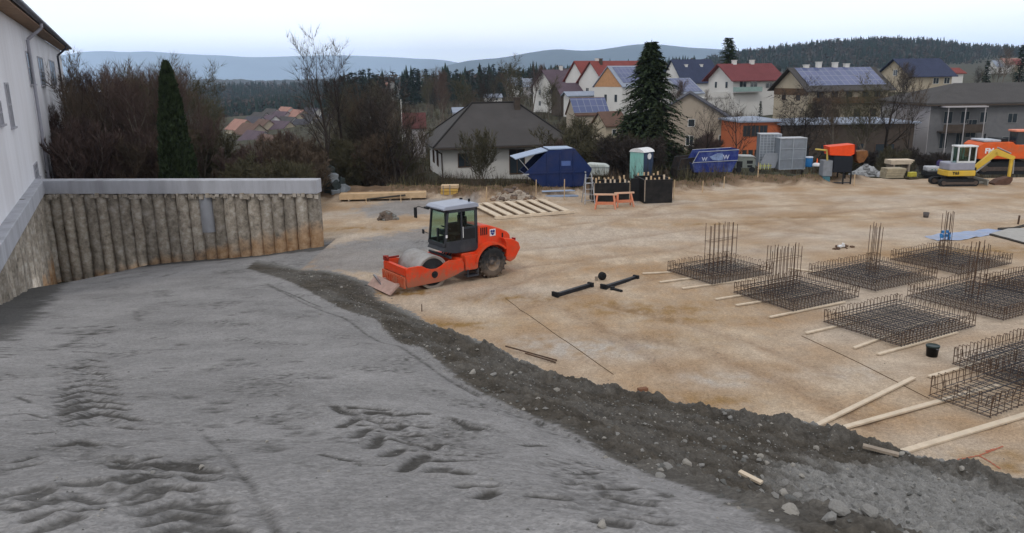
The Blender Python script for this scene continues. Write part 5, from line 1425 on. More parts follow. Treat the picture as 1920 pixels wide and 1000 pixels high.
# ------------------------------------------------------------------ small excavator
p = at_px(1798, 350)
t = thing('mini_excavator', 'small yellow and grey excavator with white cab frame, bucket on the sand', 'excavator', p, R(-2))
exy = mat('excavator yellow', (.60, .40, .05), .5, .15, 3, .05, dirt=(.3, .24, .12), dirt_amt=.5)
exg = mat('excavator grey', (.26, .27, .33), .45, .1, 3, .03)
def track(parent, x0, x1, y0, y1, h, m=black_m):
    pr_ = []
    for k in range(9): a = R(90 + 180 * k / 8); pr_.append((x0 + h/2 + h/2 * math.cos(a), h/2 + h/2 * math.sin(a)))
    for k in range(9): a = R(-90 + 180 * k / 8); pr_.append((x1 - h/2 + h/2 * math.cos(a), h/2 + h/2 * math.sin(a)))
    b = MB(); b.prism(pr_, y0, y1, 'y')
    n_ = int((x1 - x0) / .13)
    for k in range(n_): x = x0 + h/2 + (x1 - x0 - h) * k / n_; b.box((x, y0 - .01, h), (x + .06, y1 + .01, h + .025)); b.box((x, y0 - .01, -.02), (x + .06, y1 + .01, 0))
    o = b.build('track', m, parent)
    b = MB(); b.box((x0 + h * .5, y0 - .02, h * .3), (x1 - h * .5, y0 - .003, h * .62)); 
    for x in (x0 + h/2, x1 - h/2): b.tube((x, y0 - .03, h/2), (x, y0 - .003, h/2), h * .3, n=12)
    b.build('track_frame', mat('track frame brown', (.09, .07, .06), .8, .3), o)
    return o
track(t, -1.22, 1.25, 0, .35, .46); track(t, -1.22, 1.25, 1.25, 1.60, .46)
b = MB(); b.box((-.6, .36, .18), (.6, 1.24, .5)); b.tube((0, .8, .5), (0, .8, .66), .4, n=16); b.build('undercarriage', black_m, t)
b = MB(); b.prism([(-.78, .0), (-.6, -.05), (.95, -.02), (1.0, 1.5), (-.5, 1.6), (-.8, 1.35), (-.92, .8), (-.88, .3)], .66, 1.02, 'z', bev=.05); b.build('counterweight', exy, t)
b = MB(); b.prism([(-.72, .02), (.90, .02), (.92, 1.45), (-.5, 1.5), (-.76, 1.3), (-.84, .8)], 1.023, 1.50, 'z', bev=.06); b.build('engine_cover', exg, t)
vs, fs = text_mesh('Y65', .27, .004, True); b = MB(); b.add(vs, fs, M4=Matrix.Translation((-.32, -.058, .86)) @ Matrix.Rotation(R(90), 4, 'X')); b.build('lettering', black_m, t)
cx0, cx1, cy0, cy1, cz_, ct = -.28, .90, .05, .85, 1.503, 2.50
wcf = mat('white cab frame', (.55, .58, .6), .5)
for x in (cx0, cx1 - .08, .42):
    for y in (cy0, cy1 - .08): b = MB(); b.box((x, y, cz_), (x + .08, y + .08, ct)); b.build('cab_post', wcf, t)
b = MB(); b.box((cx0 + .08, cy0 - .005, cz_), (cx1 - .08, cy0 + .05, cz_ + .12)); b.build('cab_sill', wcf, t)
b = MB(); b.box((cx0 - .04, cy0 - .04, ct), (cx1 + .06, cy1 + .04, ct + .10), bev=.03); b.build('cab_roof', mat('white cab roof', (.62, .64, .66), .5), t)
b = MB(); b.box((cx0 + .03, cy0 + .02, cz_ + .12), (cx1 - .03, cy0 + .03, ct)); b.box((cx0 + .03, cy1 - .05, cz_), (cx1 - .03, cy1 - .04, ct)); b.box((cx1 - .04, cy0 + .08, cz_), (cx1 - .03, cy1 - .08, ct)); b.build('cab_glass', cab_glass, t)
b = MB(); b.box((-.05, .3, cz_), (.35, .68, cz_ + .2), bev=.03); b.box((-.12, .3, cz_ + .1), (.02, .68, cz_ + .75), bev=.04); b.build('seat', mat('dark green seat', (.03, .06, .04), .8), t)
def arm_prof(b, pts, w0, y0, y1):
    for (a, q, r0, r1) in pts:
        a = Vector((a[0], 0, a[1])); q = Vector((q[0], 0, q[1])); d_ = (q - a).normalized(); n_ = Vector((-d_.z, 0, d_.x))
        P_ = [a - n_ * r0, q - n_ * r1, q + n_ * r1, a + n_ * r0]
        b.prism([(v.x, v.z) for v in P_], y0, y1, 'y', bev=.012)
b = MB(); arm_prof(b, [((1.12, .95), (2.50, 2.12), .13, .20), ((2.44, 2.14), (3.68, 1.68), .20, .12)], 0, .65, .88); b.build('boom', exy, t)
b = MB(); arm_prof(b, [((3.55, 1.86), (3.52, .42), .10, .08)], 0, .69, .84); b.build('dipper_arm', exy, t)
b = MB(); b.prism([(3.60, .50), (3.42, .52), (2.75, .34), (2.45, .12), (2.50, 0), (3.1, -.02), (3.5, .08), (3.62, .3)], .45, 1.1, 'y', bev=.02); b.build('bucket', mat('brown bucket steel', (.10, .055, .04), .7, .3), t)
b = MB(); b.tube((1.35, .76, .82), (2.2, .76, 1.55), .055); b.tube((2.55, .76, 2.40), (3.45, .76, 2.0), .05); b.tube((3.7, .76, 1.6), (3.74, .76, .7), .045); b.build('hydraulic_ram', steel_m, t)
b = MB(); b.box((1.0, .5, .6), (1.25, 1.0, 1.15)); b.build('boom_swing_bracket', black_m, t)
b = MB(); b.prism([(1.75, .05), (1.83, .05), (1.86, .42), (1.74, .42)], -.02, 1.62, 'y'); b.box((1.2, .35, .15), (1.76, .45, .25)); b.box((1.2, 1.15, .15), (1.76, 1.25, .25)); b.build('dozer_blade', mat('grey dozer blade', (.22, .22, .20), .7, .2), t)
# big orange excavator
p = at_px(1868, 327); 
t = thing('excavator', 'big orange excavator with white letters, half cut off by the right edge', 'excavator', p, R(-4))
track(t, -1.3, 2.9, 0, .6, .85); track(t, -1.3, 2.9, 1.9, 2.5, .85)
b = MB(); b.box((-.4, .62, .3), (1.9, 1.88, .9)); b.tube((.7, 1.25, .85), (.7, 1.25, 1.05), .7, n=20); b.build('undercarriage', black_m, t)
b = MB(); b.prism([(-1.35, 1.08), (-1.42, 1.5), (-1.32, 2.05), (-1.05, 2.25), (.9, 2.28), (1.1, 2.1), (2.6, 2.0), (2.6, 1.08)], .05, 2.45, 'y', bev=.05); b.build('upper_body', mat('digger orange', (.66, .105, .02), .5, .12, 2, .03, dirt=(.35, .15, .08), dirt_amt=.6), t)
b = MB(); b.box((-1.0, .3, 2.285), (.2, 2.2, 2.42), bev=.03); b.build('engine_hood', mat('pale hood', (.42, .45, .5), .5), t)
b = MB(); b.box((.2, .4, 2.285), (.75, 2.2, 2.5), bev=.03); b.tube((-.2, 1.8, 2.4), (-.2, 1.8, 2.75), .06); b.build('exhaust', black_m, t)
vs, fs = text_mesh('FM', .5, .004, True); b = MB(); b.add(vs, fs, M4=Matrix.Translation((-.66, .035, 1.66)) @ Matrix.Rotation(R(90), 4, 'X')); b.build('lettering', white_p, t)
for x in (1.15, 1.9, 2.62):
    for y in (.1, 1.0): b = MB(); b.box((x, y, 2.1), (x + .09, y + .09, 2.98)); b.build('cab_post', dkgrey, t)
b = MB(); b.box((1.02, .04, 2.98), (2.8, 1.18, 3.12), bev=.04); b.build('cab_roof', mat('faded orange roof', (.70, .25, .16), .6), t)
b = MB(); b.box((1.2, .12, 2.1), (2.65, .14, 2.98)); b.box((1.16, .2, 2.1), (1.18, 1.0, 2.98)); b.build('cab_glass', pane_m, t)
b = MB(); arm_prof(b, [((2.4, 1.6), (4.2, 3.4), .25, .3), ((4.1, 3.4), (6.8, 2.6), .3, .2)], 0, 1.1, 1.5); b.build('boom', red, t)

# ------------------------------------------------------------------ stones in the earth bank
stone_m = [mat('pale stone', (.28, .265, .24), .85, .15, 5), mat('grey stone', (.22, .215, .205), .9, .2, 5), mat('dark stone', (.12, .12, .115), .9, .25, 5)]
def stone_mesh(seed, m):
    rs = random.Random(seed); bm_ = bmesh.new(); bmesh.ops.create_icosphere(bm_, subdivisions=2, radius=1)
    cuts = [Vector((rs.uniform(-1, 1), rs.uniform(-1, 1), rs.uniform(-1, 1))).normalized() for _ in range(8)]
    for v in bm_.verts:
        for c_ in cuts:
            d_ = v.co.dot(c_)
            if d_ > .62: v.co -= c_ * (d_ - .62)
        v.co *= rs.uniform(.95, 1.05)
    me = bpy.data.meshes.new('stone'); bm_.to_mesh(me); bm_.free(); me.materials.append(m); return me
smesh = [stone_mesh(k, stone_m[k % 3]) for k in range(9)]
known = [(1290,873,.11,0),(1314,876,.08,1),(1387,824,.05,0),(1423,834,.06,0),(1441,830,.07,1),(1427,858,.09,0),(1437,872,.07,0),(1485,876,.08,0),(1531,842,.09,0),(1469,927,.10,0),(1495,933,.10,1),(1483,963,.08,0),(1631,965,.09,1),(1555,983,.08,1),(1369,784,.09,1),(1379,852,.06,0),(1238,895,.06,1),(1687,856,.12,0),(1639,846,.07,1),(1804,880,.10,0),(1760,899,.05,0),(1848,901,.06,1),(1703,929,.06,0),(1792,923,.06,1),(1284,830,.07,1),(859,657,.09,0),(894,657,.08,0),(886,701,.10,0),(925,705,.10,1),(958,703,.11,0),(975,700,.08,1),(1044,732,.11,0),(1132,824,.05,0),(1128,989,.05,0),(1700,852,.07,1),(600,590,.1,1),(585,520,.09,0),(640,540,.10,0),(500,830,.03,0),(378,882,.035,0),(287,888,.03,1)]
rs = random.Random(5)
ex = []
while len(ex) < 60:
    px = rs.uniform(560, 1900); py = rs.uniform(500, 995)
    g = onground(px, py)
    if bool(inside(bund_poly, np.array([g.x]), np.array([g.y]))[0]) and segdist(edge, np.array([g.x]), np.array([g.y]))[0] > .4 and g.z > .05: ex.append((px, py, rs.uniform(.03, .085), rs.choice([0, 1, 1, 2, 2])))
for i, (px, py, s, ty_) in enumerate(known + ex):
    s *= .6
    g = onground(px, py)
    me = smesh[(i % 3) * 3 + ty_]
    o = bpy.data.objects.new('stone', me); COL.objects.link(o)
    e = .9 + .5 * rs.random()
    o.location = (g.x, g.y, g.z + s * .25); o.scale = (s * e, s, s * .75); o.rotation_euler = (rs.uniform(-.4, .4), rs.uniform(-.4, .4), rs.uniform(0, 6))
    tag(o, 'loose stone lying in the dark earth of the bank beside the grey fill', 'stone', 'stones strewn over the earth bank')
p = onground(1407, 899); b = MB(); b.box((-.15, -.03, -.01), (.15, .03, .02)); tag(b.build('timber_offcut', timber_pale, loc=p + Vector((0, 0, .02)), rot=(.1, .1, R(-48))), 'pale timber offcut lying among the stones of the earth bank', 'offcut')
p = onground(1650, 853); b = MB(); b.box((-.30, -.06, 0), (.30, .06, .05)); tag(b.build('timber_offcut', timber_grey, loc=p + Vector((0, 0, .05)), rot=(0, .1, R(-25))), 'grey timber offcut at the foot of the earth bank below the long plank', 'offcut')
# gravel: too many to count
b = MB(); rs = random.Random(9); cnt = 0
tet = [(1, 0, -.4), (-.6, .8, -.4), (-.6, -.8, -.4), (.1, 0, .8)]
gp_ = []
gxs = np.array([rs.uniform(-9, 14) for _ in range(30000)]); gys = np.array([rs.uniform(2.5, 30) for _ in range(30000)])
ok = inside(bund_poly, gxs, gys); dd_ = segdist(edge, gxs, gys)
zz_ = gz(gxs, gys)
for x, y, z, k, d_ in zip(gxs, gys, zz_, ok, dd_):
    if not k and rs.random() > .22: continue
    if cnt > 13000: break
    s = rs.uniform(.007, .022) if rs.random() < .92 else rs.uniform(.025, .045)
    if not k: s *= .5
    b.cur = rs.choice([0, 1, 1, 2, 2, 2, 2])
    M4 = Matrix.Translation((x, y, z + s * .2)) @ Matrix.Rotation(rs.uniform(0, 6), 4, 'Z') @ Matrix.Diagonal((s, s * rs.uniform(.6, 1), s * .8, 1))
    b.add([(1, 0, 0), (0, 1, 0), (-1, 0, 0), (0, -1, 0), (.2, .1, .8), (0, 0, -.6)], [(0,1,4),(1,2,4),(2,3,4),(3,0,4)], M4=M4); cnt += 1
o = b.build('gravel', stone_m); o['kind'] = 'stuff'; tag(o, 'fine gravel and chips strewn over the earth bank', 'gravel')
# ------------------------------------------------------------------ houses
wmat = {
 'white': mat('white house render', (.62, .61, .59), .9, .06, 1, .05, dirt=(.45, .43, .4), dirt_amt=.4, dirt_scale=.5),
 'cream': mat('cream house render', (.42, .36, .27), .9, .08, 1, .05, dirt=(.38, .33, .26), dirt_amt=.4, dirt_scale=.5),
 'beige': mat('beige house render', (.36, .31, .25), .9, .12, 1, .05, dirt=(.28, .24, .2), dirt_amt=.5, dirt_scale=.5),
 'grey': mat('grey pebble render', (.15, .15, .158), .95, .12, 2, .1, dirt=(.15, .15, .15), dirt_amt=.5, dirt_scale=.5),
 'pgrey': mat('pale grey render', (.40, .38, .39), .95, .06, 2, .1, dirt=(.3, .28, .28), dirt_amt=.4, dirt_scale=.5),
 'tan': mat('tan boards', (.46, .25, .13), .85, .15, 3),
 'brown': mat('brown timber cladding', (.12, .075, .045), .85, .2, 3, .1),
 'dark': mat('dark brown wall', (.07, .055, .045), .9, .2, 2, .1),
 'orange': mat('orange render', (.47, .135, .06), .85, .08, 1, .05, dirt=(.4, .12, .05), dirt_amt=.4, dirt_scale=.5),
}
def roof_mat(name, col, sc=3.2):
    m = mat(name, col, .8, .18, 1.2, 0, dirt=tuple(k * .6 for k in col), dirt_amt=.6, dirt_scale=.6)
    t = m.node_tree; b = t.nodes['Principled BSDF']; co = [n for n in t.nodes if n.type == 'TEX_COORD'][0]
    wv = t.nodes.new('ShaderNodeTexWave'); wv.bands_direction = 'X'; wv.inputs['Scale'].default_value = sc; wv.inputs['Distortion'].default_value = .3
    t.links.new(co.outputs['Object'], wv.inputs['Vector']); bp = t.nodes.new('ShaderNodeBump'); bp.inputs['Strength'].default_value = .5; bp.inputs['Distance'].default_value = .06
    t.links.new(wv.outputs['Fac'], bp.inputs['Height']); t.links.new(bp.outputs[0], b.inputs['Normal'])
    return m
rmat = {
 'dull': roof_mat('dull red tiles', (.115, .045, .045)),
 'grey': roof_mat('grey tiles', (.072, .067, .066)), 'dkgrey': roof_mat('dark slate tiles', (.07, .07, .085)), 'purple': roof_mat('purple grey tiles', (.11, .08, .10)),
 'red': roof_mat('red tiles', (.22, .058, .05)), 'dkred': roof_mat('dark red tiles', (.17, .048, .052)), 'blue': roof_mat('blue black tiles', (.04, .05, .095)), 'brown': roof_mat('brown tiles', (.14, .085, .065)), 'pale': roof_mat('pale blue metal roof', (.30, .34, .42)), 'terra': roof_mat('pale terracotta', (.36, .20, .16)),
}
frame_m = mat('white window frame', (.6, .6, .58), .6, .05)
brown_f = mat('brown window frame', (.10, .06, .04), .7, .1)
solar_m = bpy.data.materials.new('solar panels'); solar_m.use_nodes = True
_t = solar_m.node_tree; _b = _t.nodes['Principled BSDF']; _b.inputs['Roughness'].default_value = .22; _b.inputs['Specular IOR Level'].default_value = .6
_br = _t.nodes.new('ShaderNodeTexBrick'); _br.offset = 0; _br.inputs['Color1'].default_value = (.055, .075, .17, 1); _br.inputs['Color2'].default_value = (.085, .10, .21, 1); _br.inputs['Mortar'].default_value = (.17, .19, .26, 1)
_br.inputs['Scale'].default_value = 1; _br.inputs['Mortar Size'].default_value = .045; _br.inputs['Brick Width'].default_value = 1.0; _br.inputs['Row Height'].default_value = 1.3
_c = _t.nodes.new('ShaderNodeTexCoord'); _t.links.new(_c.outputs['UV'], _br.inputs['Vector']); _t.links.new(_br.outputs[0], _b.inputs['Base Color'])

def house(px, py, d, rz, L, W, eave, rise, wall, roof, label, wins=(), over=.5, hip=False, chim=(), solar=None, gable_mat=None, name='house', group=None, base=2.5, simple=False, fm=None, rthick=.18, cat='house'):
    """px,py,d: middle of the front-left ground corner; local x along the ridge, y to the back"""
    p = D(px, py, d)
    t = thing(name, label, cat, (p.x, p.y, p.z), R(rz), group)
    b = MB()
    if hip: b.box((0, 0, -base), (L, W, eave))
    else:
        b.prism([(0, -base), (W, -base), (W, eave), (W / 2, eave + rise), (0, eave)], 0, L, 'x')
    b.build('wall', wmat[wall], t)
    b = MB(); o_ = over; zr = eave + rise; dz = rise / (W / 2) * o_
    rt_ = rthick
    if hip:
        i = min(W / 2, L / 2 - .1) if hip is True else hip
        P_ = [(-o_, -o_, eave - .1), (L + o_, -o_, eave - .1), (L + o_, W + o_, eave - .1), (-o_, W + o_, eave - .1), (i, W / 2, zr), (L - i, W / 2, zr)]
        Q = [(-o_, -o_, eave + .08), (L + o_, -o_, eave + .08), (L + o_, W + o_, eave + .08), (-o_, W + o_, eave + .08), (i, W / 2, zr + .2), (L - i, W / 2, zr + .2)]
        b.add(Q, [(0,1,5,4),(1,2,5),(2,3,4,5),(3,0,4)]); b.add(P_[:4], [(0,3,2,1)])
        b.add(P_[:4] + Q[:4], [(0,1,5,4),(1,2,6,5),(2,3,7,6),(3,0,4,7)])
    else:
        for s in (0, 1):
            ya, yb = (-o_, W / 2) if s == 0 else (W + o_, W / 2)
            b.add([(-o_, ya, eave - dz + .02), (L + o_, ya, eave - dz + .02), (L + o_, yb, zr + .02), (-o_, yb, zr + .02), (-o_, ya, eave - dz + rt_), (L + o_, ya, eave - dz + rt_), (L + o_, yb, zr + rt_), (-o_, yb, zr + rt_)],
                  [(3,2,1,0),(4,5,6,7),(0,1,5,4),(2,3,7,6),(3,0,4,7),(1,2,6,5)])
    rf = b.build('roof', rmat[roof], t)
    if simple: return t
    for (cx, cyf, ch) in chim:
        b = MB(); y = W * cyf; cw = .26 if ch > 1.1 else .35; zz = eave + rise * (1 - abs(y - W / 2) / (W / 2)); b.box((cx - cw, y - .3, zz - .8), (cx + cw, y + .3, zz + ch)); b.box((cx - cw - .07, y - .37, zz + ch), (cx + cw + .07, y + .37, zz + ch + .1)); b.build('chimney', wmat['dark'] if ch > 1.1 else wmat['white'], rf)
    if gable_mat:
        b = MB(); b.prism([(.0, eave * .98), (W, eave * .98), (W / 2, eave + rise - .02)], -.05, -.003, 'x'); q = b.build('gable_cladding', wmat[gable_mat], t)
    if solar:
        x0, x1, f0, f1 = solar
        ya, yb = W / 2 * f0, W / 2 * f1; za, zb_ = eave + rise * f0 + rt_ + .06, eave + rise * f1 + rt_ + .06
        b = MB(); b.add([(x0, ya, za), (x1, ya, za), (x1, yb, zb_), (x0, yb, zb_), (x0, ya, za + .05), (x1, ya, za + .05), (x1, yb, zb_ + .05), (x0, yb, zb_ + .05)], [(3,2,1,0),(4,5,6,7),(0,1,5,4),(1,2,6,5),(2,3,7,6),(3,0,4,7)])
        q = b.build('solar_panel', solar_m, t); me = q.data; uv = me.uv_layers.new()
        for lp in me.loops:
            v = me.vertices[lp.vertex_index].co; uv.data[lp.index].uv = (v.x - x0, (v.y - ya) * math.hypot(1, rise / (W / 2)))
    for (side, u, z, w_, h_) in wins:
        b = MB(); g_ = MB(); f_ = .07; f2 = fm or frame_m
        if side == 'f': T = lambda a, y, c_: (a, -y, c_)
        else: T = lambda a, y, c_: (-y, a, c_)
        def bx_(q, a0, a1, y0, y1, z0, z1): q.box(T(a0, y0, z0), T(a1, y1, z1))
        bx_(b, u, u + f_, .0, .06, z, z + h_); bx_(b, u + w_ - f_, u + w_, .0, .06, z, z + h_); bx_(b, u + f_, u + w_ - f_, .0, .06, z, z + f_); bx_(b, u + f_, u + w_ - f_, .0, .06, z + h_ - f_, z + h_)
        if w_ > .9: bx_(b, u + w_ / 2 - .03, u + w_ / 2 + .03, .0, .05, z + f_, z + h_ - f_)
        q = b.build('window', f2, t)
        bx_(g_, u + f_, u + w_ - f_, -.05, .02, z + f_, z + h_ - f_); g_.build('pane', pane_m, q)
    return t
def F(*us, z=1.0, w=1.1, h=1.2, s='f'): return [(s, u, z, w, h) for u in us]

# bungalow with the hipped roof
bw = house(829, 334, 71.5, 12, 11.8, 9.5, 2.75, 3.55, 'white', 'grey', 'white bungalow with a big grey hipped roof behind the site', hip=3.7, over=.8, chim=[(8.0, .42, 1.15)],
     wins=F(6.3, z=.1, w=1.5, h=2.3) + F(9.3, z=.1, w=.9, h=2.3) + F(1.5, z=.9, w=1.3, h=1.3) + F(2.2, 5.5, z=.8, w=1.2, h=1.6, s='g'), fm=brown_f)
b = MB(); b.path([(-.65, -.78, 2.65), (.02, -.12, 2.2), (.02, -.12, -1.5)], .06); b.build('downpipe', wmat['dark'], bw)
b = MB(); b.box((-.8, -.9, 2.62), (12.6, -.82, 2.74)); b.build('gutter', wmat['dark'], bw)
b = MB()
for q in ((-.8, -.8), (-.8, 10.3)): b.tube((q[0], q[1], 2.86), (3.7, 4.75, 6.53), .09, n=6)
for q in ((12.6, -.8), (12.6, 10.3)): b.tube((q[0], q[1], 2.86), (8.1, 4.75, 6.53), .09, n=6)
b.tube((3.7, 4.75, 6.53), (8.1, 4.75, 6.53), .09, n=6); b.build('ridge_tiles', mat('black ridge tiles', (.025, .023, .023), .8), bw)
# houses up the slope behind the spruce, left to right
house(1038, 205, 185, 30, 8.5, 9, 5.2, 3.6, 'white', 'purple', 'left-most hillside house with purple-grey roof and white gable', wins=F(1.6, 5.4, z=3.2, s='g') + F(1.6, 5.4, z=.6, s='g') + F(1, 3.4, z=3.3) , chim=[(5, .5, .9)])
house(1052, 196, 172, 22, 6.2, 5, 2.4, 1.9, 'dark', 'purple', 'low annex with purple-grey roof below the left-most hillside house', wins=F(.8, 3.2, z=.4))
house(1066, 196, 158, 15, 5.5, 3, 1.7, .6, 'white', 'pale', 'small white garage in front of the left-most hillside house', wins=F(1.2, z=.2, w=1.4, h=1.1))
house(1098, 200, 178, 28, 6.6, 8.5, 5.8, 4.0, 'white', 'red', 'narrow hillside house with a bright red roof', wins=F(1.4, 5.2, z=3.2, s='g') + F(1.4, 5.2, z=.6, s='g') + F(1, 3.6, z=3.1), chim=[(5.5, .45, 1.0)])
house(1131, 206, 168, 30, 13, 9, 5.9, 4.0, 'white', 'red', 'wide hillside house with a bright red roof left of the tall spruce', wins=F(1.6, 5.2, z=3.3, s='g') + F(1.6, 5.2, z=.7, s='g'), chim=[(2.0, .42, 1.2)])
house(1166, 226, 150, 35, 9.5, 8, 6.3, 3.6, 'white', 'pale', 'white house with an orange gable and pale blue roof beside the spruce', gable_mat='tan', wins=F(1.3, 4.2, z=3.3, w=.9, h=1.5, s='g') + F(1.3, 4.2, z=.3, w=.9, h=1.4, s='g'), solar=(.6, 9, .1, .9), over=.3)
house(1080, 234, 118, 14, 5.0, 4.6, 1.4, 2.3, 'beige', 'brown', 'small outbuilding with a roof covered in solar panels', solar=(-.3, 5.3, .02, .92), over=.2)
house(1136, 262, 104, 32, 3.4, 2.9, 1.9, 1.5, 'cream', 'brown', 'small cream shed with a brown gabled roof below the solar outbuilding', over=.3, wins=F(1, z=.5, w=.7, h=.8))
house(1278, 206, 165, 32, 6.2, 9, 3.2, 3.0, 'white', 'pale', 'house showing a pale blue solar roof right of the spruce', solar=(.2, 6, .05, .95), over=.2)
house(1384, 286, 100, 77, 14, 12.6, 3.4, 3.9, 'beige', 'dkgrey', 'broad beige house with its gable end facing the site', wins=[('g', 5.5, 3.2, .9, 1.0), ('g', 1.5, 1.0, 1.0, 1.2), ('g', 5.6, .8, 1.0, 1.3)], over=.45)
house(1279, 192, 190, 24, 11, 9, 4.8, 5.0, 'white', 'blue', 'house with a large steep dark blue roof and small dormers', wins=F(7.5, 9.2, z=2.0) + F(3.6, z=4.2, s='g'), chim=[(3, .35, .4), (7.5, .35, .4)])
rh = house(1373, 198, 140, 18, 9.6, 8.0, 4.6, 2.4, 'white', 'dkred', 'white house with a dark red roof and green balcony', wins=F(1.6, 5.0, z=2.9, w=.9, s='g') + F(1.6, 5.0, z=.3, w=.9, s='g') + F(6.6, z=2.8, w=1.5, h=1.0) + F(1.2, 3.4, z=2.6, w=1.5, h=1.8), chim=[(2.6, .5, .7), (6.3, .5, .7)], over=.9)
b = MB(); b.box((.0, -1.1, 2.2), (5.2, -.02, 2.35)); b.build('balcony_floor', wmat['pgrey'], rh)
b = MB(); b.box((.0, -1.14, 2.36), (5.2, -1.08, 3.15)); b.box((-.003, -1.08, 2.36), (.05, -.01, 3.15)); b.build('balcony_rail', mat('sea green boards', (.26, .36, .34), .7), rh)
b = MB(); b.box((-4.2, 1.5, 1.2), (-.01, 4.5, 1.4)); b.box((-4.2, 1.45, 1.4), (-.05, 1.5, 2.3)); b.box((-4.0, 1.6, -1), (-.05, 4.4, 1.19)); b.build('terrace', wmat['white'], rh)
# large house with the solar roof behind the bare trees
lh = house(1512, 226, 118, 12, 13.4, 9.5, 4.6, 2.9, 'cream', 'grey', 'large cream house with a long roof full of solar panels', wins=F(1.4, 3.8, 6.2, 9, 11, z=2.9) + F(1.4, 4.2, 7.8, 10.6, z=.3) + F(2, 6, z=2.8, s='g'), solar=(.2, 13.2, .06, .95), chim=[(2.3, .5, .5), (4.4, .5, .9), (7.2, .5, .8), (9.2, .5, .6)], over=.8, fm=brown_f)
b = MB(); b.box((-.06, 0, 3.6), (-.003, 9.5, 4.6)); b.box((.0, -1.2, 2.4), (13.4, -.01, 2.55)); b.box((.0, -1.24, 2.56), (13.4, -1.2, 3.3)); b.build('balcony', wmat['brown'], lh)
house(1704, 170, 165, 20, 11.5, 8.5, 3.2, 3.1, 'cream', 'blue', 'cream house with a deep blue roof at the foot of the wooded hill', wins=F(6.3, 9.3, z=1.2, w=1.6, h=1.3) + F(3.4, z=3.0, s='g'), chim=[], over=.8)
# orange building with its long dark wing
ob = house(1386, 314, 93, 4, 4.9, 7, 5.35, .25, 'orange', 'pale', 'orange building with a band of dark windows behind the grey panels', wins=F(.2, 1.2, 2.2, z=3.6, w=.95, h=1.3) + F(.25, 1.0, 1.75, z=.9, w=.55, h=1.15), hip=2, over=.35, fm=brown_f)
house(1464, 312, 92.5, 1, 15.5, 8, 4.9, .3, 'dark', 'pale', 'long dark wing with a flat pale roof behind the bare trees', wins=F(1.5, 4.5, 8, z=1.0, w=1.8, h=1.6) + F(11, z=.5, w=2.4, h=2.0), hip=3, over=.5, fm=brown_f, name='building', cat='building')
# grey building on the right
gb = house(1735, 298, 96, -2, 26, 14, 6.6, 2.1, 'grey', 'grey', 'long grey two-storey building with shallow roof at the right', hip=6, over=.7, name='building', cat='building',
     wins=F(5.9, z=4.3, w=.9, h=1.3) + F(9.2, 12.4, 16, z=4.2, w=1.2, h=1.2) + F(6.5, 8.9, z=1.4, w=1.6, h=1.2) + F(1.6, 3.6, z=4.2, w=1.1, h=1.5) + F(1.4, 3.3, z=1.2, w=1.0, h=1.9) + F(4.4, z=2.5, w=1.3, h=2.2) + F(11.5, 15, 18, z=1.4, w=1.8, h=1.2) + F(3, 8, z=1.3, w=1.6, h=2.3, s='g'), fm=mat('dull window frame', (.2, .2, .2), .7))
b = MB(); b.box((-.02 - .04, -.003, -2), (-.003, 13.9, 6.4)); b.build('end_wall', wmat['pgrey'], gb)
b = MB()
for x in (1.3, 3.3, 5.6): b.box((x, -1.6, 0), (x + .09, -1.51, 6.2))
b.box((.9, -1.7, 6.2), (5.9, -.01, 6.35)); b.build('canopy_frame', wmat['pgrey'], gb)
b = MB(); b.box((1.0, -1.5, 3.2), (5.8, -.01, 3.35)); b.box((1.0, -1.54, 3.36), (5.8, -1.5, 4.2)); b.build('balcony', wmat['dark'], gb)
b = MB(); b.box((2.0, -2.8, 0), (2.5, -2.6, .3)); b = MB(); b.box((-.9, 0, 6.35), (-.62, 14, 6.55)); b.box((-.9, -.75, 6.35), (26.6, -.55, 6.52)); b.build('fascia', wmat['dark'], gb)
# smaller ones further off
house(757, 258, 96, 8, 2.6, 2.6, 1.2, 1.5, 'pgrey', 'dull', 'small shed with a dull red roof left of the bungalow', over=.2)
b = MB(); p = D(755, 262, 90); b.tube((0, 0, -3), (0, 0, 4.5), .05, n=6); tag(b.build('flag_pole', wmat['white'], loc=p), 'thin white pole left of the red-roofed shed', 'pole')
house(851, 226, 100, 10, 1.9, 2, .9, .5, 'grey', 'pale', 'tiny shed with a pale blue roof rising over the left part of the hipped roof', over=.15, wins=F(.5, z=.3, w=.6, h=.4))
house(912, 190, 260, 12, 5.2, 4, 1.1, 1.0, 'white', 'pale', 'low pale building on the slope above the bungalow chimney', over=.3, wins=F(1, 3, z=.2, w=.8, h=.7))
for i, (px, py, L_, ro_, wa, lab) in enumerate(((958,178,5,'pale','white','left one of three pale houses between the trees before the hillside houses'), (982,180,6,'pale','pgrey','middle one of three pale houses between the trees before the hillside houses'), (1012,180,7,'purple','white','right one of three pale houses between the trees, next to the purple-roofed house'))):
    house(px, py, 330, 15, L_ * 1.1, 7, 4, 2.8, wa, ro_, lab, wins=F(1, 3, z=2))
for i, (px, py, L_, ro_, wa, lab) in enumerate(((1868,136,12,'pale','white','left-most tiny white house high on the right slope'), (1884,132,16,'terra','white','second tiny white house high on the right slope, with a reddish roof'), (1906,134,14,'red','cream','tiny red-roofed house high on the right slope'), (1926,128,14,'pale','white','tiny pale-roofed house high at the right edge of the slope'), (1900,178,20,'pale','white','long low pale building above the grey building at the right edge'), (1782,150,9,'red','white','small red-gabled house right of the deep blue roof'))):
    house(px, py, 560 if i < 4 else 190, 15, L_ * (1 if i < 4 else .4), 9 if i < 4 else 4, 4 if i < 4 else 1.6, 4 if i < 4 else 1, wa, ro_, lab, wins=F(2, z=1.5, w=1.8, h=1.6) if i < 4 else ())
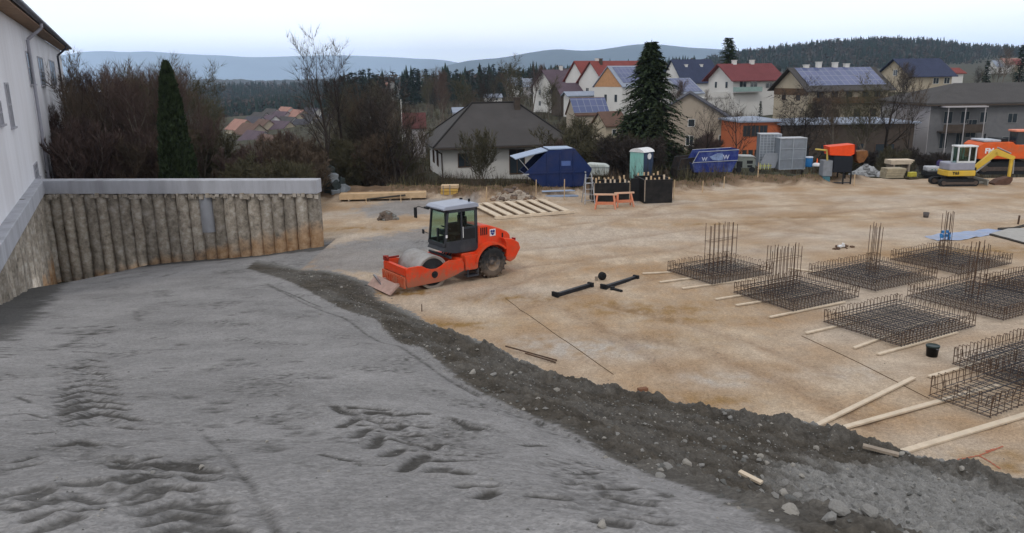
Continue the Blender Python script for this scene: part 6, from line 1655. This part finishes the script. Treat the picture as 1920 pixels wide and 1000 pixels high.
# village in the valley
vil = [(425,262,'terra','cream'),(440,272,'brown','beige'),(450,256,'dkgrey','white'),(463,246,'grey','white'),(470,262,'brown','cream'),(484,252,'purple','white'),(486,238,'grey','white'),(500,244,'purple','pgrey'),(497,266,'purple','cream'),(512,256,'grey','white'),(514,234,'terra','white'),(528,247,'terra','cream'),(535,240,'terra','beige'),(541,262,'dkgrey','white'),(549,250,'grey','beige'),(447,290,'purple','white'),(575,262,'grey','pgrey'),(590,250,'dkgrey','cream'),(474,300,'brown','beige'),(560,236,'dkgrey','white'),(700,178,'terra','white'),(744,176,'grey','white')]
side_lab = ['terracotta-roofed','brown-roofed','slate-roofed']
for i, (px, py, ro_, wa) in enumerate(vil):
    dd_ = 330 - (py - 236) * 1.6 if px < 650 else 420
    house(px, py, dd_, -52 + 6 * math.sin(i), 12, 7.5, 4, 3.2, wa, ro_, 'small village house far down in the valley beyond the bare thicket', wins=F(1.5, 4.5, 8, z=1.4) + F(1.2, 4.8, z=1.4, s='g'), group='village houses down in the valley', over=.4, base=5)
# ------------------------------------------------------------------ vegetation
bark = mat('grey brown bark', (.13, .11, .09), .95, .3, 4, .3)
bark_dk = mat('dark bark', (.035, .028, .024), .95, .3, 4, .3)
twig_a = mat('brown twigs', (.10, .075, .055), .95, .3, 2, 0)
twig_b = mat('reddish twigs', (.095, .066, .058), .95, .3, 2, 0)
twig_c = mat('olive twigs', (.085, .078, .048), .95, .3, 2, 0)
twig_d = mat('dark twigs', (.045, .037, .033), .95, .3, 2, 0)
def grow(seed, h, spread=.5, stems=1, r0=None, dens=1.0, up=.5, first=.25, wide=1.0):
    rs = random.Random(seed)
    T = MB(); C = MB()
    r0 = r0 or h * .016
    def twig(p, d, L):
        q = p + d * L
        s = d.cross(Vector((rs.uniform(-1, 1), rs.uniform(-1, 1), rs.uniform(-1, 1))))
        if s.length < 1e-3: return
        s = s.normalized() * (.016 * wide)
        C.poly([p - s, q, p + s])
    def br(p, d, L, r, lev):
        n = 5 if lev == 0 else (4 if lev == 1 else 3)
        pts = [p]; cur = d.normalized()
        for k in range(n):
            cur = (cur + Vector((rs.uniform(-1, 1), rs.uniform(-1, 1), rs.uniform(-.6, 1))) * (.10 if lev == 0 else .2)).normalized()
            if lev: cur = (cur + Vector((0, 0, up * .12))).normalized()
            p2 = pts[-1] + cur * (L / n); ra = r * (1 - .75 * k / n); rb = r * (1 - .75 * (k + 1) / n)
            (T if lev <= 1 else C).tube(pts[-1], p2, max(ra, .008 * wide), max(rb, .007 * wide), n=7 if lev == 0 else (5 if lev == 1 else 3), caps=False)
            pts.append(p2)
            f = (k + 1) / n
            if lev == 0 and f < first: continue
            cnt = {0: 3, 1: 3, 2: 3}.get(lev, 0)
            cnt = int(cnt * dens + rs.random())
            for _ in range(cnt):
                a = rs.uniform(0, 2 * math.pi); side = cur.orthogonal().normalized(); side.rotate(Matrix.Rotation(a, 3, cur))
                nd = (cur * rs.uniform(.5, 1.0) + side * spread * rs.uniform(.8, 1.5) + Vector((0, 0, up * .35))).normalized()
                if lev < 2: br(p2, nd, L * rs.uniform(.38, .60) * (1.15 - .5 * f), rb * .62, lev + 1)
                else:
                    for _q in range(2):
                        twig(p2, (nd + Vector((rs.uniform(-.4, .4), rs.uniform(-.4, .4), rs.uniform(-.2, .4)))).normalized(), L * rs.uniform(.5, .9))
        if lev >= 1: twig(pts[-1], cur, L * .35)
    for s in range(stems):
        a = rs.uniform(0, 6.28); off = Vector((math.cos(a), math.sin(a), 0)) * (0 if stems == 1 else rs.uniform(.05, .5))
        lean = Vector((math.cos(a), math.sin(a), 0)) * (0.04 if stems == 1 else rs.uniform(.05, .45))
        br(off, Vector((0, 0, 1)) + lean, h * rs.uniform(.62, .8) if stems > 1 else h * .78, r0 if stems == 1 else r0 * .5, 0)
    return T, C
protos = {}
def make_proto(key, seed, h, tw, bk, label, cat, **kw):
    T, C = grow(seed, h, **kw)
    nm = 'bare_tree' if cat == 'tree' else 'bare_shrub'
    t = thing(nm, label, cat, (0, 0, -500))
    T.build('trunk' if cat == 'tree' else 'stem', bk, t); C.build('crown' if cat == 'tree' else 'twigs', tw, t)
    protos[key] = [t, h, False]
make_proto('t1', 1, 10, twig_a, bark, '', 'tree', spread=.6, dens=.85, wide=.85)
make_proto('t2', 2, 10, twig_b, bark, '', 'tree', spread=.5, dens=.85, up=.8, wide=.8)
make_proto('t3', 3, 10, twig_d, bark_dk, '', 'tree', spread=.75, dens=1.0, up=.4, first=.15, wide=.9)
make_proto('t4', 4, 10, twig_c, bark, '', 'tree', spread=.6, dens=1.0, wide=.85)
make_proto('t5', 15, 10, twig_a, bark_dk, '', 'tree', spread=.5, dens=.8, up=.8, first=.3, wide=.8)
make_proto('t6', 19, 10, twig_d, bark_dk, '', 'tree', spread=.6, dens=.75, up=.5, first=.3, wide=.7)
make_proto('s1', 5, 4, twig_a, bark, '', 'shrub', stems=7, spread=.5, dens=.85, first=.1, wide=1.0)
make_proto('s2', 6, 4, twig_c, bark, '', 'shrub', stems=8, spread=.6, dens=.85, first=.1, wide=1.0)
make_proto('s3', 7, 4, twig_d, bark_dk, '', 'shrub', stems=8, spread=.55, dens=.85, first=.1, wide=1.0)
make_proto('s5', 28, 4, twig_c, bark, '', 'shrub', stems=6, spread=.5, dens=.6, first=.15, up=.7, wide=.9)
make_proto('s4', 8, 4, twig_b, bark, '', 'shrub', stems=6, spread=.4, dens=.85, first=.1, up=.9, wide=1.0)
vr = random.Random(31)
def plant(key, px, d, top=None, h=None, base_z=None, label=None, group=None, sx=None):
    pr = protos[key]
    X_ = D(px, 300, d).x
    z = base_z if base_z is not None else float(fz(X_, d))
    z = min(z, 3)
    if top is not None: h = D(px, top, d).z - z
    s = h / pr[1]
    if not pr[2]: o = pr[0]; pr[2] = True
    else: o = dup(pr[0])
    sxy = sx or vr.uniform(.85, 1.15)
    o.location = (X_, d, z - .1); o.scale = (s * sxy, s * sxy, s); o.rotation_euler = (0, 0, vr.uniform(0, 6.28))
    if label: o['label'] = label
    if group: o['group'] = group
    elif 'group' in o: del o['group']
    return o
# individually recognisable trees
plant('t6', 612, 53, 78, label='tall thin bare tree rising highest, right of the dark boulder', sx=.85)
plant('t6', 642, 56, 100, label='bare tree right beside the tallest thin one, forked near the top', sx=1)
plant('t3', 742, 55, 160, label='dark bare tree with crooked spreading limbs left of the bungalow', sx=1.1)
plant('t3', 700, 60, 190, label='lower dark bare tree left of the crooked spreading one', sx=1.2)
plant('t5', 772, 62, 215, label='bare tree touching the left eave of the bungalow', sx=1)
plant('s5', 897, 64, 243, label='large round bare shrub in front of the bungalow wall', sx=1.0)
plant('s5', 1075, 66, 222, label='wide bare shrub right of the bungalow, above the blue skip', sx=1.6)
plant('s2', 1130, 62, 262, label='bare shrub between blue skip and tall spruce', sx=1.3)
plant('t6', 1325, 68, 196, label='dark bare tree before the beige gable house, left one', sx=.9)
plant('t6', 1378, 70, 188, label='dark bare tree between beige house and orange building', sx=.8)
plant('t3', 1505, 72, 168, label='spreading bare tree in front of the solar-roofed house, left one', sx=1.2)
plant('t1', 1560, 76, 176, label='bare tree in front of the solar-roofed house, middle one', sx=1.1)
plant('t4', 1610, 74, 160, label='bare tree in front of the solar-roofed house, right one', sx=1.1)
plant('t6', 1660, 73, 138, label='big bare tree between solar-roofed house and grey building', sx=1.25)
plant('t5', 1700, 78, 168, label='slim bare tree at the left corner of the grey building', sx=.7)
plant('t1', 1860, 260, 95, label='bare tree on the slope above the right end of the grey building', sx=1.3)
plant('t4', 970, 150, 118, label='bare olive-tinged tree on the slope above the bungalow', sx=1.2)
plant('t4', 880, 160, 150, label='bare olive-tinged tree above the left half of the hipped roof', sx=1.3)
g1 = 'bare trees of the thicket behind the pile wall'
l1 = 'bare brown tree of the dense thicket behind the pile wall, left of the bungalow'
for i in range(46):
    px = vr.uniform(112, 300) if i < 38 else vr.uniform(355, 395)
    d = vr.uniform(44, 80); top = vr.uniform(132, 210) if i < 44 else vr.uniform(165, 250)
    plant(vr.choice(['t1', 't2', 't2', 't4', 't5', 't2']), px, max(d, 49) if 270 < px < 395 else d, top, label=l1, group=g1)
for i in range(9):
    px = vr.uniform(620, 755); d = vr.uniform(55, 90); top = vr.uniform(175, 260)
    plant(vr.choice(['t1', 't3', 't4', 't5']), px, d, top, label=l1, group=g1)
g2 = 'bare shrubs growing along the back of the site'
l2 = 'bare brown shrub in the belt of scrub behind the back edge of the site'
for i in range(58):
    px = vr.uniform(110, 770); d = vr.uniform(42, 62) if px < 585 else vr.uniform(54, 66); top = vr.uniform(235, 310)
    if 285 < px < 382: d = max(d, 50)
    plant(vr.choice(['s1', 's2', 's4', 's5']), px, d, vr.uniform(285, 322) if 405 < px < 520 else (max(top, 262) if 400 < px < 600 else top), label=l2, group=g2)
for i in range(40):
    px = vr.uniform(1040, 1780); d = vr.uniform(57, 84); top = vr.uniform(245, 290)
    if 1360 < px < 1530: continue
    if px > 1530: top = vr.uniform(268, 296)
    plant(vr.choice(['s1', 's2', 's3', 's3', 's4'] if px < 1530 else ['s3', 's2', 's3']), px, d, top, label=l2, group=g2)
g3 = 'bare trees scattered between the houses'
l3 = 'bare tree standing among the houses and gardens beyond the site'
for i in range(62):
    px = vr.choice([vr.uniform(640, 1040), vr.uniform(640, 1040), vr.uniform(1260, 1700), vr.uniform(1380, 1940)])
    d = vr.uniform(110, 300) if px < 1040 else vr.uniform(100, 160)
    hh = vr.uniform(6, 12)
    if px > 1040:
        hh = vr.uniform(4, 7)
        if 1335 < px < 1460 or 1700 < px: d = vr.uniform(195, 320)
    plant(vr.choice(['t1', 't2', 't3', 't4', 't4']), px, d, None, hh, label=l3, group=g3)
for k, pr in protos.items():
    if not pr[2]: raise Exception('unused ' + k)

# needle trees
needle = mat('spruce needles', (.020, .036, .019), .9, .45, 3, 0, tint2=(.035, .05, .022))
needle2 = mat('dark conifer needles', (.016, .030, .022), .9, .4, 1, 0)
thuja_m = mat('thuja foliage', (.016, .027, .012), .9, .45, 4, 0, tint2=(.03, .045, .02))
def conifer(seed, h, rmax, whorls, per, spr, size, power=.85, z0=.06, droop=.25, irregular=.25):
    rs = random.Random(seed); C = MB(); T = MB()
    T.tube((0, 0, -.2), (0, 0, h * .6), h * .018, h * .009, n=8); T.tube((0, 0, h * .6), (0, 0, h), h * .009, .01, n=6)
    for w_ in range(whorls):
        f = z0 + (1 - z0) * w_ / whorls; z = h * f
        Rm = rmax * (1 - f) ** power + .12
        for k in range(per):
            a = rs.uniform(0, 6.283); Rr = Rm * rs.uniform(1 - irregular, 1 + irregular * .6)
            e = Vector((math.cos(a), math.sin(a), 0))
            tip = e * Rr + Vector((0, 0, -Rr * droop + rs.uniform(-.1, .1)))
            p0 = Vector((0, 0, z))
            s_ = Vector((-e.y, e.x, 0))
            if spr > 6: T.tube(p0, p0 + tip * .9, .02 * h / 12, .006, n=3, caps=False)
            for q in range(spr):
                t_ = (q + rs.random()) / spr; t_ = .12 + .88 * t_
                c_ = p0 + tip * t_ + Vector((0, 0, .10 * Rr * math.sin(t_ * 3.1)))
                L_ = size * rs.uniform(.6, 1.3) * (1.1 - .5 * t_)
                d_ = (e * rs.uniform(.2, 1) + s_ * rs.uniform(-1, 1) + Vector((0, 0, rs.uniform(-.7, .15)))).normalized()
                n_ = d_.cross(Vector((rs.uniform(-.5, .5), rs.uniform(-.5, .5), 1))).normalized() * L_ * .26
                C.poly([c_ - n_, c_ + d_ * L_, c_ + n_])
                if spr > 6: 
                    d2 = (d_ + s_ * rs.uniform(-.8, .8)).normalized(); C.poly([c_ - n_ * .6, c_ + d2 * L_ * .8, c_ + n_ * .6 + Vector((0, 0, .05))])
    C.poly([(-.06, 0, h - .4), (0, 0, h + .15), (.06, 0, h - .4)]); C.poly([(0, -.06, h - .4), (0, 0, h + .12), (0, .06, h - .4)])
    return T, C
def needle_tree(px, d, top, rmax, label, T, C, h0, m=needle, name='spruce_tree', z=None, cat='tree'):
    X_ = D(px, 300, d).x; z = float(fz(X_, d)) if z is None else z
    h = D(px, top, d).z - z
    t = thing(name, label, cat, (X_, d, z)); T.build('trunk', bark_dk, t); C.build('crown', m, t)
    t.scale = (h / h0,) * 3
    return t
T, C = conifer(3, 12.5, 4.5, 56, 13, 21, .52, .74, .04, .22, .5)
needle_tree(1216, 66, 76, 2.6, 'tall dark spruce standing behind the portable toilet', T, C, 12.5)
T, C = conifer(13, 6, 1.35, 24, 9, 12, .34, .75, .05, .22, .3)
needle_tree(1229, 62, 196, 1.3, 'smaller spruce in front of the tall one, just right of the toilet', T, C, 6, mat('olive spruce needles', (.030, .040, .018), .9, .4, 3, 0))
T, C = conifer(23, 5, 1.6, 18, 10, 12, .36, .6, .02, .2, .3)
needle_tree(1180, 65, 210, 1.3, 'low spruce branches left of the tall spruce, above the toilet', T, C, 5)
# rounder pine behind the red roof
T, C = conifer(33, 14, 2.3, 26, 8, 12, .6, .28, .45, -.05, .5)
needle_tree(1357, 160, 70, 2, 'slim pine rising above the dark red roof against the sky', T, C, 14, name='pine_tree')
# columnar thuja
def thuja(seed, h, r):
    rs = random.Random(seed); C = MB(); T = MB()
    T.tube((0, 0, 0), (0, 0, h * .3), .1, .05, n=8)
    def rad(f): return r * min(1, (1 - f) ** .55 * 1.25) * (1 if f > .12 else .85 + f)
    C.lathe([(rad(f) * .80, h * f) for f in [k / 16 for k in range(16)]] + [(.01, h * .985)], 16)
    for k in range(15000):
        f = rs.random() ** .9; a = rs.uniform(0, 6.283)
        bump_ = 1 + .09 * math.sin(a * 5 + f * 23) + .06 * math.sin(a * 11 - f * 41)
        R_ = rad(f) * bump_ * rs.uniform(.80, 1.02); c_ = Vector((R_ * math.cos(a), R_ * math.sin(a), h * f))
        L_ = rs.uniform(.10, .24); d_ = (Vector((math.cos(a), math.sin(a), 0)) * rs.uniform(.1, .7) + Vector((rs.uniform(-.4, .4), rs.uniform(-.4, .4), 1))).normalized()
        n_ = d_.cross(Vector((rs.uniform(-1, 1), rs.uniform(-1, 1), rs.uniform(-.3, .3)))).normalized() * L_ * .35
        C.poly([c_ - n_, c_ + d_ * L_, c_ + n_])
    return T, C
T, C = thuja(2, 10, .92)
needle_tree(331, 42, 119, 1, 'dark columnar evergreen rising behind the pile wall', T, C, 10, thuja_m, 'columnar_thuja', z=-2.6)
# garden conifers, small
def low_conifer(seed): 
    return conifer(seed, 16, 2.6, 20, 7, 4, 1.5, .8, .08, .3, .3)
lowp = []
for s in (41, 42, 43):
    T, C = low_conifer(s); lowp.append((T, C))
lowmesh = []
g4 = 'dark conifers along the ridge behind the bungalow'; l4 = 'dark conifer in the row of trees on the ridge between bungalow and hazy hills'
cn = 0; base_objs = []
def low_plant(px, d, top, h=None, label=l4, group=g4):
    global cn
    X_ = D(px, 300, d).x; z = float(fz(X_, d)); 
    if h is None: h = max(5, D(px, top, d).z - z)
    if cn < 3:
        T, C = lowp[cn]; t = thing('conifer_tree', label, 'tree', (X_, d, z), 0, group); T.build('trunk', bark_dk, t); C.build('crown', needle2, t); base_objs.append(t)
    else:
        t = dup(base_objs[cn % 3], label=label, group=group); t.location = (X_, d, z)
    k = h / 16; sx = vr.uniform(.8, 1.15) * k if h > 9 else k
    t.scale = (sx, sx, k); t.rotation_euler = (0, 0, vr.uniform(0, 6)); cn += 1
    return t
for px, top in ((660,138),(668,130),(676,132),(684,128),(692,129),(700,127),(708,131),(716,138),(725,150),(650,140),(642,150),(762,140),(770,132),(778,128),(786,126),(794,124),(802,128),(808,136),(840,127),(848,132),(862,126),(868,134),(880,132),(892,128),(902,122),(912,126),(920,122),(930,118),(940,122),(948,126),(958,124),(966,126),(976,122),(984,126),(992,128),(1000,124),(1008,130),(1020,130),(630,142),(620,150),(750,150),(738,152),(820,138),(830,140),(855,140)):
    low_plant(px + vr.uniform(-3, 3), vr.uniform(300, 380), top + vr.uniform(-2, 3))
for i, (px, d, h, lab) in enumerate(((765,120,6,'small dark conifer above the red-roofed shed'), (945,150,5,'small pointed conifer on the slope above the bungalow chimney'), (1420,132,3.2,'small dark conifer in front of the dark red roofed house'), (1830,150,7,'dark conifer above the grey building at the right'), (1890,160,9,'dark conifer at the right edge above the grey building'))):
    low_plant(px, d, None, h, lab, None)
    if 'group' in bpy.data.objects[-1]: pass
# woods too dense to count: on the mid ridges and the wooded hill
def wood(name, pts, m, label, hmin, hmax, seed, dec=.3):
    rs = random.Random(seed); C = MB()
    for (x, y, z) in pts:
        h = rs.uniform(hmin, hmax)
        if rs.random() < dec:
            C.cur = 1; r_ = h * .32
            for k in range(16):
                a = rs.uniform(0, 6.28); f = rs.uniform(.25, 1); rr_ = r_ * math.sin(math.pi * min(.95, f)) * rs.uniform(.4, 1)
                c_ = Vector((x + rr_ * math.cos(a), y + rr_ * math.sin(a), z + h * .85 * f)); L_ = h * .2
                C.poly([c_ + Vector((rs.uniform(-1, 1), rs.uniform(-1, 1), rs.uniform(-.3, 1))) * L_ for _ in range(3)])
        else:
            C.cur = 0
            for lv in range(4):
                z0 = z + h * (.1 + .22 * lv); z1 = z0 + h * .36; r_ = h * .19 * (1 - lv * .2)
                a0 = rs.uniform(0, 6)
                ring = [(x + r_ * rs.uniform(.7, 1.2) * math.cos(a0 + k * 1.047), y + r_ * math.sin(a0 + k * 1.047), z0 + rs.uniform(-.05, .05) * h) for k in range(6)]
                C.add(ring + [(x, y, z1)], [(k, (k + 1) % 6, 6) for k in range(6)])
    o = C.build(name, m); tag(o, label, 'woodland', kind='stuff'); return o
wm = [mat('wood conifers', (.020, .034, .026), .95, .4, .08, 0), mat('wood broadleaf', (.060, .047, .038), .95, .4, .08, 0)]
rs = random.Random(77); pts = []
for _ in range(3600):
    px = rs.uniform(360, 1300); d = rs.uniform(380, 900)
    if px < 640: d = rs.uniform(520, 1000)
    X_ = D(px, 200, d).x; pts.append((X_, d, float(fz(X_, d))))
for _ in range(2200):
    px = rs.uniform(300, 760); d = rs.uniform(850, 1500)
    X_ = D(px, 200, d).x; pts.append((X_, d, float(fz(X_, d))))
wood('mixed_wood', pts, wm, 'far-off mixed wood of conifers and bare trees on the low ridges', 9, 17, 1, .35)
pts = []
Xr = hX.ravel(); Yr = hY.ravel(); Zr = hZ.ravel()
idx = [i for i in range(len(Xr)) if Yr[i] < 1300]
for _ in range(7000):
    i = rs.choice(idx); pts.append((Xr[i] + rs.uniform(-9, 9), Yr[i] + rs.uniform(-9, 9), Zr[i] - 1.5))
wood('hill_wood', pts, wm, 'continuous wood covering the hill on the right skyline', 8, 13, 2, .35)
# scrub that reads as one mass: on the slope behind the wall and along the back of the site
def brush(regions, m, label, seed, name='undergrowth'):
    rs = random.Random(seed); C = MB()
    for (x0, x1, y0, y1, n, h0, h1, zf) in regions:
        for _ in range(n):
            x = rs.uniform(x0, x1); y = rs.uniform(y0, y1); z = zf(x, y); h = rs.uniform(h0, h1)
            C.cur = rs.choice([0, 0, 1, 2])
            for k in range(rs.randint(12, 20)):
                a = rs.uniform(0, 6.28); ln = rs.uniform(.1, .6); b0 = Vector((x + rs.uniform(-.4, .4), y + rs.uniform(-.4, .4), z - .1))
                tip = b0 + Vector((math.cos(a) * ln * h, math.sin(a) * ln * h, h * rs.uniform(.5, 1)))
                s = Vector((-math.sin(a), math.cos(a), 0)) * rs.uniform(.015, .035)
                C.poly([b0 - s, tip, b0 + s])
                md = b0.lerp(tip, rs.uniform(.3, .7)); t2 = md + Vector((rs.uniform(-.5, .5), rs.uniform(-.5, .5), rs.uniform(.1, .7))) * h * .4
                C.poly([md - s * .7, t2, md + s * .7])
    o = C.build(name, m); tag(o, label, 'scrub', kind='stuff'); return o
fzz = lambda x, y: float(fz(x, y))
def bank_z(x, y): return float(gz(x, y)) if (y < gy[-1] - .2 and gx[0] < x < gx[-1]) else fzz(x, y)
brush([(-40, -13, 40, 75, 1900, .8, 2.2, fzz), (-13.5, -8, 52, 75, 350, .6, 1.6, fzz), (-9, 14, 51, 66, 900, .5, 1.9, bank_z), (14, 58, 54, 68, 1100, .4, 1.5, bank_z), (-45, 40, 78, 140, 2200, .8, 2.4, fzz), (40, 90, 68, 92, 500, .5, 1.6, fzz), (-70, 60, 140, 330, 2200, 1.2, 3.5, fzz)],
      [mat('scrub brown', (.085, .064, .046), .95, .35, .5, 0), mat('scrub olive', (.075, .070, .038), .95, .35, .5, 0), mat('scrub dark', (.04, .034, .028), .95, .35, .5, 0)],
      'tangled dark scrub and dead undergrowth behind the site', 4)
# dry grass on the low bank along the back of the site
rs = random.Random(6); C = MB()
for _ in range(5000):
    x = rs.uniform(-8, 50); y = float(np.interp(x, bx, by)) + rs.uniform(.8, 4.5); z = bank_z(x, y); h = rs.uniform(.06, .28)
    a = rs.uniform(0, 6.28); s = Vector((-math.sin(a), math.cos(a), 0)) * .02
    C.cur = rs.choice([0, 1]); p_ = Vector((x, y, z)); C.poly([p_ - s, p_ + Vector((rs.uniform(-.1, .1), rs.uniform(-.1, .1), h)), p_ + s])
o = C.build('dry_grass', [mat('dry grass', (.22, .17, .09), .9, .2, 1, 0), mat('dull grass', (.07, .08, .035), .9, .2, 1, 0)]); tag(o, 'dry tufts of grass on the low earth bank along the back of the site', 'grass', kind='stuff')

# ------------------------------------------------------------------ haze
b = MB(); b.box((-14000, -60, -75), (14000, 13500, 440))
hz = b.build('haze', None or mat('haze surface', (1, 1, 1)))
m = hz.data.materials[0]; t = m.node_tree; t.nodes.clear()
o_ = t.nodes.new('ShaderNodeOutputMaterial'); v = t.nodes.new('ShaderNodeVolumePrincipled')
v.inputs['Color'].default_value = (.56, .74, 1.0, 1); v.inputs['Density'].default_value = 1.15e-4; v.inputs['Anisotropy'].default_value = 0
t.links.new(v.outputs[0], o_.inputs['Volume'])
hz['kind'] = 'stuff'
